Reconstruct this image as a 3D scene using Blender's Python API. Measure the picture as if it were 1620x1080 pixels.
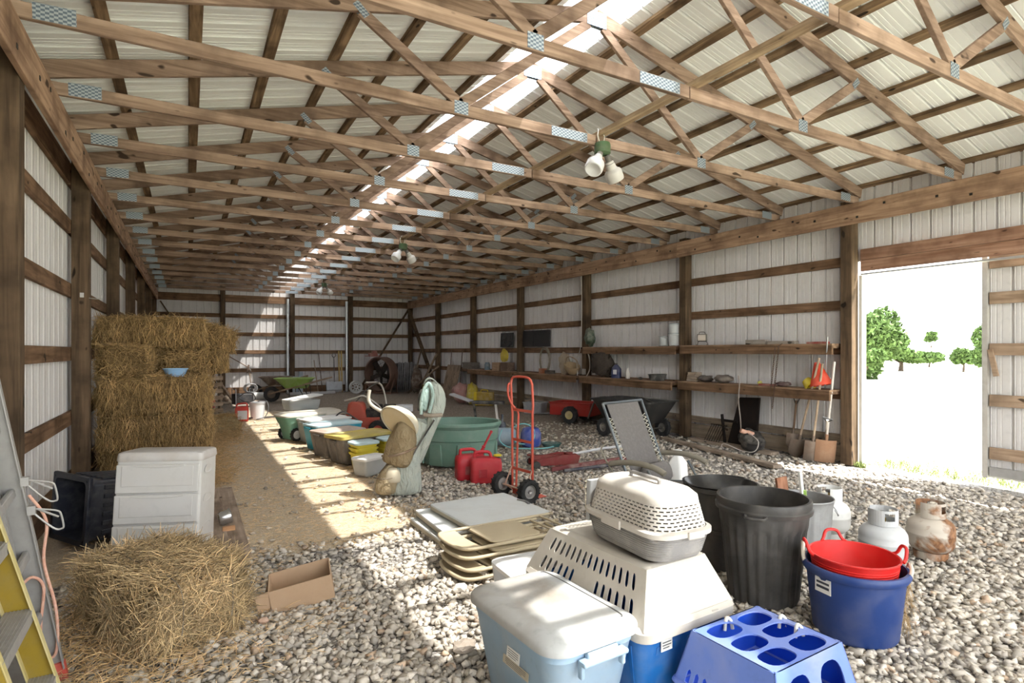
import bpy, bmesh, math, random
import numpy as np
from mathutils import Vector, Matrix, noise
from mathutils.geometry import tessellate_polygon
random.seed(7)
rng = np.random.default_rng(7)
PI = math.pi
for o in list(bpy.data.objects): bpy.data.objects.remove(o, do_unlink=True)
S = bpy.context.scene
C = S.collection

# ------------------------------------------------------------------ camera, sky, sun, exposure
TH = math.radians(29.58); FPX = 902.0; HC = 1.6; HZ = 555.0
cam_d = bpy.data.cameras.new('camera'); cam = bpy.data.objects.new('camera', cam_d); C.objects.link(cam)
cam.location = (0, 0, HC); cam.rotation_euler = (PI/2, 0, -TH)
cam_d.sensor_width = 36.0; cam_d.lens = 36.0*FPX/1620.0
cam_d.shift_y = (HZ-540.0)/1620.0
cam_d.clip_start = 0.02; cam_d.clip_end = 400
S.camera = cam
W = bpy.data.worlds.new('sky'); S.world = W; W.use_nodes = True
bgn = W.node_tree.nodes['Background']
bgn.inputs[0].default_value = (0.93, 0.96, 1.0, 1); bgn.inputs[1].default_value = 1.5
sd = bpy.data.lights.new('sun', 'SUN'); sun = bpy.data.objects.new('sun', sd); C.objects.link(sun)
sd.energy = 6.0; sd.angle = math.radians(0.6); sd.color = (1.0, 0.97, 0.91)
sun.location = (12, -4, 20)
SUN_DIR = Vector((-0.41, 0.34, -1.0)).normalized()
sun.rotation_euler = SUN_DIR.to_track_quat('-Z', 'Y').to_euler()
S.view_settings.view_transform = 'Standard'; S.view_settings.look = 'None'
S.view_settings.gamma = 1.0; S.view_settings.use_curve_mapping = False
S.view_settings.exposure = 2.15
S.cycles.max_bounces = 10; S.cycles.diffuse_bounces = 6; S.cycles.transparent_max_bounces = 8
S.cycles.sample_clamp_indirect = 6.0
S.cycles.caustics_reflective = False; S.cycles.caustics_refractive = False

cT, sT = math.cos(TH), math.sin(TH)
def G(u, v, z=0.0):
    """the point at height z that the photograph shows at (u, v)"""
    d = FPX*(HC-z)/(v-HZ); k = (u-810.0)/FPX
    return Vector((d*(sT+k*cT), d*(cT-k*sT), z))

# ------------------------------------------------------------------ materials
MATS = {}
def _nt(name, rough=0.6, metal=0.0, spec=0.4):
    m = bpy.data.materials.new(name); m.use_nodes = True
    nt = m.node_tree; b = nt.nodes['Principled BSDF']
    b.inputs['Roughness'].default_value = rough; b.inputs['Metallic'].default_value = metal
    b.inputs['Specular IOR Level'].default_value = spec
    return m, nt, b
def _mix(nt, fac, a, b, blend='MIX'):
    n = nt.nodes.new('ShaderNodeMix'); n.data_type = 'RGBA'; n.blend_type = blend
    for sock, v in ((n.inputs[0], fac), (n.inputs[6], a), (n.inputs[7], b)):
        if hasattr(v, 'links') or isinstance(v, bpy.types.NodeSocket): nt.links.new(v, sock)
        elif isinstance(v, (int, float)): sock.default_value = v
        else: sock.default_value = (*v[:3], 1)
    return n.outputs[2]
def _ramp(nt, fac, p0, p1, c0=(0,0,0), c1=(1,1,1)):
    n = nt.nodes.new('ShaderNodeValToRGB'); nt.links.new(fac, n.inputs[0])
    e = n.color_ramp.elements; e[0].position = p0; e[1].position = p1
    e[0].color = (*c0, 1); e[1].color = (*c1, 1)
    return n.outputs[0]
def _noise(nt, vec, scale, detail=4, dist=0.0, rough=0.55):
    n = nt.nodes.new('ShaderNodeTexNoise'); n.inputs['Scale'].default_value = scale
    n.inputs['Detail'].default_value = detail; n.inputs['Distortion'].default_value = dist
    n.inputs['Roughness'].default_value = rough
    if vec is not None: nt.links.new(vec, n.inputs['Vector'])
    return n.outputs['Fac']
def _coord(nt, scale=(1,1,1), rnd=True):
    t = nt.nodes.new('ShaderNodeTexCoord'); mp = nt.nodes.new('ShaderNodeMapping')
    nt.links.new(t.outputs['Object'], mp.inputs['Vector']); mp.inputs['Scale'].default_value = scale
    if rnd:
        oi = nt.nodes.new('ShaderNodeObjectInfo'); ml = nt.nodes.new('ShaderNodeMath'); ml.operation = 'MULTIPLY'
        nt.links.new(oi.outputs['Random'], ml.inputs[0]); ml.inputs[1].default_value = 37.0
        cb = nt.nodes.new('ShaderNodeCombineXYZ')
        for i in range(3): nt.links.new(ml.outputs[0], cb.inputs[i])
        nt.links.new(cb.outputs[0], mp.inputs['Location'])
    return mp.outputs[0]
def _bump(nt, b, h, dist=0.01, strength=0.5):
    n = nt.nodes.new('ShaderNodeBump'); n.inputs['Distance'].default_value = dist
    n.inputs['Strength'].default_value = strength
    nt.links.new(h, n.inputs['Height']); nt.links.new(n.outputs[0], b.inputs['Normal'])
def wood(axis='x', c0=(0.10,0.055,0.03), c1=(0.30,0.18,0.10), key=None):
    k = ('wood', axis, c0, c1)
    if k in MATS: return MATS[k]
    m, nt, b = _nt('wood', 0.85, spec=0.2)
    sc = {'x': (1.3, 22, 22), 'y': (22, 1.3, 22), 'z': (22, 22, 1.3)}[axis]
    v = _coord(nt, sc); n1 = _noise(nt, v, 1.0, 6, 0.6)
    v2 = _coord(nt, (1.5,1.5,1.5)); n2 = _noise(nt, v2, 1.6, 4)
    col = _ramp(nt, n1, 0.3, 0.7, c0, c1)
    col = _mix(nt, _ramp(nt, n2, 0.45, 0.75), col, tuple(x*0.62 for x in c0))
    v3 = _coord(nt, tuple(2.2 if s > 2 else 1.0 for s in sc)); n3 = _noise(nt, v3, 4.5, 1)
    col = _mix(nt, _ramp(nt, n3, 0.72, 0.76), col, tuple(x*0.3 for x in c0))
    nt.links.new(col, b.inputs['Base Color']); _bump(nt, b, n1, 0.004, 0.5)
    MATS[k] = m; return m
def plastic(col, rough=0.45, dust=0.35, dcol=(0.62,0.57,0.49), scale=7.0, metal=0.0, spec=0.4):
    k = ('pl', col, rough, dust, dcol, scale, metal)
    if k in MATS: return MATS[k]
    m, nt, b = _nt('plastic', rough, metal, spec)
    v = _coord(nt); n = _noise(nt, v, scale, 5, 0.4); n2 = _noise(nt, v, scale*6, 3)
    f = _ramp(nt, n, 0.42, 0.78, (0,0,0), (dust,)*3)
    c = _mix(nt, f, col, dcol)
    c = _mix(nt, _ramp(nt, n2, 0.55, 0.75, (0,0,0), (dust*0.35,)*3), c, tuple(x*0.45 for x in col))
    nt.links.new(c, b.inputs['Base Color'])
    r = _ramp(nt, n, 0.3, 0.8, (rough,)*3, (min(1, rough+0.3),)*3); nt.links.new(r, b.inputs['Roughness'])
    MATS[k] = m; return m
def fabric(col, rough=0.8, dust=0.4, dcol=(0.5,0.45,0.36), scale=7.0):
    k = ('fab', col, dust, dcol, scale)
    if k in MATS: return MATS[k]
    base = plastic(col, rough, dust, dcol, scale); m = base.copy(); nt = m.node_tree; b = nt.nodes['Principled BSDF']
    n = _noise(nt, _coord(nt, (1, 1, 0.45)), 13, 3, 1.6); _bump(nt, b, n, 0.05, 0.9)
    MATS[k] = m; return m
def metal(col, rough=0.4, dust=0.2, dcol=(0.35,0.3,0.25), scale=9.0, me=0.8):
    return plastic(col, rough, dust, dcol, scale, me)
def attrmat(name, base, var=0.3, rough=0.9, tint=None, noise_scale=60.0, bumpd=0.002):
    """per-piece tone read from a vertex colour (how each stone or straw differs)"""
    m, nt, b = _nt(name, rough, spec=0.15)
    a = nt.nodes.new('ShaderNodeVertexColor'); a.layer_name = 'tone'
    v = _coord(nt, rnd=False); n = _noise(nt, v, noise_scale, 3)
    c = _mix(nt, 0.9, base, a.outputs[0], 'MULTIPLY')
    c = _mix(nt, _ramp(nt, n, 0.35, 0.7, (0.25,)*3, (0.0,)*3), c, tuple(x*0.5 for x in base))
    nt.links.new(c, b.inputs['Base Color'])
    if bumpd: _bump(nt, b, n, bumpd, 0.6)
    return m
def clearmat(col, alpha, rough=0.2):
    """thin translucent sheet"""
    k = ('clear', col, alpha)
    if k in MATS: return MATS[k]
    m = bpy.data.materials.new('translucent'); m.use_nodes = True; nt = m.node_tree; nt.nodes.clear()
    out = nt.nodes.new('ShaderNodeOutputMaterial'); tr = nt.nodes.new('ShaderNodeBsdfTransparent')
    tl = nt.nodes.new('ShaderNodeBsdfTranslucent'); df = nt.nodes.new('ShaderNodeBsdfDiffuse')
    n = _noise(nt, _coord(nt, (2,2,2), False), 3.0, 4)
    c = _mix(nt, _ramp(nt, n, 0.4, 0.8, (0,0,0), (0.4,)*3), col, tuple(x*0.75 for x in col))
    for x in (tl, df): nt.links.new(c, x.inputs[0])
    a = nt.nodes.new('ShaderNodeMixShader'); a.inputs[0].default_value = 0.5
    nt.links.new(tl.outputs[0], a.inputs[1]); nt.links.new(df.outputs[0], a.inputs[2])
    b = nt.nodes.new('ShaderNodeMixShader'); b.inputs[0].default_value = alpha
    nt.links.new(tr.outputs[0], b.inputs[1]); nt.links.new(a.outputs[0], b.inputs[2])
    nt.links.new(b.outputs[0], out.inputs[0]); MATS[k] = m; return m

# ------------------------------------------------------------------ mesh helpers
def rrect(w, l, r, n=5):
    """rounded rectangle w (x) by l (y)"""
    r = min(r, w/2-1e-4, l/2-1e-4); pts = []
    for cx, cy, a0 in ((w/2-r, l/2-r, 0), (-w/2+r, l/2-r, PI/2), (-w/2+r, -l/2+r, PI), (w/2-r, -l/2+r, 1.5*PI)):
        for i in range(n+1):
            a = a0+PI/2*i/n; pts.append((cx+r*math.cos(a), cy+r*math.sin(a)))
    return pts
def circ(r, n=32, ry=None):
    ry = r if ry is None else ry
    return [(r*math.cos(2*PI*i/n), ry*math.sin(2*PI*i/n)) for i in range(n)]
def Rz(a): return Matrix.Rotation(a, 4, 'Z')
def Rx(a): return Matrix.Rotation(a, 4, 'X')
def Ry(a): return Matrix.Rotation(a, 4, 'Y')
def T3(x, y, z): return Matrix.Translation((x, y, z))
class MB:
    def __init__(s, M=None): s.v = []; s.f = []; s.M = M or Matrix()
    def add(s, vs, fs, M=None):
        M = s.M @ M if M is not None else s.M; o = len(s.v)
        s.v += [M @ Vector(p) for p in vs]; s.f += [tuple(i+o for i in f) for f in fs]; return s
    def box(s, c, d, M=None):
        x, y, z = c; a, b, h = d[0]/2, d[1]/2, d[2]/2
        vs = [(x+i*a, y+j*b, z+k*h) for k in (-1,1) for j in (-1,1) for i in (-1,1)]
        return s.add(vs, [(0,2,3,1),(4,5,7,6),(0,1,5,4),(2,6,7,3),(0,4,6,2),(1,3,7,5)], M)
    def bar(s, p, q, w, h, up=(0,0,1)):
        """rectangular bar from p to q, w across, h along up"""
        p, q = Vector(p), Vector(q); d = (q-p).normalized(); u = Vector(up)
        if abs(d.dot(u)) > 0.99: u = Vector((0,1,0))
        sx = d.cross(u).normalized(); u = sx.cross(d).normalized(); vs = []
        for e in (p, q):
            for i, j in ((-1,-1),(1,-1),(1,1),(-1,1)): vs.append(e+sx*i*w/2+u*j*h/2)
        return s.add(vs, [(0,3,2,1),(4,5,6,7),(0,1,5,4),(1,2,6,5),(2,3,7,6),(3,0,4,7)])
    def loft(s, secs, cap0=True, cap1=True, M=None):
        """secs: list of (points2d, z) or (points2d, z, dx, dy)"""
        vs = []; n = len(secs[0][0]); fs = []
        for sec in secs:
            dx, dy = (sec[2], sec[3]) if len(sec) > 2 else (0, 0)
            vs += [(x+dx, y+dy, sec[1]) for x, y in sec[0]]
        for k in range(len(secs)-1):
            for i in range(n):
                j = (i+1) % n; fs.append((k*n+i, k*n+j, (k+1)*n+j, (k+1)*n+i))
        if cap0: fs.append(tuple(reversed(range(n))))
        if cap1: fs.append(tuple(range((len(secs)-1)*n, len(secs)*n)))
        return s.add(vs, fs, M)
    def lathe(s, prof, n=32, sx=1.0, sy=1.0, M=None, caps=(False, False)):
        return s.loft([([(r*math.cos(2*PI*i/n)*sx, r*math.sin(2*PI*i/n)*sy) for i in range(n)], z) for r, z in prof], caps[0], caps[1], M)
    def tube(s, pts, r, n=8, closed=False, flat=1.0):
        pts = [Vector(p) for p in pts]; m = len(pts); vs = []; fs = []; prev = None
        rs = r if isinstance(r, (list, tuple)) else [r]*m
        for i, p in enumerate(pts):
            a = pts[(i-1) % m] if (closed or i > 0) else p
            b = pts[(i+1) % m] if (closed or i < m-1) else p
            d = (b-a); d = d.normalized() if d.length > 1e-9 else Vector((0,0,1))
            if prev is None:
                u = d.orthogonal().normalized()
            else:
                u = (prev - d*prev.dot(d)); u = u.normalized() if u.length > 1e-6 else d.orthogonal().normalized()
            prev = u; w = d.cross(u)
            for k in range(n):
                t = 2*PI*k/n; vs.append(p+(u*math.cos(t)+w*math.sin(t)*flat)*rs[i])
        for i in range(m if closed else m-1):
            for k in range(n):
                a = i*n+k; b = i*n+(k+1) % n; c = ((i+1) % m)*n+(k+1) % n; d2 = ((i+1) % m)*n+k
                fs.append((a, b, c, d2))
        if not closed: fs.append(tuple(reversed(range(n)))); fs.append(tuple(range((m-1)*n, m*n)))
        return s.add(vs, fs)
    def plate(s, outer, holes, f0, f1):
        """flat plate with holes: f0/f1 map (s,t) to the front and back points"""
        polys = [outer]+holes; flat = [p for q in polys for p in q]; N = len(flat)
        tris = tessellate_polygon([[Vector((x, y, 0)) for x, y in q] for q in polys])
        vs = [f0(*p) for p in flat]+[f1(*p) for p in flat]
        fs = [tuple(t) for t in tris]+[tuple(i+N for i in reversed(t)) for t in tris]; o = 0
        for q in polys:
            k = len(q)
            for i in range(k): j = (i+1) % k; fs.append((o+i, o+j, o+j+N, o+i+N))
            o += k
        return s.add(vs, fs)
    def build(s, name, mat, parent=None, smooth=False, bevel=0.0, seg=2, angle=40, sub=0, fixn=True):
        me = bpy.data.meshes.new(name); me.from_pydata([tuple(p) for p in s.v], [], s.f)
        if fixn:
            bm = bmesh.new(); bm.from_mesh(me); bmesh.ops.recalc_face_normals(bm, faces=bm.faces); bm.to_mesh(me); bm.free()
        o = bpy.data.objects.new(name, me); C.objects.link(o); me.materials.append(mat)
        if parent is not None: o.parent = parent
        if bevel:
            b = o.modifiers.new('bevel', 'BEVEL'); b.width = bevel; b.segments = seg; b.limit_method = 'ANGLE'; b.angle_limit = math.radians(35)
        if sub:
            q = o.modifiers.new('sub', 'SUBSURF'); q.levels = sub; q.render_levels = sub
        if smooth:
            me.polygons.foreach_set('use_smooth', [True]*len(me.polygons))
            try: me.set_sharp_from_angle(angle=math.radians(angle))
            except Exception: pass
        return o
def curve_pts(ctrl, n=8, closed=False):
    """Catmull-Rom through control points"""
    P = [Vector(p) for p in ctrl]; out = []; m = len(P)
    for i in range(m if closed else m-1):
        if closed: a, b, c, d = P[(i-1) % m], P[i], P[(i+1) % m], P[(i+2) % m]
        else: a, b, c, d = P[max(i-1, 0)], P[i], P[i+1], P[min(i+2, m-1)]
        for k in range(n):
            t = k/n
            out.append(0.5*((2*b)+(c-a)*t+(2*a-5*b+4*c-d)*t*t+(3*b-a-3*c+d)*t*t*t))
    if not closed: out.append(P[-1])
    return out
def np_mesh(name, V, F, mat, parent=None, tone=None):
    me = bpy.data.meshes.new(name); nv, nf, k = len(V), len(F), F.shape[1]
    me.vertices.add(nv); me.vertices.foreach_set('co', V.astype(np.float32).ravel())
    me.loops.add(nf*k); me.loops.foreach_set('vertex_index', F.astype(np.int32).ravel())
    me.polygons.add(nf); me.polygons.foreach_set('loop_start', np.arange(0, nf*k, k, dtype=np.int32))
    me.polygons.foreach_set('loop_total', np.full(nf, k, dtype=np.int32)); me.update(calc_edges=True)
    if tone is not None:
        a = me.color_attributes.new('tone', 'FLOAT_COLOR', 'POINT')
        a.data.foreach_set('color', np.concatenate([tone, np.ones((nv, 1))], 1).astype(np.float32).ravel())
    me.materials.append(mat); o = bpy.data.objects.new(name, me); C.objects.link(o)
    if parent is not None: o.parent = parent
    return o
def strands(P, D, L, wd, bend=0.15):
    """thin three-sided stalks: start P, direction D, length L, width wd"""
    n = len(P); D = D/np.linalg.norm(D, axis=1, keepdims=True)
    R = rng.normal(size=(n, 3)); U = np.cross(D, R); U /= np.linalg.norm(U, axis=1, keepdims=True); Wv = np.cross(D, U)
    mid = P+D*(L[:, None]*0.5)+U*(L[:, None]*bend*0.5); end = P+D*L[:, None]
    V = []
    for Q, s in ((P, 1.0), (mid, 1.0), (end, 0.6)):
        for k in range(3):
            a = 2*PI*k/3; V.append(Q+(U*math.cos(a)+Wv*math.sin(a))*(wd[:, None]*s))
    V = np.stack(V, 1).reshape(-1, 3)
    base = np.arange(n)[:, None]*9; F = []
    for r in (0, 3):
        for k in range(3):
            F.append(np.concatenate([base+r+k, base+r+(k+1) % 3, base+r+3+(k+1) % 3, base+r+3+k], 1))
    return V, np.concatenate(F, 0)

# ------------------------------------------------------------------ things
def tag(o, label=None, cat=None, group=None, kind=None):
    if label: o['label'] = label
    if cat: o['category'] = cat
    if group: o['group'] = group
    if kind: o['kind'] = kind
    return o
def thing(name, label, cat, loc=(0,0,0), rz=0.0, group=None, rot=None):
    o = bpy.data.objects.new(name, None); C.objects.link(o); o.empty_display_size = 0.1
    o.location = loc; o.rotation_euler = rot if rot else (0, 0, rz)
    return tag(o, label, cat, group)
def dup(root, loc, rz=None, label=None, rot=None, scale=None):
    r = root.copy(); C.objects.link(r); r.location = loc
    if rz is not None: r.rotation_euler = (0, 0, rz)
    if rot is not None: r.rotation_euler = rot
    if scale is not None: r.scale = scale
    if label: r['label'] = label
    for ch in list(root.children):
        c = ch.copy(); C.objects.link(c); c.parent = r
        for g in list(ch.children):
            d = g.copy(); C.objects.link(d); d.parent = c
    return r
ORD = ['first','second','third','fourth','fifth','sixth','seventh','eighth','ninth','tenth','eleventh','twelfth','thirteenth',
       'fourteenth','fifteenth','sixteenth','seventeenth','eighteenth','nineteenth','twentieth','twenty-first','twenty-second']

# ------------------------------------------------------------------ dimensions of the barn
XL, XR = -1.15, 8.24          # metal skins of the side walls
YN, YF = -3.2, 23.0           # near and far end
XM = (XL+XR)/2; HALF = (XR-XL)/2
def roofz(x): return 3.80+1.15*(1-abs(x-XM)/HALF)      # centre line of the rafters
DY0, DY1 = 1.62, 4.60         # side door opening
WB = dict(c0=(0.185,0.118,0.082), c1=(0.44,0.315,0.235))      # truss timber
WD = dict(c0=(0.058,0.038,0.023), c1=(0.165,0.11,0.066))    # dark posts
WG = dict(c0=(0.10,0.056,0.03), c1=(0.28,0.17,0.10))     # girts
M_panel = plastic((0.66,0.64,0.63), 0.5, 0.45, (0.56,0.53,0.49), 2.2)
M_roofp = plastic((0.86,0.88,0.87), 0.5, 0.2, (0.72,0.73,0.69), 1.6)
M_galv = metal((0.50,0.55,0.60), 0.42, 0.2)

def ribbed(length, pitch=0.2286, rib=0.022, depth=0.032):
    """profile of ribbed steel along s, offset outward t"""
    p = []; s = 0.0
    while s < length:
        w = pitch
        p += [(s, 0), (s+0.008, depth), (s+0.028, depth), (s+0.036, 0)]
        for q in (0.40, 0.62, 0.82): p += [(s+w*q+0.02, 0), (s+w*q+0.023, 0.004), (s+w*q+0.031, 0.004), (s+w*q+0.034, 0)]
        s += w
    q = [a for a in p if a[0] <= length]; q.append((length, 0)); return q
def ribwall(mb, p0, axis, outn, length, z0, z1f):
    """vertical ribbed sheet from p0 along axis; z1f(s) top height"""
    A, N = Vector(axis), Vector(outn); pr = ribbed(length); vs = []; fs = []
    for s, t in pr:
        b = Vector(p0)+A*s+N*t
        vs += [(b.x, b.y, z0), (b.x, b.y, z1f(s))]
    for i in range(len(pr)-1): fs.append((2*i, 2*i+2, 2*i+3, 2*i+1))
    # a thin outer skin so that the sheet has thickness
    o = len(vs)
    for s, t in pr:
        b = Vector(p0)+A*s+N*(t+0.003)
        vs += [(b.x, b.y, z0), (b.x, b.y, z1f(s))]
    for i in range(len(pr)-1): fs.append((o+2*i, o+2*i+1, o+2*i+3, o+2*i+2))
    mb.add(vs, fs)

# --- floor (inside) with straw and dirt masks painted from the real layout of the litter
def masks(x, y):
    n1 = noise.noise(Vector((x*0.9, y*0.9, 3.1))); n2 = noise.noise(Vector((x*2.6, y*2.6, 8.0)))
    w = n1*0.5+n2*0.25
    straw = min(1, max(0, (y-4.55+w*0.9)*1.6))*min(1, max(0, (2.15+min(y-5, 9)*0.055-x+w*1.2)*1.5))
    straw *= min(1, max(0, (17.5-y+w*4)*0.35))
    straw = max(straw, min(1, max(0, 1.6*(0.55-math.hypot((x-0.05)*0.8, (y-3.75)*0.8)+w*0.6))))
    dirt = min(1, max(0, (y-6.4-0.35*max(0, x-3.2)+w*2.6)*0.45))
    dirt = max(dirt, 0.85*min(1, max(0, (0.35-x+w)*1.4)) * min(1, max(0, (4.4-y)*1.0)))
    return straw, dirt*(1-straw)
def build_floor():
    nx, ny = 118, 300; xs = np.linspace(XL-0.1, XR+0.05, nx); ys = np.linspace(YN, YF+0.1, ny)
    V = np.zeros((nx*ny, 3)); tone = np.zeros((nx*ny, 3))
    for j, y in enumerate(ys):
        for i, x in enumerate(xs):
            s, d = masks(x, y); k = j*nx+i
            V[k] = (x, y, -0.016+0.012*noise.noise(Vector((x*1.3, y*1.3, 0))))
            tone[k] = (s, d, 0)
    idx = np.arange((nx*ny)).reshape(ny, nx)
    F = np.stack([idx[:-1,:-1].ravel(), idx[:-1,1:].ravel(), idx[1:,1:].ravel(), idx[1:,:-1].ravel()], 1)
    m, nt, b = _nt('gravel_floor', 0.95, spec=0.1)
    a = nt.nodes.new('ShaderNodeVertexColor'); a.layer_name = 'tone'
    sp = nt.nodes.new('ShaderNodeSeparateColor'); nt.links.new(a.outputs[0], sp.inputs[0])
    v = _coord(nt, rnd=False)
    vo = nt.nodes.new('ShaderNodeTexVoronoi'); vo.inputs['Scale'].default_value = 26; nt.links.new(v, vo.inputs['Vector'])
    vd = nt.nodes.new('ShaderNodeTexVoronoi'); vd.feature = 'DISTANCE_TO_EDGE'; vd.inputs['Scale'].default_value = 26; nt.links.new(v, vd.inputs['Vector'])
    bw = nt.nodes.new('ShaderNodeRGBToBW'); nt.links.new(vo.outputs['Color'], bw.inputs[0])
    grav = _ramp(nt, bw.outputs[0], 0.2, 0.8, (0.24,0.22,0.20), (0.50,0.475,0.44))
    grav = _mix(nt, _ramp(nt, vd.outputs['Distance'], 0.0, 0.12, (0.8,)*3, (0,)*3), grav, (0.15,0.13,0.11))
    nb = _noise(nt, v, 30, 5, 0.5)
    dirt = _ramp(nt, nb, 0.3, 0.72, (0.15,0.118,0.092), (0.46,0.39,0.32))
    ns = _noise(nt, v, 42, 6, 1.6, 0.7)
    straw = _ramp(nt, ns, 0.3, 0.66, (0.33,0.25,0.165), (0.74,0.63,0.48))
    nm = _noise(nt, v, 7, 5)
    def edge(sock):
        ad = nt.nodes.new('ShaderNodeMath'); ad.operation = 'ADD'; nt.links.new(sock, ad.inputs[0]); nt.links.new(nm, ad.inputs[1])
        return _ramp(nt, ad.outputs[0], 0.82, 1.12)
    c = _mix(nt, edge(sp.outputs[1]), grav, dirt); c = _mix(nt, edge(sp.outputs[0]), c, straw)
    nt.links.new(c, b.inputs['Base Color'])
    h = _mix(nt, edge(sp.outputs[0]), _ramp(nt, vd.outputs['Distance'], 0.0, 0.2), ns)
    _bump(nt, b, h, 0.012, 0.8)
    o = np_mesh('floor', V, F, m, tone=tone); tag(o, kind='structure')
build_floor()

# --- loose stones of the gravel
def build_gravel():
    ico = bmesh.new(); bmesh.ops.create_cube(ico, size=1.35)
    iv = np.array([v.co[:] for v in ico.verts]); jf = np.array([[v.index for v in f.verts] for f in ico.faces]); ico.free()
    pos = []
    def fill(n, d0, d1, smin, smax):
        c = 0
        while c < n:
            d = math.sqrt(random.uniform(d0*d0, d1*d1)); k = random.uniform(-0.98, 0.98)
            x = d*(sT+k*cT); y = d*(cT-k*sT)
            if x < -0.75 or x > 8.0 or y < 0.6: continue
            s, dd = masks(x, y); c += 1
            if random.random() < s*0.97 or random.random() < dd*0.72: continue
            pos.append((x, y, random.uniform(smin, smax), dd))
    fill(14000, 1.5, 4.2, 0.013, 0.031); fill(15000, 4.2, 7.5, 0.014, 0.031); fill(9000, 7.5, 13.0, 0.015, 0.035)
    P = np.array(pos); n = len(P)
    V = np.repeat(iv[None], n, 0)*(1+rng.uniform(-0.28, 0.28, size=(n, 8, 1)))
    V += rng.uniform(-0.34, 0.34, size=(n, 8, 3))
    V *= rng.uniform(0.65, 1.25, size=(n, 1, 3))
    q = rng.normal(size=(n, 4)); q /= np.linalg.norm(q, axis=1, keepdims=True); w, x, y, z = q.T
    R = np.stack([1-2*(y*y+z*z), 2*(x*y-z*w), 2*(x*z+y*w), 2*(x*y+z*w), 1-2*(x*x+z*z), 2*(y*z-x*w), 2*(x*z-y*w), 2*(y*z+x*w), 1-2*(x*x+y*y)], 1).reshape(n, 3, 3)
    V = np.einsum('nij,nkj->nki', R, V); V[:, :, 2] *= 0.7
    V *= P[:, 2][:, None, None]
    V[:, :, 0] += P[:, 0][:, None]; V[:, :, 1] += P[:, 1][:, None]
    V[:, :, 2] += (P[:, 2]*0.25-0.012)[:, None]
    t = rng.uniform(0.42, 1.1, size=(n, 1))*np.ones((n, 3)); warm = rng.uniform(0, 1, size=n)
    t[:, 2] *= 1-0.10*warm-0.08*P[:, 3]; t[:, 1] *= 1-0.03*warm; t *= (1-0.25*P[:, 3])[:, None]
    br = rng.uniform(size=n) < 0.04; t[br] *= np.array([0.95, 0.75, 0.6])
    tone = np.repeat(t, 8, 0)
    F = (jf[None]+np.arange(n)[:, None, None]*8).reshape(-1, 4)
    m = attrmat('stone', (0.68,0.62,0.55), noise_scale=90)
    o = np_mesh('gravel', V.reshape(-1, 3), F, m, tone=tone)
    tag(o, 'loose grey crushed gravel stones covering the barn floor', 'gravel', kind='stuff')
build_gravel()
def build_litter():
    pos = []
    n = 0
    while n < 26000:
        y = 4.2+12*random.random()**1.7; x = random.uniform(-0.85, 3.2); n += 1
        s, _ = masks(x, y)
        if random.random() < s: pos.append((x, y, 0.004+random.random()*0.008))
    for i in range(2500):
        a = random.uniform(0, 2*PI); r = random.uniform(0.2, 1.0)
        pos.append((-0.05+r*math.cos(a), 3.9+r*math.sin(a), 0.006+random.random()*0.01))
    P = np.array(pos); n = len(P); a = rng.uniform(0, 2*PI, n)
    D = np.stack([np.cos(a), np.sin(a), rng.normal(0, 0.08, n)], 1)
    V, F = strands(P, D, rng.uniform(0.02, 0.085, n), rng.uniform(0.0008, 0.0019, n))
    t = np.repeat(rng.uniform(0.5, 1.15, size=(n, 1))*np.array([[1, 0.95, 0.85]]), 9, 0)
    o = np_mesh('straw_litter', V, F, M_straw, tone=t)
    tag(o, 'loose straw scattered thinly over the floor down the left aisle', 'straw', kind='stuff')
M_straw = attrmat('straw', (1.0,0.76,0.48), noise_scale=25, bumpd=0)
M_hay = attrmat('hay', (0.82,0.565,0.29), noise_scale=18, bumpd=0)
build_litter()

# --- outside: field, trees
def field():
    mb = MB(); n = 40
    def z(x, y): return -0.05+0.012*max(0, x-14)*0 - 0.0
    mb.add([(XR+0.05, -60, -0.03), (140, -60, -0.2), (140, 120, -0.2), (XR+0.05, 120, -0.03)], [(0,1,2,3)])
    mb.add([(-60, -60, -0.04), (XR+0.05, -60, -0.04), (XR+0.05, YN-0.02, -0.04), (-60, YN-0.02, -0.04)], [(0,1,2,3)])
    m, nt, b = _nt('dry_grass', 0.95, spec=0.1)
    v = _coord(nt, rnd=False); n1 = _noise(nt, v, 0.6, 6); n2 = _noise(nt, v, 9, 6)
    c = _ramp(nt, n2, 0.35, 0.7, (0.38,0.40,0.22), (0.66,0.65,0.52)); c = _mix(nt, _ramp(nt, n1, 0.4, 0.7), c, (0.66,0.63,0.55))
    nt.links.new(c, b.inputs['Base Color']); _bump(nt, b, n2, 0.05, 0.6)
    tag(mb.build('field', m, fixn=False), kind='structure')
field()

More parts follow.
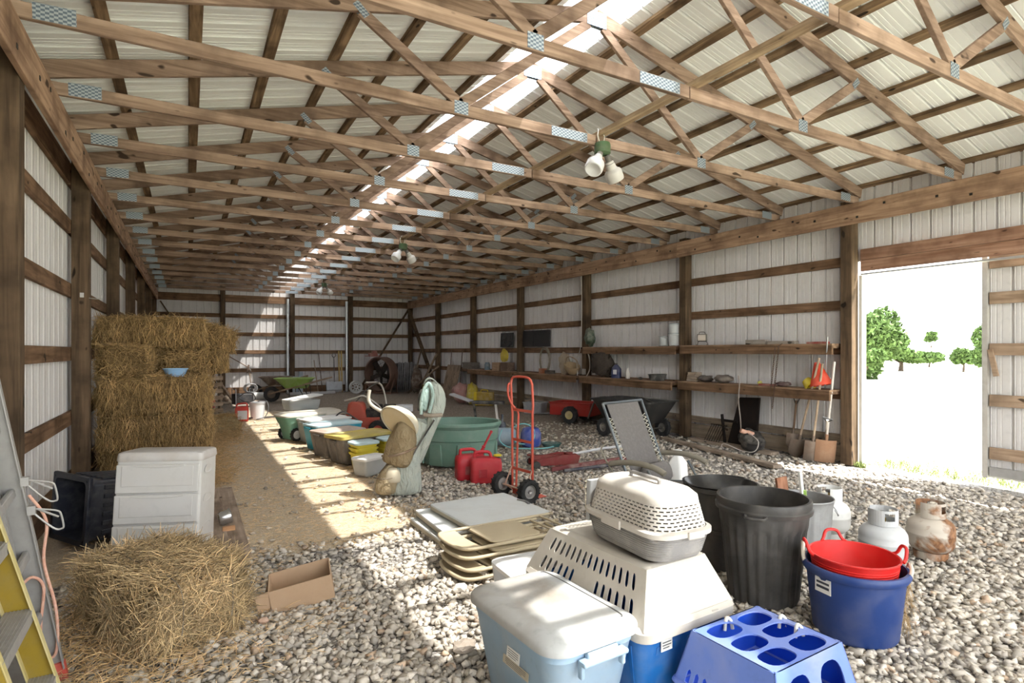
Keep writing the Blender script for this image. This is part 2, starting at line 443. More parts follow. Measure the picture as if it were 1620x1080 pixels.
# --- walls
def walls():
    # left
    mb = MB(); ribwall(mb, (XL, YN, 0), (0,1,0), (-1,0,0), YF-YN, -0.12, lambda s: roofz(XL)+0.12)
    wl = tag(mb.build('wall_left', M_panel, fixn=False), kind='structure')
    # right, with the door opening
    mb = MB(); ribwall(mb, (XR, DY1, 0), (0,1,0), (1,0,0), YF-DY1, -0.12, lambda s: roofz(XR)+0.12)
    ribwall(mb, (XR, DY0, 0), (0,1,0), (1,0,0), DY1-DY0, 2.86, lambda s: roofz(XR)+0.12)
    ribwall(mb, (XR, YN, 0), (0,1,0), (1,0,0), DY0-YN, -0.12, lambda s: roofz(XR)+0.12)
    wr = tag(mb.build('wall_right', M_panel, fixn=False), kind='structure')
    mb = MB(); ribwall(mb, (XL, YF, 0), (1,0,0), (0,1,0), XR-XL, -0.12, lambda s: roofz(XL+s)+0.12)
    wb = tag(mb.build('wall_far', M_panel, fixn=False), kind='structure')
    posts_y = [4.65+3.05*k for k in range(-2, 7)]
    gy = wood('y', **WG); gx = wood('x', **WG)
    # girts: one per bay and row, each a part of its wall
    for a, b in zip(posts_y[:-1], posts_y[1:]):
        for z in (2.95, 2.26, 1.57, 0.87):
            MB().box((XL+0.022, (a+b)/2, z), (0.04, b-a-0.02, 0.15)).build('girt', gy, wl, bevel=0.004, seg=1)
        MB().box((XL+0.022, (a+b)/2, 3.52), (0.04, b-a-0.02, 0.24)).build('girt', gy, wl, bevel=0.004, seg=1)
        MB().box((XL+0.025, (a+b)/2, 0.14), (0.04, b-a-0.02, 0.27)).build('skirt_board', gy, wl)
        if b < 5: continue
        for z in (2.88, 2.26, 1.62, 0.97):
            MB().box((XR-0.022, (a+b)/2, z), (0.04, b-a-0.02, 0.14)).build('girt', gy, wr, bevel=0.004, seg=1)
        MB().box((XR-0.03, (a+b)/2, 0.13), (0.05, b-a-0.02, 0.24)).build('skirt_board', wood('y', (0.16,0.12,0.085), (0.36,0.29,0.21)), wr)
        MB().box((XR-0.02, (a+b)/2, 0.335), (0.035, b-a-0.02, 0.12)).build('skirt_board', wood('y', (0.16,0.12,0.085), (0.36,0.29,0.21)), wr)
    bx = [XL, 1.07, 3.42, 5.60, XR]
    for a, b in zip(bx[:-1], bx[1:]):
        for z in (2.88, 2.21, 1.56, 0.89):
            MB().box(((a+b)/2, YF-0.022, z), (b-a-0.03, 0.04, 0.14)).build('girt', gx, wb, bevel=0.004, seg=1)
        MB().box(((a+b)/2, YF-0.03, 0.15), (b-a-0.03, 0.045, 0.25)).build('skirt_board', gx, wb)
        MB().box(((a+b)/2, YF-0.03, 3.50), (b-a-0.03, 0.05, 0.26)).build('girt', gx, wb)
    # posts: things of their own
    dz = wood('z', **WD)
    lp = ['behind the aluminium ladder', 'beside the hay stack, with a wire hook on it']
    for i, y in enumerate(posts_y):
        z1 = roofz(XL)-0.10
        MBp = MB().box((0, 0, z1/2), (0.16, 0.14, z1))
        o = MBp.build('wall_post', dz, bevel=0.005, seg=1); o.location = (XL+0.125, y+(0.1 if i > 2 else 0.17), 0)
        if i < 2 : lab = 'dark timber post of the left wall, outside the picture, number %s towards the camera' % ORD[1-i]
        elif i == 2: lab = 'dark timber post of the left wall at the picture edge, behind the aluminium ladder'
        elif i == 3: lab = 'dark timber post of the left wall between the ladders and the hay stack'
        else: lab = 'dark timber post of the left wall, %s beyond the front face of the hay stack' % ORD[i-4]
        tag(o, lab, 'post', 'posts along the left wall')
        if i >= 2:
            o2 = MB().box((0, 0, z1/2), (0.16, 0.16, z1)).build('wall_post', dz, bevel=0.005, seg=1)
            o2.location = (XR-0.128, y, 0)
            lab = 'dark timber post of the right wall, %s' % (['at the edge of the open side door', 'between the two bays of double shelves', 'with a pale cable hanging down it',
                'next to the dark screens above the long shelf', 'beside the stacked papers on the shelf end', 'second from the far corner', 'at the far corner'][i-2])
            tag(o2, lab, 'post', 'posts along the right wall')
    for x, nm in ((1.07, 'nearest the left corner of the far wall'), (3.42, 'behind the silver pipe over the green wheelbarrow'), (5.60, 'behind the silver pipe near the snow shovel')):
        o = MB().box((0, 0, 2.0), (0.16, 0.16, 4.0)).build('wall_post', dz, bevel=0.005, seg=1); o.location = (x, YF-0.13, 0)
        tag(o, 'dark timber post ' + nm, 'post', 'posts along the far wall')
    for x, nm in ((3.24, 'leftmost'), (5.42, 'rightmost')):
        o = MB().lathe([(0.055, 0), (0.055, 3.55)], 16, caps=(True, True)).build('downpipe', metal((0.72,0.76,0.78), 0.25, 0.1), smooth=True)
        o.location = (x, YF-0.27, 0); tag(o, 'shiny silver pipe standing upright at the far wall, %s of two' % nm, 'pipe', 'silver pipes at the far wall')
    # carrier beams bolted to the inner faces of the posts
    for nm, x, sgn in (('left', XL+0.228, 1), ('right', XR-0.232, -1)):
        t = thing('carrier_beam', 'long brown timber beam carrying the roof trusses along the %s wall' % nm, 'beam', (x, 0, 0), 0, 'beams under the trusses')
        ys = [YN+0.1, 1.7, 7.8, 13.9, YF-0.05]
        for a, b in zip(ys[:-1], ys[1:]):
            MB().box((0, (a+b)/2, 3.50), (0.042, b-a-0.004, 0.286)).build('board', wood('y', (0.23,0.135,0.085), (0.52,0.35,0.23)), t, bevel=0.004, seg=1)
        mb = MB(); y = YN+0.6; k = 0
        while y < YF-0.5:
            mb.box((sgn*0.0215, y, 3.50+0.06*((k % 3)-1)), (0.008, 0.03, 0.03)); y += 0.61 if k % 2 else 0.35; k += 1
        mb.build('bolt', metal((0.05,0.045,0.04), 0.7), t)
    # corner braces
    br = [((XR-0.3, YF-0.3, 3.3), (5.9, YF-0.3, 0.05), 'long timber brace slanting down across the far right corner of the far wall'),
          ((XR-0.34, YF-0.45, 3.3), (XR-0.34, 19.4, 0.05), 'long timber brace slanting from the far right corner along the right wall'),
          ((XL+0.32, YF-0.3, 3.3), (1.1, YF-0.3, 0.05), 'dark timber brace slanting down from the far left corner above the hay')]
    for p, q, lab in br:
        tag(MB().bar(p, q, 0.045, 0.14, (0,1,0) if abs(p[1]-q[1]) < .1 else (1,0,0)).build('corner_brace', dz), lab, 'brace', 'corner braces')
    # double header over the side door, door jamb trim, sliding door
    hd = thing('door_header', 'double reddish timber header board over the open side door', 'beam', (XR-0.10, 0, 0))
    for z in (2.78, 2.935):
        MB().box((0, (DY0+DY1)/2-0.1, z), (0.05, DY1-DY0+0.0, 0.15)).build('board', wood('y', (0.22,0.11,0.065), (0.44,0.27,0.185)), hd, bevel=0.004, seg=1)
    MB().box((0.03, (DY0+DY1)/2-0.1, 2.665), (0.10, DY1-DY0, 0.02)).build('track_cover', metal((0.45,0.45,0.45), 0.5), hd)
    jm = MB().box((XR-0.02, DY1-0.06, 1.33), (0.05, 0.045, 2.66)).box((XR+0.045, DY1-0.06, 1.33), (0.06, 0.02, 2.66)).build('trim_1', plastic((0.72,0.70,0.66), 0.5, 0.4)); tag(jm, kind='structure')
    dr = tag(bpy.data.objects.new('door_1', None), kind='structure'); C.objects.link(dr); dr.location = (XR+0.11, 0, 0)
    mb = MB(); ribwall(mb, (0.035, 0.15, 0), (0,1,0), (1,0,0), 3.0, 0.08, lambda s: 2.74); mb.build('door_panel', M_panel, dr, fixn=False)
    mb = MB().box((0, 3.155, 1.41), (0.06, 0.055, 2.66)); mb.build('door_edge', metal((0.58,0.56,0.52), 0.45, 0.3, me=0.4), dr)
    lw = wood('y', (0.28,0.19,0.125), (0.52,0.38,0.27))
    for z, h in ((0.16, 0.11), (0.38, 0.14), (1.01, 0.14), (1.62, 0.14), (2.23, 0.14), (2.66, 0.15)):
        MB().box((0, 1.64, z), (0.04, 2.95, h)).build('door_rail', metal((0.5,0.5,0.5)) if z < .2 else lw, dr, bevel=0.003, seg=1)
    MB().bar((-0.03, 3.04, 1.30), (-0.03, 3.10, 1.62), 0.03, 0.05).build('door_handle', lw, dr)
    return wl, wr, wb
walls()

# --- roof skin, purlins, ridge skylight
SLOT = 0.35
def roof():
    for nm, x0, x1 in (('ceiling', XL-0.25, XM-SLOT), ('ceiling', XR+0.25, XM+SLOT)):
        mb = MB(); pr = ribbed(YF-YN+0.3, depth=0.02); vs = []; fs = []
        for up in (0, 0.004):
            o = len(vs)
            for s, t in pr:
                for x in (x0, x1): vs.append((x, YN-0.1+s, roofz(x)+0.118+t+up))
            for i in range(len(pr)-1): fs.append((o+2*i, o+2*i+1, o+2*i+3, o+2*i+2))
        mb.add(vs, fs); ce = tag(mb.build(nm, M_roofp, fixn=False), kind='structure')
        sg = 1 if x1 > x0 else -1; L = abs(x1-x0)
        offs = [0.27, 0.85, 1.45, 2.05, 2.65, 3.25, 3.85, 4.42] if sg > 0 else [0.27, 0.85, 1.45, 2.05, 2.65, 3.25, 3.85, 4.42]
        ang = math.atan2(1.15, HALF)*sg
        for k in offs:
            x = x0+sg*k
            MB(Ry(-ang)).box((0, (YN+YF)/2, 0), (0.092, YF-YN-0.1, 0.04)).build('purlin', wood('y', (0.075,0.045,0.026), (0.36,0.24,0.14)), ce, fixn=False).location = (x, 0, roofz(x)+0.097)
    mb = MB(); n = 12
    for up in (0, 0.004):
        o = len(mb.v); vs = [(XM-SLOT-0.05, YN, roofz(XM-SLOT)+0.135+up), (XM, YN, roofz(XM)+0.15+up), (XM+SLOT+0.05, YN, roofz(XM+SLOT)+0.135+up)]
        vs += [(x, YF+0.1, z) for x, y, z in vs]; mb.add(vs, [(0,1,4,3), (1,2,5,4)])
    tag(mb.build('window_1', clearmat((0.97,0.98,1.0), 0.45), fixn=False), kind='structure')
roof()

# --- roof trusses
def build_truss():
    t = thing('roof_truss', '', 'truss', (0, 0, 0), 0, 'roof trusses')
    wx = wood('x', **WB); zb = 3.70
    for sg in (-1, 1):
        xe = XM+sg*(HALF-0.03)
        MB().bar((xe, 0, roofz(xe)), (XM+sg*0.01, 0, roofz(XM)), 0.038, 0.14).build('top_chord', wx, t, bevel=0.003, seg=1)
    MB().bar((XL+0.1, 0, zb), (XM-0.01, 0, zb), 0.038, 0.10).build('bottom_chord', wx, t, bevel=0.003, seg=1)
    MB().bar((XM+0.0, 0, zb), (XR-0.1, 0, zb), 0.038, 0.10).build('bottom_chord', wx, t, bevel=0.003, seg=1)
    pm = MATS.get('tplate') or metal((0.24,0.32,0.39), 0.5, 0.25, (0.2,0.2,0.2), 30, 0.5)
    if 'tplate' not in MATS:
        m_, nt_m, b_ = _nt('nail_plate', 0.5, 0.5); ck = nt_m.nodes.new('ShaderNodeTexChecker'); ck.inputs['Scale'].default_value = 1.0
        nt_m.links.new(_coord(nt_m, (45, 45, 70), False), ck.inputs['Vector']); ck.inputs['Color1'].default_value = (0.42, 0.47, 0.51, 1); ck.inputs['Color2'].default_value = (0.15, 0.19, 0.24, 1)
        nt_m.links.new(ck.outputs['Color'], b_.inputs['Base Color']); pm = m_
    MATS['tplate'] = pm
    def plate(x, z, w, h, ang=0, my='plate'):
        mb = MB(T3(x, 0, z) @ Ry(-ang))
        for y in (-0.0215, 0.0215):
            mb.box((0, y, 0), (w, 0.0015, h))
            nx, nz = int(w/0.022), max(2, int(h/0.02))
            for i in range(nx):
                for j in range(nz):
                    mb.box((-w/2+(i+0.5)*w/nx, y+(0.0012 if y > 0 else -0.0012), -h/2+(j+0.5)*h/nz), (0.009, 0.0015, 0.005))
        mb.build('connector_plate', pm, t, fixn=False)
    for sg in (-1, 1):
        nb = XM+sg*1.48; nt_ = XM+sg*2.35
        for x1, z1, wd in ((XM+sg*0.09, roofz(XM)-0.10, 0.09), (nt_, roofz(nt_)-0.07, 0.09)):
            MB().bar((nb, 0, zb+0.05), (x1, 0, z1), 0.036, wd).build('web', wx, t, bevel=0.003, seg=1)
        plate(nb, zb+0.015, 0.13, 0.11)
        plate(nt_, roofz(nt_)-0.06, 0.06, 0.13, sg*-0.8)
        xh = XM+sg*(HALF-0.42); plate(xh, zb+0.01, 0.22, 0.105, -sg*0.03)
    plate(XM-0.33, zb, 0.42, 0.09)
    plate(XM, roofz(XM)-0.04, 0.24, 0.15)
    return t
tr = build_truss()
TY = [4.55+1.22*k for k in range(-4, 15)]
for i, y in enumerate(TY):
    if i < 2: lab = 'roof truss over the camera, outside the picture, %s towards the near end' % ORD[1-i]
    elif i == 2: lab = 'nearest visible roof truss, cutting the top right corner of the picture'
    elif i == 3: lab = 'roof truss second nearest the camera, crossing the top of the picture'
    elif i == 4: lab = 'roof truss that carries the nearest twin floodlight on its lower chord'
    else: lab = 'brown timber roof truss, %s beyond the one with the nearest floodlight' % ORD[i-5]
    if i == 0: tr.location = (0, y, 0); tr['label'] = lab
    else: dup(tr, (0, y, 0), 0, lab)
# long brace on top of the bottom chords, with blocks
bt = thing('ceiling_brace', 'pale timber brace running lengthwise on top of the truss bottom chords', 'brace', (XM+0.05, 0, 3.772))
MB().box((0, (TY[0]+TY[-1])/2, 0), (0.09, TY[-1]-TY[0]+0.4, 0.04)).build('board', wood('y', (0.26,0.17,0.10), (0.56,0.42,0.27)), bt, bevel=0.003, seg=1)
# ------------------------------------------------------------------ hay and straw
def rough_box(L, Wd, H, amp, cuts=9, seed=0, rnd=0.11, flake=False):
    bm = bmesh.new(); bmesh.ops.create_cube(bm, size=1.0)
    bmesh.ops.subdivide_edges(bm, edges=bm.edges[:], cuts=cuts, use_grid_fill=True)
    for v in bm.verts:
        x, y, z = v.co.x*L, v.co.y*Wd, v.co.z*H
        hx, hy, hz = L/2-rnd, Wd/2-rnd, H/2-rnd
        c = Vector((max(-hx, min(hx, x)), max(-hy, min(hy, y)), max(-hz, min(hz, z))))
        d = Vector((x, y, z))-c
        if d.length > rnd*0.999 and d.length > 1e-6: d = d.normalized()*rnd
        p = c+d; nn = p.normalized()
        p += nn*amp*noise.noise(Vector((x*5+seed, y*5, z*7)))+nn*amp*0.6*noise.noise(Vector((x*16, y*16+seed, z*16)))
        if flake: p += Vector((p.x*0.1, p.y, 0)).normalized()*(0.022*(abs(math.sin(p.x*PI/0.125+seed))-0.6)+0.03*noise.noise(Vector((p.x*3+seed, p.y*2, p.z*1.5))))
        v.co = (p.x, p.y, p.z+H/2)
    return bm
M_core = None
def coremat(c0, c1):
    m, nt, b = _nt('packed_straw', 0.95, spec=0.1)
    v = _coord(nt, (9, 9, 60)); n = _noise(nt, v, 1.0, 6, 1.2, 0.7)
    c = _ramp(nt, n, 0.3, 0.7, c0, c1); nt.links.new(c, b.inputs['Base Color']); _bump(nt, b, n, 0.02, 1.0); return m
M_scorev = coremat((0.16,0.11,0.05), (0.56,0.45,0.26))
M_hcore = coremat((0.06,0.036,0.016), (0.32,0.205,0.095))
def bale(loc, rz, L, Wd, H, n, label, seed, mat=None, core=None, mode='mix', lmin=0.05, lmax=0.16, wd=0.0016, tilt=(0, 0), group=None, amp=0.035):
    t = thing('hay_bale', label, 'hay bale', loc, 0, group, rot=(tilt[0], tilt[1], rz))
    bm = rough_box(L, Wd, H, amp, 26 if mode == 'hang' and n > 2000 else 10, seed, flake=(mode == 'hang')); me = bpy.data.meshes.new('packed_core')
    me.materials.append(core or M_hcore)
    P, D = [], []
    tris = bm.faces[:]; areas = [f.calc_area() for f in tris]; rr = random.Random(seed)
    sel = rr.choices(tris, weights=[a*(0.05 if f.normal.z < -0.7 else 1) for f, a in zip(tris, areas)], k=n)
    for f in sel:
        vs = f.verts; a, b = rr.random(), rr.random()
        p = vs[0].co.lerp(vs[1].co, a).lerp(vs[3].co.lerp(vs[2].co, a), b)
        nn = f.normal; tan = Vector((rr.gauss(0,1), rr.gauss(0,1), rr.gauss(0,1)))
        if mode == 'hang' and abs(nn.z) < 0.6: tan = Vector((rr.gauss(0,0.35), rr.gauss(0,0.35), -1 if rr.random() < 0.75 else 1))
        elif mode == 'mix' and abs(nn.z) > 0.6: tan = Vector((rr.gauss(0,1), rr.gauss(0,0.7), 0))
        tan = (tan-nn*tan.dot(nn)); tan = tan.normalized() if tan.length > 1e-5 else Vector((1,0,0))
        d = tan+nn*abs(rr.gauss(0, 0.30)); L0 = rr.uniform(lmin, lmax)
        P.append(p+nn*0.004-d*L0*0.25); D.append(d)
    bm.to_mesh(me); bm.free(); o = bpy.data.objects.new('packed_core', me); C.objects.link(o); o.parent = t
    me.polygons.foreach_set('use_smooth', [True]*len(me.polygons))
    P = np.array([p[:] for p in P]); D = np.array([d[:] for d in D])
    V, F = strands(P, D, rng.uniform(lmin, lmax, n), rng.uniform(wd*0.6, wd*1.3, n), 0.2)
    V[:, 2] = np.maximum(V[:, 2], 0.004)
    tn = rng.uniform(0.22, 1.15, size=(n, 1))*np.array([[1, 0.96, 0.86]]); dk = rng.uniform(size=n) < 0.2; tn[dk] *= 0.45
    cl = np.array([0.78+0.55*noise.noise(Vector((p[0]*6+seed, p[1]*6, p[2]*3))) + 0.3*noise.noise(Vector((p[0]*16, p[1]*16+seed, p[2]*5))) for p in P]); tn *= np.clip(cl, 0.3, 1.3)[:, None]; tn[:, 2] *= 0.88+0.2*np.clip(cl-0.6, 0, 1)
    so = np_mesh('stalks', V, F, mat or M_hay, parent=t, tone=np.repeat(tn, 9, 0)); so['kind'] = 'stuff'
    return t
fb = bale((-0.13, 3.96, 0), math.radians(26), 0.56, 0.88, 0.36, 13000, 'loose golden straw bale in front of the white plastic drawers', 11, M_straw, M_scorev, 'mix', 0.07, 0.20, 0.0023, amp=0.06)
tw = MB()
for x in (-0.13, 0.14): tw.tube(curve_pts([(x, -0.47, 0.03), (x+.01, -0.49, 0.2), (x, -0.44, 0.37), (x, 0, 0.385), (x, 0.44, 0.37), (x, 0.48, 0.2), (x, 0.46, 0.03)], 6), 0.0025, 5)
tw.build('twine', plastic((0.14,0.11,0.07), 0.8), fb)
hb = dict(mode='hang', lmin=0.06, lmax=0.20, wd=0.0027, amp=0.055, group='stacked hay bales by the left wall')
FY = 8.0
bale((-0.36, FY+0.40, 0.0), 0.02, 1.06, 0.56, 0.42, 6000, 'hay bale at the bottom of the stack front, behind the white drawers', 21, **hb)
bale((-0.33, FY+0.27, 0.42), -0.03, 1.12, 0.56, 0.42, 6500, 'hay bale in the second layer of the stack front, two below the blue basin', 22, **hb)
bale((-0.34, FY+0.24, 0.84), 0.03, 1.10, 0.58, 0.42, 7000, 'hay bale directly under the light blue basin', 23, **hb)
for k, (x, y, z, s, lab) in enumerate([
    (-0.36, FY+1.0, 0.0, 1.16, 'mostly hidden hay bale on the floor in the middle of the stack'),
    (-0.36, FY+1.0, 0.42, 1.16, 'mostly hidden hay bale of the middle row, second layer'),
    (-0.36, FY+1.0, 0.84, 1.16, 'mostly hidden hay bale under the three upper bales'),
    (-0.34, FY+1.55, 0.0, 1.16, 'hidden hay bale on the floor at the back of the stack'),
    (-0.34, FY+1.55, 0.42, 1.16, 'hidden hay bale of the back row, second layer'),
    (-0.34, FY+1.55, 0.84, 1.20, 'hidden hay bale of the back row, under the tilted dark one')]):
    bale((x, y, z), 0, s, 0.58, 0.42, 900, lab, 30+k, **hb)
bale((-0.66, FY+0.52, 1.262), 1.5, 0.85, 0.48, 0.38, 4200, 'hay bale with its cut end forward, left of the pile over the front layer', 41, **{**hb, 'mode': 'x'})
bale((-0.06, FY+1.12, 1.262), 1.62, 0.9, 0.50, 0.36, 3200, 'hay bale behind the light blue basin, below the long topmost bale', 42, **{**hb, 'mode': 'x'})
bale((-0.42, FY+0.84, 1.63), 0.05, 1.16, 0.46, 0.38, 5500, 'long dark hay bale, topmost of the stack', 43, **hb)
bale((0.18, FY+1.62, 1.262), 1.3, 0.62, 0.55, 0.34, 2500, 'golden hay bale at the back right of the stack, below the tilted dark one', 44, **hb)
bale((0.24, FY+1.66, 1.60), 1.1, 0.75, 0.5, 0.36, 3000, 'dark hay bale tilted over the back right corner of the stack', 45, tilt=(0.10, 0.12), **{**hb, 'mode': 'x'})
bale((0.46, 11.7, 0.0), 0.5, 0.62, 0.5, 0.40, 2200, 'small broken hay bale on the floor beyond the stack', 46, M_hay, M_scorev, 'mix', 0.08, 0.2, 0.002, amp=0.07)
def loose_hay():
    P, D = [], []
    for i in range(9000):
        r = random.random()
        if r < 0.35: x, y, s = random.uniform(-0.9, 0.45), FY-0.15+random.gauss(0, 0.13), 0.12
        elif r < 0.6: x, y, s = 0.35+random.gauss(0, 0.16), random.uniform(FY, 11.0), 0.12
        elif r < 0.8: x, y, s = 0.5+random.gauss(0, 0.3), 11.2+random.gauss(0, 0.4), 0.2
        else: x, y, s = -0.35+random.gauss(0, 0.25), 3.75+random.gauss(0, 0.35), 0.04
        P.append((max(x, -1.0), y, random.random()**2*s+0.01)); D.append((random.gauss(0,1), random.gauss(0,1), random.gauss(0,0.35)))
    V, F = strands(np.array(P), np.array(D), rng.uniform(0.05, 0.17, len(P)), rng.uniform(0.0012, 0.002, len(P)), 0.3)
    V[:, 2] = np.maximum(V[:, 2], 0.003)
    o = np_mesh('loose_hay', V, F, M_hay, tone=np.repeat(rng.uniform(0.4, 1.2, size=(len(P), 1))*np.ones((len(P), 3)), 9, 0))
    tag(o, 'loose tangled hay fallen around the feet of the bales', 'hay', kind='stuff')
loose_hay()
# basin on the hay
b = MB().lathe([(0.001, 0.008), (0.095, 0.008), (0.13, 0.10), (0.142, 0.105), (0.142, 0.115), (0.128, 0.115), (0.093, 0.016), (0.001, 0.016)], 36).build('basin', plastic((0.30,0.52,0.80), 0.35, 0.15), smooth=True)
b.location = (-0.14, FY+0.25, 1.268); tag(b, 'light blue plastic basin resting on the hay bales', 'basin')

# ------------------------------------------------------------------ ladders at the picture's left edge
def ladders():
    al = metal((0.40,0.39,0.375), 0.45, 0.35, (0.30,0.275,0.245), 12, me=0.5)
    F = Vector((-0.56, 3.50, 0.0)); M = Vector((-0.80, 3.30, 1.65)); D = (M-F).normalized()
    t = thing('extension_ladder', 'tall aluminium extension ladder leaning on the left wall with a pink rope', 'ladder', F)
    R = Vector((0.0, -1.0, 0)); R = (R-D*R.dot(D)).normalized(); Nn = D.cross(R).normalized()
    if Nn.x < 0: Nn = -Nn
    def rail(off, dn, l0, l1, nm='rail'):
        """channel section: web with two flanges"""
        mb = MB(); p = R*off+Nn*dn
        mb.bar(p+D*l0, p+D*l1, 0.09, 0.004, R)
        s = 1 if off < 0.2 else -1
        for q in (-0.045, 0.045): mb.bar(p+Nn*q+R*(0.013*s)+D*l0, p+Nn*q+R*(0.013*s)+D*l1, 0.005, 0.028, R)
        return mb.build(nm, al, t)
    for off in (0.0, 0.40): rail(off, 0.0, 0.06, 2.9)
    for off in (0.03, 0.37): rail(off, -0.075, 0.36, 3.4)
    for k in range(11):
        for (dn, a, b, l) in ((0.0, 0.0, 0.40, 0.36+0.305*k), (-0.075, 0.03, 0.37, 0.48+0.305*k)):
            if l > (2.8 if dn == 0 else 3.3): continue
            c = D*l+Nn*dn
            MB().bar(c+R*a, c+R*b, 0.042, 0.026, Nn).build('rung', al, t, bevel=0.008)
    rd = plastic((0.55,0.09,0.06), 0.6, 0.3)
    for off in (0.0, 0.40):
        MB().bar(R*off+D*0.0, R*off+D*0.09, 0.10, 0.03, R).build('foot', rd, t)
    # rung locks: open triangular castings
    for off, l in ((0.03, 1.02), (0.03, 0.88)):
        c = D*l+R*off+Nn*0.06
        loop = curve_pts([c, c+Nn*0.05-D*0.012, c+Nn*0.09-D*0.03, c+Nn*0.10-D*0.05, c+Nn*0.10-D*0.11, c+Nn*0.09-D*0.12, c+Nn*0.07-D*0.115, c+Nn*0.04-D*0.075], 4, True)
        MB().tube(loop, 0.0045, 6, True).tube([c+Nn*0.02, c+Nn*0.09-D*0.06], 0.005, 6).box(tuple(c), (0.03, 0.03, 0.04)).build('rung_lock', al, t, smooth=True)
    c = D*0.95+R*0.02+Nn*0.06
    rope = curve_pts([c, c-D*0.14+Nn*0.04, D*0.62+Nn*0.06+R*0.02, D*0.40+Nn*0.065+R*0.02, D*0.24+Nn*0.05+R*0.02, D*0.14+Nn*0.02+R*0.02, D*0.17-Nn*0.02+R*0.03, D*0.32+Nn*0.0+R*0.03, D*0.50+Nn*0.04+R*0.03, D*0.57+Nn*0.01+R*0.05, D*0.54-Nn*0.04+R*0.09], 10)
    o = MB().tube(rope, 0.0065, 8).build('rope', plastic((0.56,0.30,0.22), 0.9, 0.5, (0.7,0.55,0.45), 60), t, smooth=True); o['label'] = 'pink rope looped down the ladder rail'
    # yellow step ladder
    F2 = Vector((-0.445, 2.97, 0.0)); M2 = Vector((-0.69, 2.945, 0.946)); D2 = (M2-F2).normalized()
    t2 = thing('step_ladder', 'yellow fibreglass step ladder with aluminium treads standing folded before the tall ladder', 'ladder', F2)
    R2 = Vector((0, -1, 0)); R2 = (R2-D2*R2.dot(D2)).normalized(); N2 = D2.cross(R2).normalized()
    if N2.x < 0: N2 = -N2
    ye = plastic((0.25,0.17,0.012), 0.55, 0.4, (0.26,0.21,0.10), 14); yr = plastic((0.50,0.42,0.18), 0.5, 0.3)
    for off, s in ((0.0, 1), (0.46, -1)):
        MB().bar(R2*off+D2*0.02, R2*off+D2*1.5, 0.085, 0.004, R2).build('side_rail', ye, t2)
        mb = MB()
        for q in (-0.043, 0.043): mb.bar(N2*q+R2*(off+0.012*s)+D2*0.02, N2*q+R2*(off+0.012*s)+D2*1.5, 0.005, 0.028, R2)
        mb.build('rail_edge', yr, t2)
        MB().bar(R2*off-N2*0.13+D2*0.02, R2*off-N2*0.09+D2*1.45, 0.05, 0.02, R2).build('rear_leg', ye, t2)
        MB().bar(R2*off-D2*0.01, R2*off+D2*0.06, 0.095, 0.035, R2).build('foot', plastic((0.05,0.05,0.05), 0.8), t2)
    for k in range(5):
        c = D2*(0.285+0.295*k); hv = Vector((N2.x, N2.y, 0)).normalized()
        mb = MB().bar(c+R2*0.004, c+R2*0.456, 0.085, 0.006, (0,0,1))
        mb.bar(c+R2*0.004+hv*0.045-Vector((0,0,0.022)), c+R2*0.456+hv*0.045-Vector((0,0,0.022)), 0.004, 0.05, (0,0,1))
        for q in range(7): mb.bar(c+R2*0.006+hv*(-0.036+0.012*q)+Vector((0,0,0.004)), c+R2*0.454+hv*(-0.036+0.012*q)+Vector((0,0,0.004)), 0.005, 0.003, (0,0,1))
        mb.build('tread', al, t2)
ladders()

# ------------------------------------------------------------------ totes, bins and lids
def tote_mesh(L, Wd, H, taper=0.84, r=0.05, wall=0.005, lip=0.018, n=5):
    s = []
    for z, k in ((0.0, taper-0.03), (0.012, taper), (H-0.07, taper+(1-taper)*0.86)): s.append((rrect(Wd*k, L*k, r, n), z))
    s.append((rrect(Wd*0.985, L*0.985, r, n), H-0.065)); s.append((rrect(Wd*0.985, L*0.985, r, n), H-0.03))
    s.append((rrect(Wd, L, r, n), H-0.028)); s.append((rrect(Wd, L, r, n), H))
    s.append((rrect(Wd-2*lip, L-2*lip, r*0.9, n), H)); s.append((rrect(Wd*0.975-2*lip, L*0.975-2*lip, r*0.9, n), H-0.07))
    s.append((rrect(Wd*taper-0.01, L*taper-0.01, r, n), 0.018))
    return MB().loft(s, True, True)
def lid_mesh(L, Wd, z=0.0, h=0.03, r=0.06, raise_=0.012, inset=0.055, n=5, crown=0.0):
    s = [(rrect(Wd+0.01, L+0.01, r, n), z-0.022), (rrect(Wd+0.018, L+0.018, r, n), z-0.02), (rrect(Wd+0.018, L+0.018, r, n), z+0.004), (rrect(Wd-0.01, L-0.01, r, n), z+0.014+crown*0.3)]
    s += [(rrect(Wd-2*inset, L-2*inset, r*0.8, n), z+0.016+crown), (rrect(Wd-2*inset-0.02, L-2*inset-0.02, r*0.7, n), z+0.016+raise_+crown)]
    return MB().loft(s, True, True)
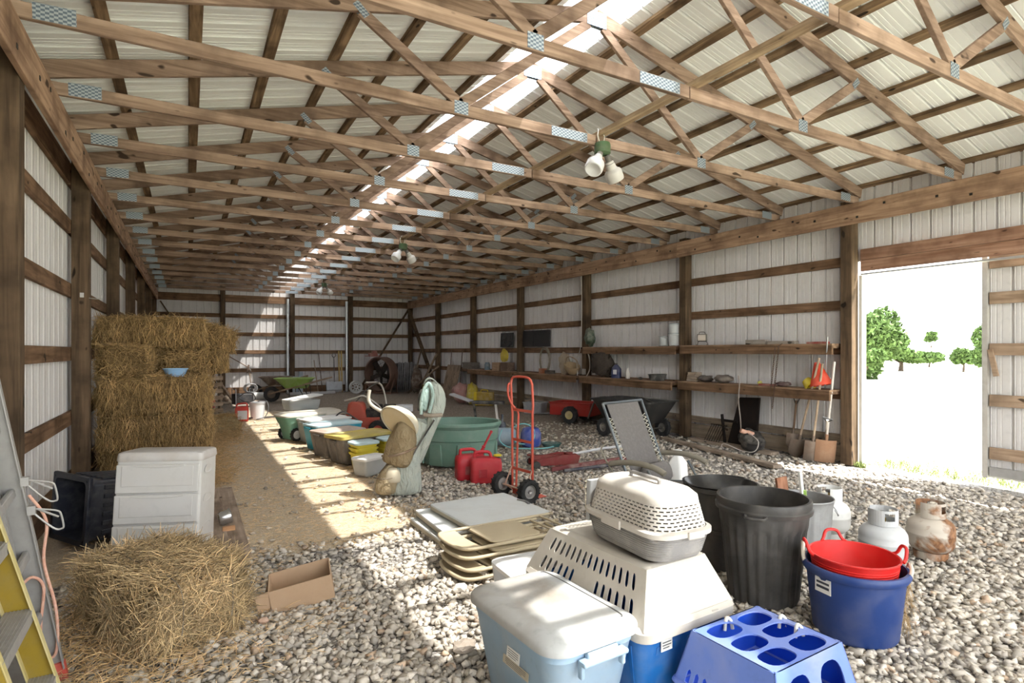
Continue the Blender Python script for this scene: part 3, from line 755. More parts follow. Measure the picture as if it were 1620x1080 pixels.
def tote(name, label, loc, rz, L, Wd, H, mat, lidmat=None, group=None, taper=0.84, r=0.05, ribs=0, handles=True, crown=0.0, cat='storage box', lidname='lid', rot=None):
    t = thing(name, label, cat, loc, rz, group, rot=rot)
    tote_mesh(L, Wd, H, taper, r).build('bin_body', mat, t, smooth=True)
    if ribs:
        mb = MB()
        for sx in (-1, 1):
            for i in range(ribs):
                y = (i-(ribs-1)/2)*L*taper/ribs
                k0, k1 = taper, taper+(1-taper)*0.86
                mb.bar((sx*Wd*k0/2, y*0.98, 0.03), (sx*Wd*k1/2, y, H-0.08), 0.035, 0.012, (1,0,0))
        for sy in (-1, 1):
            for i in range(max(2, ribs-1)):
                x = (i-(max(2, ribs-1)-1)/2)*Wd*taper/max(2, ribs-1)
                mb.bar((x, sy*L*taper/2, 0.03), (x, sy*L*(taper+(1-taper)*0.86)/2, H-0.08), 0.035, 0.012, (0,1,0))
        mb.build('rib', mat, t, bevel=0.003, seg=1)
    if handles:
        for sy in (-1, 1):
            MB().box((0, sy*(L/2+0.012), H-0.05), (Wd*0.34, 0.03, 0.035)).build('handle', mat, t, bevel=0.008)
    if lidmat: lid_mesh(L, Wd, H, r=r+0.01, crown=crown).build(lidname, lidmat, t, smooth=True, angle=50)
    return t
# big pale blue tote in front
lb = plastic((0.30,0.43,0.56), 0.42, 0.45, (0.50,0.50,0.48), 5)
t = tote('storage_tote', 'large pale blue tote with a dusty domed white lid, nearest the camera', (1.46, 2.22, 0), math.radians(3), 0.70, 0.48, 0.415, lb, None, taper=0.80, r=0.09)
dust = plastic((0.45,0.46,0.46), 0.5, 0.95, (0.30,0.255,0.205), 3.0)
s = [(rrect(0.50, 0.72, 0.10, 8), 0.385), (rrect(0.52, 0.74, 0.11, 8), 0.388), (rrect(0.52, 0.74, 0.11, 8), 0.412), (rrect(0.50, 0.72, 0.10, 8), 0.424), (rrect(0.43, 0.62, 0.08, 8), 0.440), (rrect(0.20, 0.30, 0.05, 8), 0.448)]
MB().loft(s).build('lid', dust, t, smooth=True, angle=60)
mb = MB()
mb.tube(curve_pts([(0.17, -0.30, 0.441), (0.185, -0.26, 0.442), (0.188, 0.0, 0.442), (0.185, 0.26, 0.442), (0.165, 0.30, 0.441)], 8), 0.0035, 5)
mb.build('lid_seam', plastic((0.12,0.12,0.12), 0.7), t)
for sy in (-1, 1):
    MB().box((0, sy*0.375, 0.35), (0.24, 0.05, 0.022)).box((-0.11, sy*0.365, 0.32), (0.02, 0.03, 0.07)).box((0.11, sy*0.365, 0.32), (0.02, 0.03, 0.07)).build('grip', lb, t, bevel=0.008)
MB().box((0.252, -0.22, 0.375), (0.03, 0.10, 0.03)).build('latch', lb, t, bevel=0.006)
lw_ = plastic((0.75,0.74,0.70), 0.6, 0.3)
def slope_label(t, x, y, z, w, h, ang, name='label', mat=None, dark=None):
    M = T3(x, y, z) @ Ry(ang)
    MB(M).box((0, 0, 0), (0.002, w, h)).build(name, mat or lw_, t)
    mb = MB(M)
    for i in range(4): mb.box((-0.0015, (0.05 if i == 3 else 0)*w, h*(0.3-0.2*i)), (0.0008, w*(0.8 if i != 3 else 0.6), h*0.05))
    o = mb.build('printing', dark or plastic((0.10,0.10,0.11), 0.7, 0.0), t)
slope_label(t, -0.2325, -0.05, 0.275, 0.10, 0.045, 0.12, 'label')
slope_label(t, -0.2275, -0.06, 0.225, 0.20, 0.035, 0.12, 'sticker', plastic((0.45,0.40,0.30), 0.7, 0.5))

# ------------------------------------------------------------------ pet kennel (cream top, blue base) and the carrier on it
def kennel():
    cr = plastic((0.52,0.485,0.43), 0.5, 0.4, (0.38,0.33,0.28), 5); bl = plastic((0.015,0.14,0.44), 0.35, 0.25, (0.35,0.42,0.5), 9)
    t = thing('pet_kennel', 'big dog kennel with cream ventilated top and bright blue base behind the pale blue tote', 'pet kennel', (2.00, 2.34, 0), math.radians(3))
    W0, L0 = 0.62, 0.92
    MB().loft([(rrect(W0*0.84, L0*0.86, 0.06), 0.0), (rrect(W0*0.87, L0*0.89, 0.06), 0.02), (rrect(W0*0.96, L0*0.96, 0.06), 0.30), (rrect(W0*0.98, L0*0.98, 0.06), 0.335),
        (rrect(W0*0.93, L0*0.93, 0.06), 0.335), (rrect(W0*0.84, L0*0.86, 0.06), 0.03)], True, True).build('base_shell', bl, t, smooth=True)
    mb = MB()
    for i in range(9):
        y = -0.36+0.09*i; mb.bar((-0.265, y, 0.03), (-0.295, y, 0.28), 0.02, 0.01, (1,0,0)).bar((0.265, y, 0.03), (0.295, y, 0.28), 0.02, 0.01, (1,0,0))
    for i in range(5):
        x = -0.2+0.1*i; mb.bar((x, -0.385, 0.03), (x, -0.437, 0.28), 0.02, 0.012, (0,1,0))
    mb.build('rib', bl, t)
    # top shell: sloped sides with slotted vents (a plate with real holes) in the long faces
    zb, zt = 0.345, 0.60; wb, wt, lb_, lt = W0/2, 0.20, L0/2, 0.37
    MB().loft([(rrect(W0+0.03, L0+0.03, 0.07), 0.325), (rrect(W0+0.035, L0+0.035, 0.07), 0.365), (rrect(W0-0.005, L0-0.005, 0.06), 0.385), (rrect(W0-0.03, L0-0.03, 0.06), 0.38), (rrect(W0-0.03, L0-0.03, 0.06), 0.33)], False, False).build('shell_rim', cr, t, smooth=True)
    def lerp(a, b, k): return a+(b-a)*k
    def side(s):
        def f(off):
            def g(y, k):   # y along, k height 0..1
                yy = y*lerp(lb_-0.005, lt, k); return (s*(lerp(wb-0.005, wt, k)-off), yy, lerp(0.375, zt, k)-off*0.3)
            return g
        holes = []
        for row in range(2):
            for i in range(15):
                y0 = -0.80+i*0.112; k0, k1 = (0.56, 0.86) if row == 0 else (0.13, 0.43)
                if row == 1 and i in (6, 7, 8): continue
                w = 0.028; hs = []
                for a in range(9): hs.append((y0+w*math.cos(PI*a/8), k1-0.08+0.08*math.sin(PI*a/8)))
                for a in range(9): hs.append((y0-w*math.cos(PI*a/8), k0+0.08-0.08*math.sin(PI*a/8)))
                holes.append(hs)
        return MB().plate([(-1,0),(1,0),(1,1),(-1,1)], holes, f(0), f(0.006)).build('vented_side', cr, t)
    side(-1); side(1)
    for s in (-1, 1):
        vs = [(-wb+0.005, s*(lb_-0.005), 0.375), (wb-0.005, s*(lb_-0.005), 0.375), (wt, s*lt, zt), (-wt, s*lt, zt)]
        MB().add(vs, [(0,1,2,3)]).add([(x*0.985, y*0.985, z-0.004) for x, y, z in vs], [(3,2,1,0)]).build('end_panel', cr, t, fixn=False)
    MB().loft([(rrect(wt*2+0.004, lt*2+0.004, 0.02), zt-0.012), (rrect(wt*2+0.002, lt*2+0.002, 0.03), zt), (rrect(wt*2-0.03, lt*2-0.03, 0.03), zt+0.008), (rrect(wt*2-0.10, lt*2-0.10, 0.03), zt+0.008), (rrect(wt*2-0.12, lt*2-0.12, 0.03), zt+0.0)]).build('top_panel', cr, t, smooth=True, angle=50)
    mb = MB()
    for x, y, a in ((-0.31, -0.2, 0), (0.32, -0.2, 0), (-0.1, -0.47, 1), (0.15, -0.47, 1)):
        mb.box((x, y, 0.35), (0.008, 0.045, 0.05) if not a else (0.045, 0.008, 0.05))
    mb.build('clip', cr, t, bevel=0.003)
    MB().box((-0.16, -0.452, 0.285), (0.07, 0.004, 0.05), ).build('label', lw_, t)
    MB().box((-0.16, -0.4545, 0.298), (0.055, 0.001, 0.004)).box((-0.16, -0.4545, 0.286), (0.055, 0.001, 0.004)).box((-0.165, -0.4545, 0.274), (0.04, 0.001, 0.004)).build('printing', plastic((0.1,0.1,0.1), 0.7, 0), t)
kennel()
def carrier():
    wh = plastic((0.55,0.515,0.47), 0.45, 0.4, (0.40,0.35,0.30), 4); gr = plastic((0.25,0.24,0.23), 0.5, 0.5, (0.5,0.46,0.42), 14)
    t = thing('pet_carrier', 'small grey and cream pet carrier with slotted sides on top of the kennel', 'pet carrier', (2.03, 2.20, 0.6105), math.radians(-3)); t.scale = (1.1, 1.1, 1.08)
    W0, L0 = 0.33, 0.56
    MB().loft([(rrect(W0*0.74, L0*0.76, 0.07, 8), 0.0), (rrect(W0*0.86, L0*0.86, 0.08, 8), 0.012), (rrect(W0*0.93, L0*0.93, 0.09, 8), 0.05), (rrect(W0*0.97, L0*0.97, 0.09, 8), 0.12), (rrect(W0*0.90, L0*0.93, 0.09, 8), 0.12), (rrect(W0*0.7, L0*0.74, 0.08, 8), 0.02)]).build('tray', gr, t, smooth=True)
    mb = MB()
    for k in range(9):
        z = 0.03+0.01*k; q = 0.885+0.0095*k
        mb.loft([(rrect(W0*q+0.004, L0*q+0.004, 0.08, 8), z), (rrect(W0*q+0.010, L0*q+0.010, 0.08, 8), z+0.002), (rrect(W0*q+0.004, L0*q+0.004, 0.08, 8), z+0.004)], False, False)
    mb.build('tray_rib', gr, t, smooth=True)
    MB().loft([(rrect(W0+0.01, L0+0.01, 0.09, 8), 0.118), (rrect(W0+0.025, L0+0.025, 0.10, 8), 0.121), (rrect(W0+0.025, L0+0.025, 0.10, 8), 0.140), (rrect(W0-0.01, L0-0.01, 0.09, 8), 0.147)], False, False).build('rim', wh, t, smooth=True)
    # upper shell: vented band built from a rounded rectangle path with real holes, then the dome
    N = 240
    path = rrect(1, 1, 0.5, 5)
    def ring(u, k, off=0.0):
        # u in 0..1 around, k height 0..1
        w = (W0-0.012)*(1-0.13*k)-2*off; l = (L0-0.012)*(1-0.07*k)-2*off; r = 0.095
        per = [0]; pts = rrect(w, l, r, 8); n = len(pts)
        for i in range(n): per.append(per[-1]+math.dist(pts[i], pts[(i+1) % n]))
        s = (u % 1.0)*per[-1]
        for i in range(n):
            if per[i+1] >= s:
                a = (s-per[i])/max(1e-9, per[i+1]-per[i]); p, q = pts[i], pts[(i+1) % n]
                return (p[0]+(q[0]-p[0])*a, p[1]+(q[1]-p[1])*a, 0.145+0.105*k)
    mb = MB(); cols, rows = 52, 7
    for rr_ in range(rows):
        for cc in range(cols):
            u0 = (cc+0.5*(rr_ % 2))/cols; du = 1/cols; k0 = rr_/rows; dk = 1/rows
            uc = (u0+du/2) % 1
            x, y, z = ring(uc, k0)
            vent = y < L0*0.40
            holes = [[(u0+du*0.16, k0+dk*0.30), (u0+du*0.84, k0+dk*0.30), (u0+du*0.84, k0+dk*0.70), (u0+du*0.16, k0+dk*0.70)]] if vent else []
            out = [(u0, k0), (u0+du, k0), (u0+du, k0+dk), (u0, k0+dk)]
            mb.plate(out, holes, lambda a, b: ring(a, b), lambda a, b: ring(a, b, 0.004))
    mb.build('vented_band', wh, t, fixn=False)
    MB().loft([(rrect((W0-0.012)*0.87, (L0-0.012)*0.93, 0.095, 8), 0.249), (rrect(W0*0.83, L0*0.90, 0.10, 8), 0.275), (rrect(W0*0.70, L0*0.82, 0.10, 8), 0.298), (rrect(W0*0.45, L0*0.7, 0.07, 8), 0.306), (rrect(W0*0.1, L0*0.4, 0.015, 8), 0.308)], False, True).build('dome', wh, t, smooth=True, angle=60)
    MB().tube([(0.0, -0.10, 0.300), (0.0, -0.10, 0.322), (0.0, -0.09, 0.328), (0.0, 0.09, 0.328), (0.0, 0.10, 0.322), (0.0, 0.10, 0.300)], 0.009, 8).build('handle', gr, t, smooth=True)
    for s in (-1, 1):
        MB().box((s*(W0/2+0.015), 0.02, 0.128), (0.012, 0.14, 0.042)).build('clamp', wh, t, bevel=0.006)
    MB().box((0.03, -(L0/2+0.015), 0.128), (0.09, 0.012, 0.034)).build('clamp', wh, t, bevel=0.006)
    # raised arrow on the dome corner
    # wire door at the far end
    mb = MB(); y = L0/2+0.012
    MB().loft([(rrect(0.27, 0.03, 0.01), 0.06), (rrect(0.25, 0.035, 0.01), 0.26)]).build('door_surround', plastic((0.42,0.43,0.44), 0.4, 0.3), t, smooth=True).location = (0, y-0.012, 0)
    y += 0.02
    for i in range(9): x = -0.10+0.025*i; mb.tube([(x, y, 0.05), (x, y+0.03, 0.10), (x, y+0.03, 0.22), (x, y, 0.27)], 0.002, 5)
    for i in range(6): z = 0.08+0.032*i; mb.tube([(-0.105, y+0.028, z), (0.105, y+0.028, z)], 0.002, 5)
    mb.build('wire_door', plastic((0.72,0.66,0.52), 0.4, 0.2), t)
carrier()
def blue_carrier():
    bl = plastic((0.13,0.21,0.58), 0.45, 0.6, (0.36,0.37,0.52), 3.2); bi = plastic((0.01,0.07,0.52), 0.4, 0.05)
    t = thing('small_pet_carrier', 'open bright blue pet carrier with six rounded holes in its top', 'pet carrier', (2.15, 1.59, 0), math.radians(2))
    Wt, Lt, zt, Wb, Lb, zb = 0.46, 0.40, 0.38, 0.56, 0.50, 0.165
    def hole(cx, cy, a, b, n=20, p=2.7):
        return [(cx+a*math.copysign(abs(math.cos(2*PI*i/n))**(2/p), math.cos(2*PI*i/n)), cy+b*math.copysign(abs(math.sin(2*PI*i/n))**(2/p), math.sin(2*PI*i/n))) for i in range(n)]
    outer = rrect(Wt, Lt, 0.035, 5)
    hs = [hole(x, y, 0.088, 0.054) for y in (-0.125, 0.0, 0.125) for x in (-0.105, 0.105)]
    MB().plate(outer, hs, lambda x, y: (x, y, zt), lambda x, y: (x*0.99, y*0.99, zt-0.006)).build('top_grid', bl, t, bevel=0)
    s0, s1 = (Wt, Lt, zt), (Wb, Lb, zb)
    def wallp(axis, sgn, holes, m):
        def f(off):
            def g(u, k):
                w = Wt+(Wb-Wt)*(1-k); l = Lt+(Lb-Lt)*(1-k); z = zb+(zt-zb)*k
                if axis == 'y': return (u*(w/2-0.0), sgn*(l/2-off), z)
                return (sgn*(w/2-off), u*(l/2-0.0), z)
            return g
        MB().plate([(-1,0),(1,0),(1,1),(-1,1)], holes, f(0), f(0.006)).build('side_wall', m, t)
    wallp('x', -1, [[(-0.78+0.17*i-0.045, 0.02), (-0.78+0.17*i+0.045, 0.02), (-0.78+0.17*i+0.045, 0.24), (-0.78+0.17*i, 0.30), (-0.78+0.17*i-0.045, 0.24)] for i in range(10)], bl)
    wallp('x', 1, [], bl)
    for ax in (0, 1):
        a = [(0.985, -0.985), (0.985, 0.985)] if ax == 0 else [(0.985, 0.985), (-0.985, 0.985)]
        q = [(u*W_/2-(0.012 if ax == 0 else 0), v*L_/2-(0.012 if ax else 0), z) for (W_, L_, z) in ((Wb, Lb, zb), (Wt, Lt, zt-0.01)) for u, v in a]
        MB().add(q+[(x-(0.002 if ax == 0 else 0), y-(0.002 if ax else 0), z) for x, y, z in q], [(0,1,3,2), (4,6,7,5), (0,2,6,4), (1,5,7,3), (2,3,7,6), (0,4,5,1)]).build('inner_wall', bi, t)
    wallp('y', -1, [hole(-0.42, 0.45, 0.30, 0.36), hole(0.45, 0.45, 0.30, 0.36)], bl)
    wallp('y', 1, [], bl)
    MB().loft([(rrect(Wb+0.03, Lb+0.03, 0.04), 0.15), (rrect(Wb+0.04, Lb+0.04, 0.04), 0.157), (rrect(Wb+0.03, Lb+0.03, 0.04), 0.168), (rrect(Wb-0.02, Lb-0.02, 0.03), 0.168), (rrect(Wb-0.02, Lb-0.02, 0.03), 0.15)], False, False).build('rim', bl, t, smooth=True)
    MB().loft([(rrect(Wb*0.82, Lb*0.82, 0.04), 0.0), (rrect(Wb*0.86, Lb*0.86, 0.04), 0.015), (rrect(Wb*0.97, Lb*0.97, 0.04), 0.15), (rrect(Wb*0.94, Lb*0.94, 0.04), 0.15), (rrect(Wb*0.82, Lb*0.82, 0.04), 0.02)]).build('base_shell', bi, t, smooth=True)
    w = plastic((0.62,0.63,0.60), 0.8, 0.2)
    for x, y in ((0.21, 0.06), (-0.02, 0.175), (0.19, -0.03)):
        k = MB().tube(curve_pts([(x-0.02, y, 0.34), (x-0.012, y, 0.382), (x, y, 0.392), (x+0.010, y-0.01, 0.380), (x+0.015, y-0.015, 0.345)], 6), 0.008, 7).build('rope', w, t, smooth=True)
blue_carrier()

# ------------------------------------------------------------------ trash cans
def bin_black():
    m = plastic((0.032,0.030,0.028), 0.42, 0.4, (0.24,0.22,0.20), 4); t = thing('trash_can', 'tall open black ribbed plastic trash can beside the blue tub', 'trash can', (3.265, 2.43, 0))
    n = 96; H = 0.655
    def ringp(r, fl): return [((r-(fl if (i//2) % 2 else 0))*math.cos(2*PI*i/n), (r-(fl if (i//2) % 2 else 0))*math.sin(2*PI*i/n)) for i in range(n)]
    MB().loft([(ringp(0.205, 0), 0), (ringp(0.215, 0.012), 0.03), (ringp(0.258, 0.014), 0.46), (ringp(0.266, 0.0), 0.50), (ringp(0.272, 0), 0.57), (ringp(0.292, 0), 0.575), (ringp(0.297, 0), 0.60), (ringp(0.288, 0), 0.61), (ringp(0.290, 0), H-0.01), (ringp(0.285, 0), H), (ringp(0.268, 0), H), (ringp(0.262, 0), H-0.05), (ringp(0.20, 0), 0.03)]).build('can_body', m, t, smooth=True, angle=30)
    for s in (-1, 1):
        MB(Rz(0.5)).tube(curve_pts([(s*0.29, -0.06, 0.59), (s*0.33, -0.05, 0.585), (s*0.335, 0.0, 0.583), (s*0.33, 0.05, 0.585), (s*0.29, 0.06, 0.59)], 5), 0.010, 6).build('handle', m, t, smooth=True)
    m2 = plastic((0.05,0.046,0.042), 0.5, 0.35, (0.22,0.19,0.17), 6)
    t = thing('trash_can', 'dusty dark trash can with a black liner, half hidden behind the ribbed one', 'trash can', (3.50, 2.97, 0))
    MB().lathe([(0.001, 0), (0.20, 0), (0.235, 0.28), (0.246, 0.285), (0.246, 0.30), (0.238, 0.305), (0.258, 0.56), (0.272, 0.57), (0.272, 0.60), (0.255, 0.60), (0.25, 0.56), (0.195, 0.02), (0.001, 0.02)], 48).build('can_body', m2, t, smooth=True, angle=30)
    bm = bmesh.new(); bmesh.ops.create_circle(bm, cap_ends=True, radius=0.25, segments=40); bmesh.ops.inset_region(bm, faces=bm.faces[:], thickness=0.03)
    mb = MB(); secs = []
    for q, z in ((0.262, 0.605), (0.268, 0.612), (0.25, 0.615), (0.22, 0.56), (0.15, 0.50), (0.06, 0.48), (0.005, 0.475)):
        secs.append(([((q+0.012*noise.noise(Vector((a, z*9, 0)))*3*min(1, q*6))*math.cos(a), (q+0.012*noise.noise(Vector((a, z*9, 5)))*2*min(1, q*6))*math.sin(a)) for a in [2*PI*i/60 for i in range(60)]], z))
    bm.free(); mb.loft(secs, False, True).build('liner', plastic((0.012,0.012,0.013), 0.3, 0.1), t, smooth=True)
    g = metal((0.36,0.36,0.36), 0.5, 0.35, (0.28,0.26,0.24), 8, 0.7)
    t = thing('metal_bin', 'small fluted galvanised bin holding wooden offcuts, behind the ribbed trash can', 'bin', (4.12, 2.72, 0))
    n = 80
    def rp(r, f=0): return [((r-(f if (i//2) % 2 else 0))*math.cos(2*PI*i/n), (r-(f if (i//2) % 2 else 0))*math.sin(2*PI*i/n)) for i in range(n)]
    MB().loft([(rp(0.175), 0), (rp(0.18, 0.005), 0.03), (rp(0.208, 0.006), 0.40), (rp(0.212), 0.44), (rp(0.218), 0.47), (rp(0.222), 0.475), (rp(0.218), 0.482), (rp(0.210), 0.478), (rp(0.172), 0.02)]).build('can_body', g, t, smooth=True, angle=30)
    for s in (-1, 1): MB(Rz(2.2)).tube(curve_pts([(s*0.214, -0.05, 0.41), (s*0.235, -0.05, 0.38), (s*0.24, 0, 0.36), (s*0.235, 0.05, 0.38), (s*0.214, 0.05, 0.41)], 5), 0.005, 6).build('handle', g, t, smooth=True)
    cw = wood('z', (0.25,0.15,0.09), (0.55,0.40,0.27))
    for (a, b, w, nm, mt, lab) in (((-0.10, 0.02, 0.03), (-0.12, 0.10, 0.62), 0.12, 'wooden_offcut', wood('z', (0.22,0.09,0.05), (0.42,0.22,0.14)), 'reddish wooden offcut standing in the galvanised bin'),
                          ((0.02, -0.04, 0.03), (0.0, 0.02, 0.66), 0.03, 'wooden_stick', plastic((0.62,0.64,0.62), 0.5), 'white stick with a pointed top standing in the galvanised bin'),
                          ((-0.04, -0.06, 0.03), (-0.12, -0.10, 0.56), 0.02, 'plastic_strip', plastic((0.35,0.55,0.12), 0.5), 'lime green strip standing in the galvanised bin')):
        o = MB().bar(a, b, w, 0.018).build(nm, mt); o.location = (4.12, 2.72, 0.0); tag(o, lab, 'offcut')
bin_black()

# ------------------------------------------------------------------ blue tub with the red tub in it
def tubs():
    bl = plastic((0.014,0.04,0.16), 0.4, 0.35, (0.17,0.17,0.21), 6)
    t = thing('muck_tub', 'round dark blue tub with rope handles holding the red tub', 'tub', (3.30, 1.86, 0))
    MB().lathe([(0.001, 0), (0.20, 0), (0.213, 0.02), (0.247, 0.345), (0.262, 0.35), (0.270, 0.365), (0.270, 0.385), (0.262, 0.395), (0.248, 0.395), (0.240, 0.37), (0.205, 0.03), (0.001, 0.025)], 64).build('tub_body', bl, t, smooth=True, angle=40)
    rp = plastic((0.60,0.55,0.46), 0.9, 0.4, (0.4,0.35,0.3), 50)
    for a, up in ((2.15, 1), (-1.0, 0)):
        M = Rz(a); p = [(0.25, -0.055, 0.37), (0.262, -0.05, 0.41), (0.262, 0.0, 0.475 if up else 0.425), (0.262, 0.05, 0.41), (0.25, 0.055, 0.37)]
        MB(M).tube(curve_pts(p, 7), 0.011, 8).build('rope_handle', rp, t, smooth=True)
    MB(Rz(-3.30)).box((0.2435, 0, 0.30), (0.003, 0.10, 0.08), Ry(0)).build('label', lw_, t)
    MB(Rz(-3.30)).box((0.2455, 0, 0.315), (0.001, 0.08, 0.012)).box((0.2455, 0, 0.29), (0.001, 0.08, 0.014)).build('printing', plastic((0.05,0.05,0.06), 0.7, 0), t)
    P, D = [], []
    for i in range(90):
        a = -0.97+random.gauss(0, 0.08); z = random.uniform(0.12, 0.34); r = 0.222+0.11*z
        P.append((r*math.cos(a), r*math.sin(a), z)); D.append((random.gauss(0, 0.4), random.gauss(0, 0.4), -1))
    V, F = strands(np.array(P), np.array(D), rng.uniform(0.06, 0.15, len(P)), np.full(len(P), 0.001), 0.25)
    rt = np_mesh('roots', V, F, M_hay, parent=t, tone=np.repeat(rng.uniform(0.3, 0.8, size=(len(P), 1))*np.ones((len(P), 3)), 9, 0)); rt['kind'] = 'stuff'
    rd = plastic((0.62,0.018,0.016), 0.38, 0.12, (0.55,0.2,0.16), 8)
    t = thing('flexible_tub', 'shallow red flexible tub with loop handles, sitting inside the blue tub', 'tub', (3.30, 1.865, 0.20), 0.3)
    MB().lathe([(0.001, 0.0), (0.165, 0.0), (0.19, 0.04), (0.205, 0.10), (0.207, 0.105), (0.226, 0.232), (0.234, 0.24), (0.234, 0.248), (0.224, 0.246), (0.20, 0.10), (0.16, 0.01), (0.001, 0.008)], 64, 1.0, 0.98).build('tub_body', rd, t, smooth=True, angle=40)
    mb = MB()
    for k in range(7): z = 0.12+0.014*k; r = 0.2095+0.15*(z-0.12); mb.lathe([(r, z), (r+0.003, z+0.003), (r, z+0.006)], 64, 1, 0.98)
    mb.build('ridge', rd, t, smooth=True)
    for a, lf in ((-0.75, 0.0), (2.35, 0.0), (1.0, 0.0)):
        M = Rz(a-0.3)
        p = [(0.222, -0.075, 0.238), (0.240, -0.055, 0.255), (0.252, -0.035, 0.295), (0.256, 0.0, 0.305), (0.252, 0.035, 0.295), (0.240, 0.055, 0.255), (0.222, 0.075, 0.238)]
        MB(M).tube(curve_pts(p, 6), 0.009, 8).build('loop_handle', rd, t, smooth=True)
tubs()

# ------------------------------------------------------------------ propane tanks
def propane():
    def make(label, loc, rz, body, coll, rust=False, sc=1.0):
        t = thing('propane_tank', label, 'gas cylinder', loc, rz, 'propane tanks')
        r = 0.158
        pr = [(0.001, 0.035)]+[(r*math.sin(a), 0.13-0.10*math.cos(a)) for a in [PI/2*i/8 for i in range(1, 9)]]
        pr += [(r, 0.182), (r+0.003, 0.186), (r+0.003, 0.196), (r, 0.20), (r, 0.235)]+[(r*math.cos(a), 0.235+0.095*math.sin(a)) for a in [PI/2*i/8 for i in range(1, 8)]]+[(0.001, 0.331)]
        MB().lathe(pr, 48).build('body', body, t, smooth=True, angle=50)
        MB().lathe([(0.10, 0.0), (0.11, 0.0), (0.115, 0.055), (0.105, 0.055), (0.10, 0.0)], 36).build('foot_ring', body, t, smooth=True)
        # collar with two hand holes and an open front
        def f(off):
            return lambda u, z: ((0.098-off)*math.cos(u), (0.098-off)*math.sin(u), z)
        m = 30; a0, a1 = 0.35, 2*PI-0.35
        mb = MB()
        out = [(a0+(a1-a0)*i/m, 0.315) for i in range(m+1)]+[(a1-(a1-a0)*i/m, 0.43) for i in range(m+1)]
        def hole(c, w): return [(c-w, 0.375), (c-w*0.6, 0.355), (c+w*0.6, 0.355), (c+w, 0.375), (c+w, 0.395), (c+w*0.6, 0.41), (c-w*0.6, 0.41), (c-w, 0.395)]
        # split into strips so that the plate follows the curve
        step = (a1-a0)/m
        for i in range(m):
            u0, u1 = a0+i*step, a0+(i+1)*step; um = (u0+u1)/2
            inh = any(abs(um-c) < 0.42 for c in (PI-0.9, PI+0.9))
            for z0, z1 in (((0.315, 0.355), (0.41, 0.43)) if inh else ((0.315, 0.43),)):
                mb.plate([(u0, z0), (u1, z0), (u1, z1), (u0, z1)], [], f(0), f(0.004))
        mb.build('collar', coll, t, fixn=True)
        bm_ = metal((0.45,0.33,0.12), 0.35, 0.3)
        MB().lathe([(0.02, 0.325), (0.02, 0.36), (0.012, 0.362), (0.012, 0.385)], 16, caps=(False, True)).box((0.035, 0, 0.355), (0.05, 0.022, 0.022)).build('valve', bm_, t)
        MB().lathe([(0.001, 0.385), (0.028, 0.387), (0.032, 0.395), (0.028, 0.405), (0.001, 0.408)], 12).build('valve_knob', plastic((0.03,0.03,0.03), 0.5), t, smooth=True)
        return t
    gw = plastic((0.46,0.47,0.48), 0.4, 0.3, (0.55,0.5,0.46), 6); wh = plastic((0.72,0.72,0.70), 0.42, 0.25, (0.5,0.45,0.4), 6)
    m, nt, b = _nt('rusty_paint', 0.6); v = _coord(nt); n = _noise(nt, v, 3.6, 6, 0.6); n2 = _noise(nt, v, 30, 4)
    sep = nt.nodes.new('ShaderNodeSeparateXYZ'); nt.links.new(v, sep.inputs[0])
    c = _mix(nt, _ramp(nt, n, 0.45, 0.53), (0.44,0.39,0.33), _ramp(nt, n2, 0.3, 0.7, (0.11,0.045,0.02), (0.34,0.17,0.08)))
    nt.links.new(c, b.inputs['Base Color'])
    make('rust-stained propane tank, rightmost of the three', (5.02, 2.25, 0), 2.5, m, m)
    make('light grey propane tank with a grey collar, between the blue tub and the rusty tank', (4.50, 2.33, 0), 1.9, gw, gw)
    make('white propane tank behind the grey one, partly hidden by the galvanised bin', (4.80, 2.92, 0), 3.4, wh, wh)
propane()

# ------------------------------------------------------------------ left foreground: drawers, black tote, box, boards
def drawers():
    wh = plastic((0.56,0.55,0.53), 0.45, 0.3, (0.50,0.45,0.39), 4)
    t = thing('drawer_unit', 'white plastic three-drawer storage unit tilted back between the bales', 'drawer unit', (-0.16, 5.24, 0.05), 0, rot=(math.radians(-4), math.radians(1.5), math.radians(-16)))
    W0, L0, H0 = 0.61, 0.44, 0.77
    MB().loft([(rrect(W0*0.97, L0, 0.02), 0.0), (rrect(W0*0.94, L0*0.97, 0.02), H0-0.07)]).build('case', wh, t, smooth=True, angle=30)
    MB().loft([(rrect(W0*0.95, L0*0.99, 0.03), H0-0.07), (rrect(W0*0.975, L0*1.02, 0.035), H0-0.06), (rrect(W0*0.95, L0, 0.035), H0-0.01), (rrect(W0*0.90, L0*0.94, 0.04), H0)]).build('top', plastic((0.54,0.52,0.50), 0.5, 0.7, (0.38,0.31,0.24), 3), t, smooth=True, angle=50)
    for k in range(3):
        z0 = 0.02+k*0.225; w = W0*(0.945-0.012*k)
        mb = MB()
        y = -L0/2-0.012
        mb.box((0, y, z0+0.105), (w, 0.022, 0.212))
        d = mb.build('drawer', wh, t, bevel=0.008)
        MB().box((0, y-0.013, z0+0.125), (w*0.86, 0.006, 0.15)).build('front_panel', wh, d, bevel=0.004)
        MB().tube(curve_pts([(-w*0.32, y-0.014, z0+0.203), (-w*0.2, y-0.016, z0+0.194), (0, y-0.017, z0+0.19), (w*0.2, y-0.016, z0+0.194), (w*0.32, y-0.014, z0+0.203)], 5), 0.006, 6).build('grip', wh, d, smooth=True)
        MB(T3(W0*0.475, -0.02, z0+0.15) @ Ry(PI/2) ).loft([(circ(0.035, 24, 0.11), -0.002), (circ(0.040, 24, 0.12), 0.004), (circ(0.028, 24, 0.10), 0.004), (circ(0.024, 24, 0.09), 0.0)], False, True).build('side_recess', wh, t, smooth=True)
drawers()
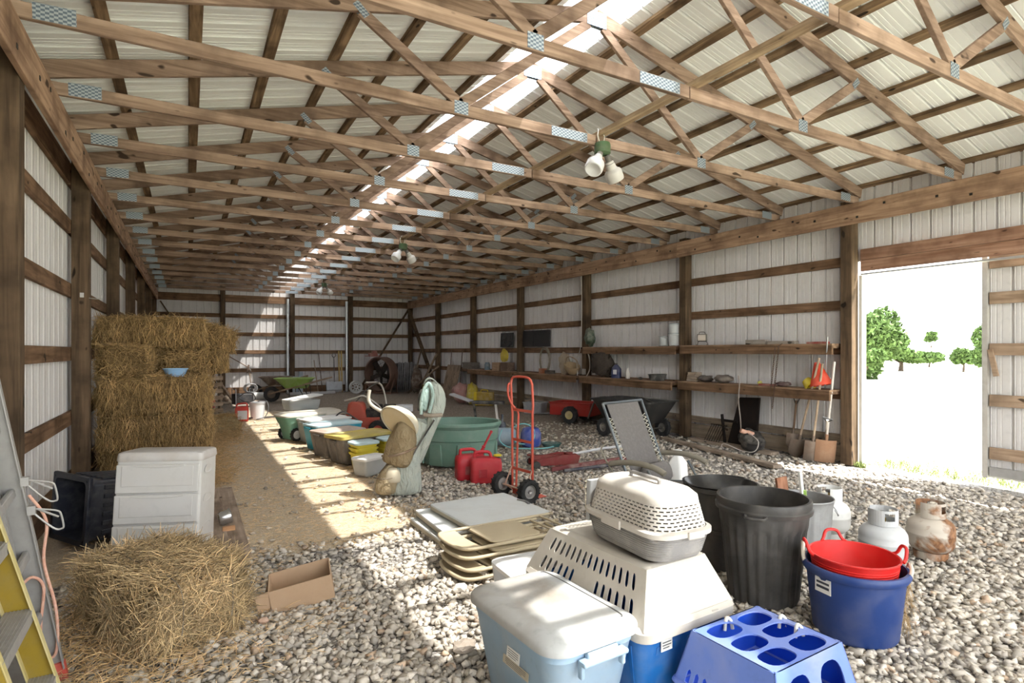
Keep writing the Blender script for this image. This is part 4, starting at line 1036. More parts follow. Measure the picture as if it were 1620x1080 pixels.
bk = plastic((0.016,0.019,0.030), 0.32, 0.18, (0.30,0.28,0.26), 16)
p = G(128, 872)
t = thing('storage_tote', 'black storage tote lying on its side with its open end towards the ladders', 'storage box', (-0.56, 5.98, 0.0), 0)
M = Rz(math.radians(32)) @ T3(0.34, 0, 0.275) @ Ry(math.radians(-86))
x = tote_mesh(0.52, 0.50, 0.68, 0.86, 0.05, lip=0.02); x.v = [M @ v for v in x.v]; x.build('bin_body', bk, t, smooth=True)
mb = MB(M)
for i in range(6):
    for s in (-1, 1): mb.bar((s*0.222, -0.19+0.075*i, 0.05), (s*0.246, -0.2+0.08*i, 0.55), 0.035, 0.014, (1,0,0))
    mb.bar((-0.17+0.068*i, -0.23, 0.05), (-0.18+0.072*i, -0.252, 0.55), 0.035, 0.014, (0,1,0))
mb.build('rib', bk, t, bevel=0.003, seg=1)
mb = MB(M)
for s in (-1, 1): mb.box((s*0.26, 0, 0.665), (0.03, 0.55, 0.03)).box((0, s*0.27, 0.665), (0.54, 0.03, 0.03))
mb.build('rim', bk, t, bevel=0.006)
# cardboard box tipped open
cb = plastic((0.42,0.285,0.18), 0.85, 0.25, (0.52,0.40,0.28), 9)
p = G(458, 950)
t = thing('cardboard_box', 'open brown cardboard box with a flap hanging down, beside the loose bale', 'box', (p.x+0.09, p.y+0.0, 0.0), 0)
M = T3(0, 0, 0.01) @ Rz(math.radians(-8)) @ Rx(math.radians(12)) @ Ry(math.radians(-10))
w, l, h, th = 0.37, 0.20, 0.165, 0.005
MB(M).box((0, 0, th/2), (w, l, th)).build('bottom', cb, t)
for s in (-1, 1):
    MB(M).box((0, s*l/2, h/2), (w, th, h)).build('side', cb, t)
    MB(M).box((s*w/2, 0, h/2), (th, l, h)).build('side', cb, t)
MB(M @ T3(-w/2, 0, h) @ Ry(math.radians(20))).box((0, 0, -0.075), (th, l, 0.15)).build('flap', cb, t)
MB(M @ T3(-w/2, -l/2, h) @ Rz(0.25)).box((-0.04, 0, -0.07), (0.08, th, 0.15)).build('flap', cb, t)
MB(M @ T3(0, -l/2-0.004, h) @ Rx(math.radians(-8))).box((0, 0, -0.075), (w, th, 0.155)).build('flap', cb, t)
bw = wood('y', (0.20,0.14,0.10), (0.46,0.36,0.28))
for k, (u0, v0, u1, v1, w, lab) in enumerate(((352, 772, 378, 885, 0.19, 'long weathered board lying along the straw beside the white drawers'), (338, 790, 352, 900, 0.14, 'narrow weathered board next to the long one, under the loose bale'))):
    a, b = G(u0, v0, 0.03), G(u1, v1, 0.03)
    tag(MB().bar((a.x, a.y, 0.022+k*0.003), (b.x, b.y, 0.022+k*0.003), w, 0.03).build('board', bw, bevel=0.004, seg=1), lab, 'board', 'boards by the drawers')
p = G(334, 842)
o = MB().lathe([(0.001, 0.0), (0.05, 0.0), (0.062, 0.02), (0.065, 0.09), (0.07, 0.095), (0.063, 0.095), (0.058, 0.02), (0.001, 0.008)], 32).build('steel_pot', metal((0.6,0.6,0.6), 0.2, 0.1, me=0.9), smooth=True)
o.location = (p.x+0.06, p.y+0.0, 0.165); o.rotation_euler = (0, PI/2*0.9, 0.2); o.location.z = 0.11
tag(o, 'shiny steel pot lying on its side against the white drawers', 'pot')
o = MB().box((0, 0, 0.035), (0.10, 0.05, 0.07)).build('wood_block', wood('x', (0.35,0.17,0.08), (0.62,0.36,0.19)), bevel=0.004); q = G(362, 845); o.location = (q.x, q.y, 0); tag(o, 'small orange-brown wood block on the straw beside the long board', 'block')
for k, (u, v, r, lab) in enumerate(((417, 985, 0.026, 'reddish brown fist-sized stone in front of the cardboard box'), (728, 935, 0.04, 'large pale stone lying in the bright strip of gravel'), (735, 1030, 0.05, 'large brown stone near the pale blue tote'))):
    bm = bmesh.new(); bmesh.ops.create_icosphere(bm, subdivisions=2, radius=1)
    for vv in bm.verts: vv.co = Vector((vv.co.x*1.3, vv.co.y, vv.co.z*0.7))*(1+0.35*noise.noise(vv.co*1.4+Vector((k*5, 0, 0))))*r
    me = bpy.data.meshes.new('stone'); bm.to_mesh(me); bm.free(); o = bpy.data.objects.new('stone', me); C.objects.link(o)
    me.materials.append(plastic(((0.42,0.27,0.19), (0.60,0.56,0.50), (0.30,0.25,0.20))[k], 0.9, 0.4, (0.55,0.5,0.45), 25)); q = G(u, v); o.location = (q.x, q.y, r*0.6); tag(o, lab, 'stone')

# ------------------------------------------------------------------ folded card tables and chairs
def card_tables():
    wt = plastic((0.58,0.60,0.60), 0.45, 0.35, (0.48,0.45,0.41), 3); fr = plastic((0.42,0.37,0.27), 0.5, 0.3)
    for k, (x, y, a, z, lab) in enumerate(((2.18, 4.64, 0.02, 0.0, 'folded card table, lowest of the pile on the gravel'), (2.22, 4.64, -0.03, 0.062, 'folded card table in the middle of the pile'),
                                          (2.36, 4.58, 0.05, 0.124, 'white folded card table on top of the pile, next to the folding chairs'))):
        t = thing('card_table', lab, 'folding table', (x, y, z+0.004), a, 'folded card tables')
        MB().loft([(rrect(0.80, 0.80, 0.03), 0.043), (rrect(0.805, 0.805, 0.03), 0.046), (rrect(0.80, 0.80, 0.03), 0.058)]).build('table_top', wt, t, smooth=True)
        mb = MB()
        for s in (-1, 1): mb.box((s*0.385, 0, 0.024), (0.02, 0.79, 0.038)).box((0, s*0.385, 0.024), (0.79, 0.02, 0.038))
        mb.build('frame', fr, t, bevel=0.003, seg=1)
        for i, (sx, sy) in enumerate(((-1, -1), (1, -1), (1, 1), (-1, 1))):
            MB().bar((sx*0.34, sy*0.34, 0.015), (sx*0.34 if i % 2 == 0 else -sx*0.33, sy*0.34 if i % 2 else -sy*0.33, 0.015), 0.022, 0.022).build('leg', fr, t)
        if k == 2: MB().tube(curve_pts([(0.36, 0.08, 0.0615), (0.385, 0.0, 0.064), (0.37, -0.10, 0.0615)], 5), 0.012, 6).build('catch', plastic((0.14,0.14,0.14), 0.6, 0.5), t, smooth=True)
card_tables()
def folding_chair(label, loc, rot):
    m = plastic((0.47,0.39,0.26), 0.45, 0.3, (0.60,0.54,0.42), 5)
    t = thing('folding_chair', label, 'folding chair', loc, 0, 'folded tan chairs', rot=rot)
    # lies flat: x from back top (0) to the feet (0.98)
    def frame(z, w, x0, x1, r):
        pts = curve_pts([(x0+0.20, w, z), (x0+0.08, w*0.97, z), (x0+0.02, w*0.72, z), (x0, 0, z), (x0+0.02, -w*0.72, z), (x0+0.08, -w*0.97, z), (x0+0.20, -w, z)], 6)
        return [Vector((x1, w, z))]+pts+[Vector((x1, -w, z))]
    MB().tube(frame(0.030, 0.215, 0.0, 1.0, 0), 0.0125, 10).build('front_frame', m, t, smooth=True)
    for s in (-1, 1): MB().tube([(0.36, s*0.192, 0.016), (0.86, s*0.192, 0.014)], 0.011, 8).build('rear_leg', m, t, smooth=True)
    MB().tube([(0.80, -0.19, 0.014), (0.80, 0.19, 0.014)], 0.009, 8).build('brace', m, t, smooth=True)
    MB().tube([(0.90, -0.215, 0.028), (0.90, 0.215, 0.028)], 0.009, 8).build('brace', m, t, smooth=True)
    # curved back panel
    mb = MB(); vs = []; fs = []
    for i in range(9):
        for j in range(9):
            x = 0.015+0.15*i/8; y = -0.20+0.40*j/8; k = (1-((j-4)/4)**2)
            y *= (0.72+0.28*min(1, i/3)); vs.append((x+0.0, y, 0.030-0.014*k))
    for i in range(8):
        for j in range(8): a = i*9+j; fs.append((a, a+1, a+10, a+9))
    nv = len(vs); mb.add(vs+[(x, y, z-0.004) for x, y, z in vs], fs+[tuple(reversed([q+nv for q in f])) for f in fs]).build('backrest', m, t, smooth=True, fixn=False)
    MB().loft([(rrect(0.40, 0.36, 0.05), 0.022), (rrect(0.405, 0.365, 0.05), 0.026), (rrect(0.40, 0.36, 0.05), 0.034), (rrect(0.36, 0.32, 0.04), 0.038)]).build('seat', m, t, smooth=True).location = (0.45, 0, 0.006)
    for s in (-1, 1):
        MB().box((0.47, s*0.205, 0.03), (0.16, 0.008, 0.022)).build('hinge', m, t)
        MB().lathe([(0.001, 0), (0.016, 0.0), (0.016, 0.03), (0.001, 0.03)], 10, M=T3(1.0, s*0.215, 0.03) @ Ry(PI/2)).build('foot_cap', plastic((0.30,0.24,0.16), 0.7, 0.3), t)
    return t
c0 = folding_chair('folded tan chair, lowest of the chair pile', (1.60, 3.74, 0.01), (0, 0, 0.03))
c0.scale = (1.12, 1.08, 1)
dup(c0, (1.63, 3.76, 0.055), label='folded tan chair, second from the bottom of the chair pile', rot=(0, 0.0, 0.06))
dup(c0, (1.64, 3.84, 0.115), label='folded tan chair, second from the top of the chair pile', rot=(0, 0.01, 0.03))
dup(c0, (1.65, 3.88, 0.165), label='folded tan chair on top of the pile, its seat stained brown', rot=(0.0, 0.02, 0.07))
# white box behind the pale blue tote
p = G(900, 905, 0.2)
t = thing('white_box', 'white plastic box with a tan corner between the folding chairs and the kennel', 'box', (1.93, 3.12, 0), -0.05)
MB().loft([(rrect(0.36, 0.42, 0.03), 0.0), (rrect(0.40, 0.46, 0.03), 0.20)]).build('bin_body', plastic((0.55,0.60,0.68), 0.4, 0.3), t, smooth=True)
lid_mesh(0.46, 0.40, 0.21, raise_=0.006, inset=0.03).build('lid', plastic((0.74,0.75,0.76), 0.45, 0.2), t, smooth=True)
MB().box((-0.2, -0.16, 0.19), (0.05, 0.12, 0.04)).build('latch', plastic((0.45,0.38,0.28), 0.5, 0.3), t, bevel=0.006)

# ------------------------------------------------------------------ hand truck
def tyre(mb, c, r, w, axis='x', tread=14, tr=0.36):
    M = T3(*c) @ (Ry(PI/2) if axis == 'x' else Rx(PI/2) if axis == 'y' else Matrix())
    k = w/2; n = 48
    pr = [(r*(1-tr), -k*0.8), (r*0.80, -k), (r*0.95, -k*0.9), (r, -k*0.5), (r, k*0.5), (r*0.95, k*0.9), (r*0.80, k), (r*(1-tr), k*0.8), (r*(1-tr), -k*0.8)]
    mb.lathe(pr, n, M=M)
    for i in range(tread*2):
        a = PI*i/tread; mb.box((r*0.985, 0, (0.35 if i % 2 else -0.35)*w), (0.012, r*0.12, w*0.36), M @ Rz(a))
def hub(mb, c, r, w, axis='x'):
    M = T3(*c) @ (Ry(PI/2) if axis == 'x' else Rx(PI/2) if axis == 'y' else Matrix())
    mb.lathe([(0.001, -w*0.3), (r*0.25, -w*0.45), (r*0.3, -w*0.2), (r*0.85, -w*0.15), (r, -w*0.4), (r, w*0.4), (r*0.85, w*0.15), (r*0.3, w*0.2), (r*0.25, w*0.45), (0.001, w*0.3)], 28, M=M)
rub = plastic((0.018,0.018,0.019), 0.75, 0.3, (0.14,0.13,0.12), 12)
def hand_truck():
    rd = plastic((0.56,0.085,0.05), 0.42, 0.25, (0.62,0.35,0.27), 6)
    t = thing('hand_truck', 'red tubular hand truck with black tyres standing upright by the gas cans', 'hand truck', (3.17, 5.36, 0), math.radians(97))
    H = 1.32; w = 0.18
    # frame leans back slightly towards +y; outer loop
    pts = [(-w, 0.0, 0.06), (-w, 0.0, 0.95), (-w-0.01, 0.0, 1.02), (-w-0.02, 0.02, H-0.10)]+curve_pts([(-w-0.02, 0.02, H-0.08), (-w*0.8, 0.02, H-0.015), (0, 0.02, H), (w*0.8, 0.02, H-0.015), (w, 0.02, H-0.08)], 6)+[(w, 0.0, 0.9), (w, 0, 0.06)]
    MB().tube(pts, 0.0135, 10).build('frame', rd, t, smooth=True)
    MB().tube(curve_pts([(w+0.01, 0.02, H-0.08), (w+0.01, 0.05, H-0.10), (w+0.012, 0.05, H-0.20), (w-0.005, 0.02, H-0.30), (w-0.05, -0.04, H-0.40), (w-0.07, -0.03, H-0.48)], 6)+[Vector((w-0.07, -0.0, 0.06))], 0.012, 10).build('handle_tube', rd, t, smooth=True)
    for z in (0.30, 0.62, 0.95): MB().bar((-w, 0, z), (w, 0, z), 0.008, 0.028, (0,0,1)).build('cross_bar', rd, t)
    MB().box((0, -0.10, 0.02), (0.36, 0.20, 0.006)).box((0, 0.0, 0.06), (0.34, 0.008, 0.09)).build('toe_plate', rd, t)
    ax = plastic((0.50,0.30,0.22), 0.6, 0.5)
    MB().tube([(-0.26, 0.10, 0.125), (0.26, 0.10, 0.125)], 0.011, 8).tube([(-w, 0, 0.06), (-w, 0.10, 0.125), (-w, 0, 0.34)], 0.008, 6).tube([(w, 0, 0.06), (w, 0.10, 0.125), (w, 0, 0.34)], 0.008, 6).build('axle', ax, t)
    for s in (-1, 1):
        mb = MB(); tyre(mb, (s*0.24, 0.10, 0.127), 0.125, 0.085); wo = mb.build('wheel', rub, t, smooth=True, angle=30)
        mb = MB(); hub(mb, (s*0.24, 0.10, 0.127), 0.072, 0.08); mb.build('hub', metal((0.42,0.41,0.40), 0.4, 0.3), wo, smooth=True)
hand_truck()
def gas_can(label, loc, rz, spout=True, yellow=True, sc=1.0, pale=False):
    rd = plastic((0.50,0.022,0.035), 0.4, 0.2, (0.6,0.25,0.22), 6)
    t = thing('gas_can', label, 'gas can', loc, rz, 'red fuel cans'); t.scale = (sc, sc, sc)
    L, Wd, H = 0.34, 0.20, 0.27
    MB().loft([(rrect(L*0.94, Wd*0.92, 0.04), 0), (rrect(L, Wd, 0.045), 0.015), (rrect(L, Wd, 0.045), H*0.8), (rrect(L*0.95, Wd*0.92, 0.05), H*0.92), (rrect(L*0.62, Wd*0.7, 0.05), H, -0.03, 0)]).build('body', rd, t, smooth=True, angle=50)
    MB().tube(curve_pts([(-0.12, 0, H-0.02), (-0.12, 0, H+0.035), (-0.10, 0, H+0.055), (0.0, 0, H+0.058), (0.045, 0, H+0.04), (0.06, 0, H-0.01)], 6), 0.018, 10, flat=1.0).build('handle', rd, t, smooth=True)
    MB().box((-0.04, -Wd/2-0.001, 0.11), (0.09, 0.006, 0.09)).build('embossed_panel', plastic((0.36,0.02,0.03), 0.5, 0.3), t, bevel=0.002)
    bkm = plastic((0.04,0.04,0.04), 0.6, 0.2)
    if spout:
        MB().lathe([(0.032, 0), (0.036, 0.0), (0.036, 0.045), (0.018, 0.055), (0.016, 0.10), (0.022, 0.104), (0.022, 0.115), (0.013, 0.12), (0.012, 0.28), (0.016, 0.285), (0.015, 0.31), (0.001, 0.31)], 20, M=T3(0.10, 0, H-0.02) @ Ry(math.radians(28))).build('spout', rd, t, smooth=True)
    MB().lathe([(0.028, 0), (0.028, 0.03), (0.001, 0.032)], 16, M=T3(0.135, 0.04, H-0.035)).build('cap_collar', bkm, t)
    if yellow: MB().lathe([(0.012, 0), (0.045, 0.004), (0.046, 0.018), (0.02, 0.024), (0.001, 0.024)], 12, M=T3(0.135, 0.04, H-0.003)).build('vent_cap', plastic((0.72,0.62,0.03), 0.4, 0.1), t, smooth=True)
    return t
p = G(758, 765)
gas_can('red plastic gas can with a yellow vent cap, next to the hand truck', (p.x+0.12, p.y+0.06, 0), math.radians(-20), spout=False, sc=1.12)
gas_can('red plastic gas can with a long upright spout, nearest the stock tank', (p.x+0.04, p.y+0.32, 0), math.radians(-12), yellow=False, sc=1.12)
# green stock tank
def stock_tank():
    g = plastic((0.13,0.24,0.19), 0.5, 0.45, (0.30,0.35,0.30), 4)
    t = thing('stock_tank', 'large oval green plastic stock tank behind the tan golf bag', 'stock tank', (3.38, 7.50, 0), math.radians(-30)); t.scale = (0.93, 0.93, 1.03)
    def e(a, b): return circ(a, 64, b)
    MB().loft([(e(0.52, 0.38), 0), (e(0.54, 0.40), 0.02), (e(0.575, 0.43), 0.33), (e(0.60, 0.455), 0.345), (e(0.615, 0.47), 0.50), (e(0.63, 0.485), 0.51), (e(0.655, 0.51), 0.545), (e(0.655, 0.51), 0.575), (e(0.64, 0.495), 0.585), (e(0.61, 0.465), 0.575), (e(0.57, 0.425), 0.35), (e(0.52, 0.38), 0.03)]).build('tank_body', g, t, smooth=True, angle=35)
    for k in range(8):
        a = 2*PI*k/8+0.2; x, y = 0.56*math.cos(a), 0.415*math.sin(a)
        MB(T3(x, y, 0.16) @ Rz(math.atan2(math.sin(a)/0.415, math.cos(a)/0.56))).loft([(rrect(0.03, 0.24, 0.012), -0.14), (rrect(0.05, 0.20, 0.02), 0.14)]).build('bulge', g, t, smooth=True)
stock_tank()

# ------------------------------------------------------------------ golf bag
def golf_bag():
    tan = fabric((0.31,0.24,0.14), 0.7, 0.45, (0.52,0.46,0.33), 7); pale = fabric((0.37,0.40,0.35), 0.65, 0.4, (0.58,0.56,0.47), 7)
    cream = plastic((0.52,0.46,0.34), 0.6, 0.35, (0.66,0.62,0.52), 5); grn = fabric((0.33,0.45,0.41), 0.6, 0.35, (0.5,0.52,0.46), 8); dk = plastic((0.03,0.03,0.03), 0.6, 0.3)
    p = G(628, 786)
    t = thing('golf_bag', 'slumped tan and pale green golf bag with an open hood, by the stock tank', 'golf bag', (p.x+0.05, p.y+0.12, 0), -TH)
    def limb(secs, nm, m, n=28, amp=0.010, par=None):
        """secs: (x, y, z, rx, ry, tilt) rings across the axis"""
        ss = []; mb = MB(); vs = []; fs = []
        for k, (x, y, z, a, b, tl) in enumerate(secs):
            for i in range(n):
                q = 2*PI*i/n; r = 1+amp*10*noise.noise(Vector((q*1.3, z*9, k*0.3+x)))
                px, py = a*r*math.cos(q), b*r*math.sin(q)
                vs.append((x+px*math.cos(tl), y+py, z-px*math.sin(tl)))
        for k in range(len(secs)-1):
            for i in range(n): j = (i+1) % n; fs.append((k*n+i, k*n+j, (k+1)*n+j, (k+1)*n+i))
        fs.append(tuple(reversed(range(n)))); fs.append(tuple(range((len(secs)-1)*n, len(secs)*n)))
        return mb.add(vs, fs).build(nm, m, par or t, smooth=True, angle=60, sub=1)
    limb([(0.04, 0.02, 0.0, 0.21, 0.14, 0), (0.04, 0.02, 0.03, 0.225, 0.15, 0), (0.03, 0.02, 0.16, 0.215, 0.15, 0.05), (0.045, 0.02, 0.30, 0.20, 0.14, 0.12), (0.07, 0.02, 0.42, 0.175, 0.12, 0.25), (0.13, 0.02, 0.56, 0.13, 0.11, 0.4), (0.21, 0.02, 0.70, 0.11, 0.10, 0.5), (0.30, 0.02, 0.84, 0.10, 0.09, 0.45)], 'bag_body', pale, amp=0.022)
    limb([(-0.10, -0.06, 0.02, 0.115, 0.13, 0), (-0.115, -0.07, 0.08, 0.13, 0.14, 0), (-0.10, -0.07, 0.20, 0.115, 0.13, 0.1), (-0.06, -0.07, 0.30, 0.09, 0.11, 0.2), (-0.03, -0.06, 0.36, 0.06, 0.07, 0.3)], 'lower_pocket', tan, amp=0.035)
    limb([(-0.02, -0.17, 0.16, 0.07, 0.03, 0), (-0.02, -0.175, 0.20, 0.085, 0.035, 0), (-0.02, -0.165, 0.30, 0.075, 0.035, 0.1), (-0.02, -0.15, 0.33, 0.04, 0.02, 0.1)], 'flap', cream, amp=0.02)
    MB().tube(curve_pts([(-0.22, -0.10, 0.20), (-0.14, -0.205, 0.215), (-0.04, -0.21, 0.22), (0.04, -0.16, 0.24)], 5), 0.006, 5).build('zipper', plastic((0.16,0.12,0.08), 0.7, 0.3), t)
    limb([(-0.03, -0.05, 0.33, 0.15, 0.12, 0.3), (0.0, -0.05, 0.40, 0.17, 0.135, 0.35), (0.04, -0.05, 0.52, 0.165, 0.13, 0.4), (0.09, -0.05, 0.64, 0.15, 0.12, 0.45), (0.12, -0.04, 0.76, 0.13, 0.11, 0.5), (0.14, -0.02, 0.80, 0.08, 0.08, 0.5)], 'side_pocket', fabric((0.25,0.185,0.10), 0.75, 0.4, (0.42,0.35,0.23), 7), amp=0.04)
    MB().tube(curve_pts([(-0.16, -0.07, 0.44), (-0.02, -0.18, 0.46), (0.12, -0.18, 0.50), (0.22, -0.08, 0.54)], 6), 0.013, 6).build('strap', plastic((0.20,0.13,0.08), 0.7, 0.3), t, smooth=True)
    # hood: half shell bulging up, open side down left
    bm = bmesh.new(); bmesh.ops.create_uvsphere(bm, u_segments=28, v_segments=16, radius=1.0)
    bmesh.ops.bisect_plane(bm, geom=bm.verts[:]+bm.edges[:]+bm.faces[:], plane_co=(0,0,-0.05), plane_no=(0,0,-1), clear_outer=True)
    for v in bm.verts: v.co = Vector((v.co.x*0.24, v.co.y*0.205, v.co.z*0.16*(1+0.25*v.co.x)))
    me = bpy.data.meshes.new('hood'); bm.to_mesh(me); bm.free(); me.materials.append(cream)
    for q in me.polygons: q.use_smooth = True
    o = bpy.data.objects.new('hood', me); C.objects.link(o); o.parent = t; o.location = (0.02, -0.06, 0.80); o.rotation_euler = (math.radians(-48), math.radians(38), 0)
    so = o.modifiers.new('s', 'SOLIDIFY'); so.thickness = 0.006
    hl = MB().loft([(circ(0.22, 28, 0.188), 0.0), (circ(0.226, 28, 0.193), 0.006)]).build('hood_lining', plastic((0.58,0.47,0.28), 0.6, 0.3), t, smooth=True); hl.location = (0.02, -0.06, 0.80)
    hl.rotation_euler = (math.radians(-48), math.radians(38), 0)
    # spine sleeve and top cuff
    limb([(0.20, 0.05, 0.30, 0.05, 0.06, 0.5), (0.30, 0.05, 0.58, 0.055, 0.07, 0.5), (0.38, 0.05, 0.80, 0.07, 0.08, 0.4), (0.42, 0.05, 0.93, 0.10, 0.09, 0.2), (0.43, 0.05, 1.06, 0.115, 0.10, 0.0), (0.41, 0.05, 1.17, 0.10, 0.09, -0.2), (0.37, 0.05, 1.235, 0.065, 0.07, -0.3), (0.35, 0.05, 1.25, 0.03, 0.03, -0.3)], 'spine_sleeve', pale, amp=0.015)
    limb([(0.30, -0.03, 0.92, 0.035, 0.04, 0.3), (0.30, -0.04, 1.05, 0.05, 0.05, 0.15), (0.31, -0.03, 1.16, 0.05, 0.05, 0), (0.32, -0.02, 1.20, 0.03, 0.03, 0)], 'front_sleeve', grn, amp=0.008)
    MB().tube(curve_pts([(0.27, -0.06, 0.90), (0.275, -0.085, 1.05), (0.31, -0.075, 1.19), (0.36, -0.05, 1.24), (0.40, -0.06, 1.10), (0.36, -0.09, 0.92)], 6), 0.018, 8).build('padding', grn, t, smooth=True)
    MB().tube(curve_pts([(0.24, 0.0, 0.94), (0.255, -0.05, 1.08), (0.28, -0.03, 1.17)], 6), 0.022, 8).build('lining', dk, t, smooth=True)
    MB().tube(curve_pts([(0.29, 0.02, 1.22), (0.31, 0.0, 1.27), (0.36, 0.0, 1.295), (0.42, 0.0, 1.26), (0.44, 0.02, 1.20)], 6), 0.009, 8).build('carry_handle', plastic((0.25,0.27,0.24), 0.6, 0.3), t, smooth=True)
    MB().tube(curve_pts([(0.30, -0.05, 0.90), (0.38, -0.06, 0.885), (0.50, -0.03, 0.89)], 6), 0.022, 8).build('roll', plastic((0.25,0.20,0.15), 0.6, 0.4), t, smooth=True)
    for dy in (-0.09, -0.06): MB().tube([(0.16, dy, 0.42), (0.42, dy, 0.84)], 0.010, 6).build('strap', plastic((0.50,0.60,0.56), 0.6, 0.3) if dy > -0.08 else dk, t, smooth=True)
    MB().tube(curve_pts([(0.14, 0.04, 0.84), (-0.10, 0.05, 0.88), (-0.28, 0.05, 0.97), (-0.34, 0.05, 1.05), (-0.33, 0.05, 1.16)], 6), 0.020, 10).build('bent_arm', plastic((0.50,0.46,0.38), 0.5, 0.4), t, smooth=True)
golf_bag()

# ------------------------------------------------------------------ lounge chair
def lounge():
    fab = plastic((0.115,0.105,0.10), 0.85, 0.35, (0.22,0.205,0.20), 40); st = metal((0.13,0.15,0.165), 0.35, 0.3, (0.3,0.28,0.25)); am = plastic((0.19,0.17,0.13), 0.55, 0.35, (0.32,0.29,0.25))
    t = thing('lounge_chair', 'reclining lounge chair with grey mesh back and laced edges, behind the pet carrier', 'lounge chair', (3.72, 3.92, 0), math.radians(14)); t.scale = (1.12, 1.0, 1.04)
    # faces -y (towards the camera); back leans to +y
    w = 0.27
    def sheet(p0, p1, ww0, ww1, nm, sag=0.02, n=10):
        vs = []; fs = []; p0, p1 = Vector(p0), Vector(p1)
        nr = (p1-p0).cross(Vector((1,0,0))).normalized()
        for i in range(n+1):
            k = i/n; c = p0.lerp(p1, k); ww = ww0+(ww1-ww0)*k
            for j in range(7): a = j/6*2-1; vs.append(c+Vector((a*ww, 0, 0))+nr*sag*(1-a*a)*math.sin(PI*k))
        for i in range(n):
            for j in range(6): a = i*7+j; fs.append((a, a+1, a+8, a+7))
        N = len(vs); mb = MB(); mb.add(vs+[v+nr*0.004 for v in vs], fs+[tuple(reversed([q+N for q in f])) for f in fs]); return mb.build(nm, fab, t, smooth=True, fixn=False)
    A, B = Vector((0, 0.02, 0.36)), Vector((0, 0.34, 1.06)); D0, E0 = Vector((0, -0.42, 0.40)), Vector((0, -0.56, 0.14))
    sheet(A, B, 0.20, 0.225, 'backrest'); sheet(D0, A, 0.20, 0.20, 'seat', 0.03); sheet(E0, D0, 0.20, 0.20, 'footrest', 0.02)
    MB().loft([(rrect(0.34, 0.10, 0.045), -0.10), (rrect(0.38, 0.13, 0.06), -0.03), (rrect(0.38, 0.13, 0.06), 0.03), (rrect(0.30, 0.09, 0.04), 0.10)], M=T3(0.02, -0.02, 0.46) @ Rx(-0.35)).build('pillow', fab, t, smooth=True, sub=1)
    for s in (-1, 1):
        MB().tube([A+Vector((s*w, 0, -0.02)), B+Vector((s*(w+0.01), 0, 0.01))], 0.0125, 8).tube([E0+Vector((s*w, 0, 0)), D0+Vector((s*w, 0, 0)), A+Vector((s*w, 0, -0.02))], 0.0125, 8).build('side_tube', st, t, smooth=True)
        MB().tube([(s*(w+0.03), -0.52, 0.01), (s*(w+0.03), -0.16, 0.55)], 0.011, 8).tube([(s*(w+0.03), 0.35, 0.01), (s*(w+0.03), -0.30, 0.42)], 0.011, 8).build('leg', st, t, smooth=True)
        MB().tube(curve_pts([(s*(w+0.05), 0.22, 0.56), (s*(w+0.05), 0.10, 0.585), (s*(w+0.05), -0.08, 0.60), (s*(w+0.05), -0.24, 0.585), (s*(w+0.05), -0.34, 0.55)], 6), 0.026, 10, flat=0.75).build('armrest', am, t, smooth=True)
        mb = MB()
        for k in range(14):
            a = A.lerp(B, 0.14+0.05*k); q = 1 if k % 2 else -1
            mb.tube([a+Vector((s*(w-0.005), 0, 0)), a+(B-A)*0.022+Vector((s*0.215, 0, 0)), a+(B-A)*0.044+Vector((s*(w-0.005), 0, 0))], 0.0045, 5)
        mb.build('lacing', plastic((0.50,0.49,0.42), 0.7, 0.2), t, smooth=True)
        MB().tube(curve_pts([(s*(w+0.03), 0.10, 0.35), (s*(w+0.05), 0.20, 0.50), (s*(w+0.07), 0.30, 0.66), (s*(w+0.05), 0.28, 0.72), (s*w, 0.24, 0.73)], 5), 0.008, 6).build('recline_strut', am, t, smooth=True)
    MB().tube([B+Vector((-w-0.01, 0, 0.01)), B+Vector((w+0.01, 0, 0.01))], 0.0125, 8).build('top_tube', st, t, smooth=True)
    MB().tube([(-w-0.03, -0.52, 0.012), (w+0.03, -0.52, 0.012)], 0.011, 8).tube([(-w-0.03, 0.35, 0.012), (w+0.03, 0.35, 0.012)], 0.011, 8).build('floor_bar', st, t, smooth=True)
lounge()
t = thing('white_jug', 'white plastic jug with a round cap standing behind the lounge chair', 'jug', (*G(1072, 762)[:2], 0), 0.3)
MB().loft([(rrect(0.22, 0.18, 0.03), 0), (rrect(0.23, 0.19, 0.03), 0.02), (rrect(0.20, 0.17, 0.03), 0.24), (rrect(0.10, 0.09, 0.03), 0.32), (rrect(0.09, 0.09, 0.04), 0.34)]).build('body', plastic((0.74,0.75,0.74), 0.4, 0.15), t, smooth=True)
MB().lathe([(0.001, 0.34), (0.065, 0.34), (0.07, 0.36), (0.05, 0.39), (0.001, 0.395)], 20).build('cap', plastic((0.74,0.75,0.74), 0.4, 0.15), t, smooth=True)
o = MB().lathe([(0.001, 0.0), (0.05, 0.0), (0.055, 0.006), (0.05, 0.012), (0.001, 0.014)], 24).build('jar_cover', plastic((0.75,0.70,0.62), 0.5, 0.3), smooth=True); q = G(932, 771); o.location = (q.x, q.y, 0.012); tag(o, 'round white jar lid lying on the gravel beside the carrier', 'lid')

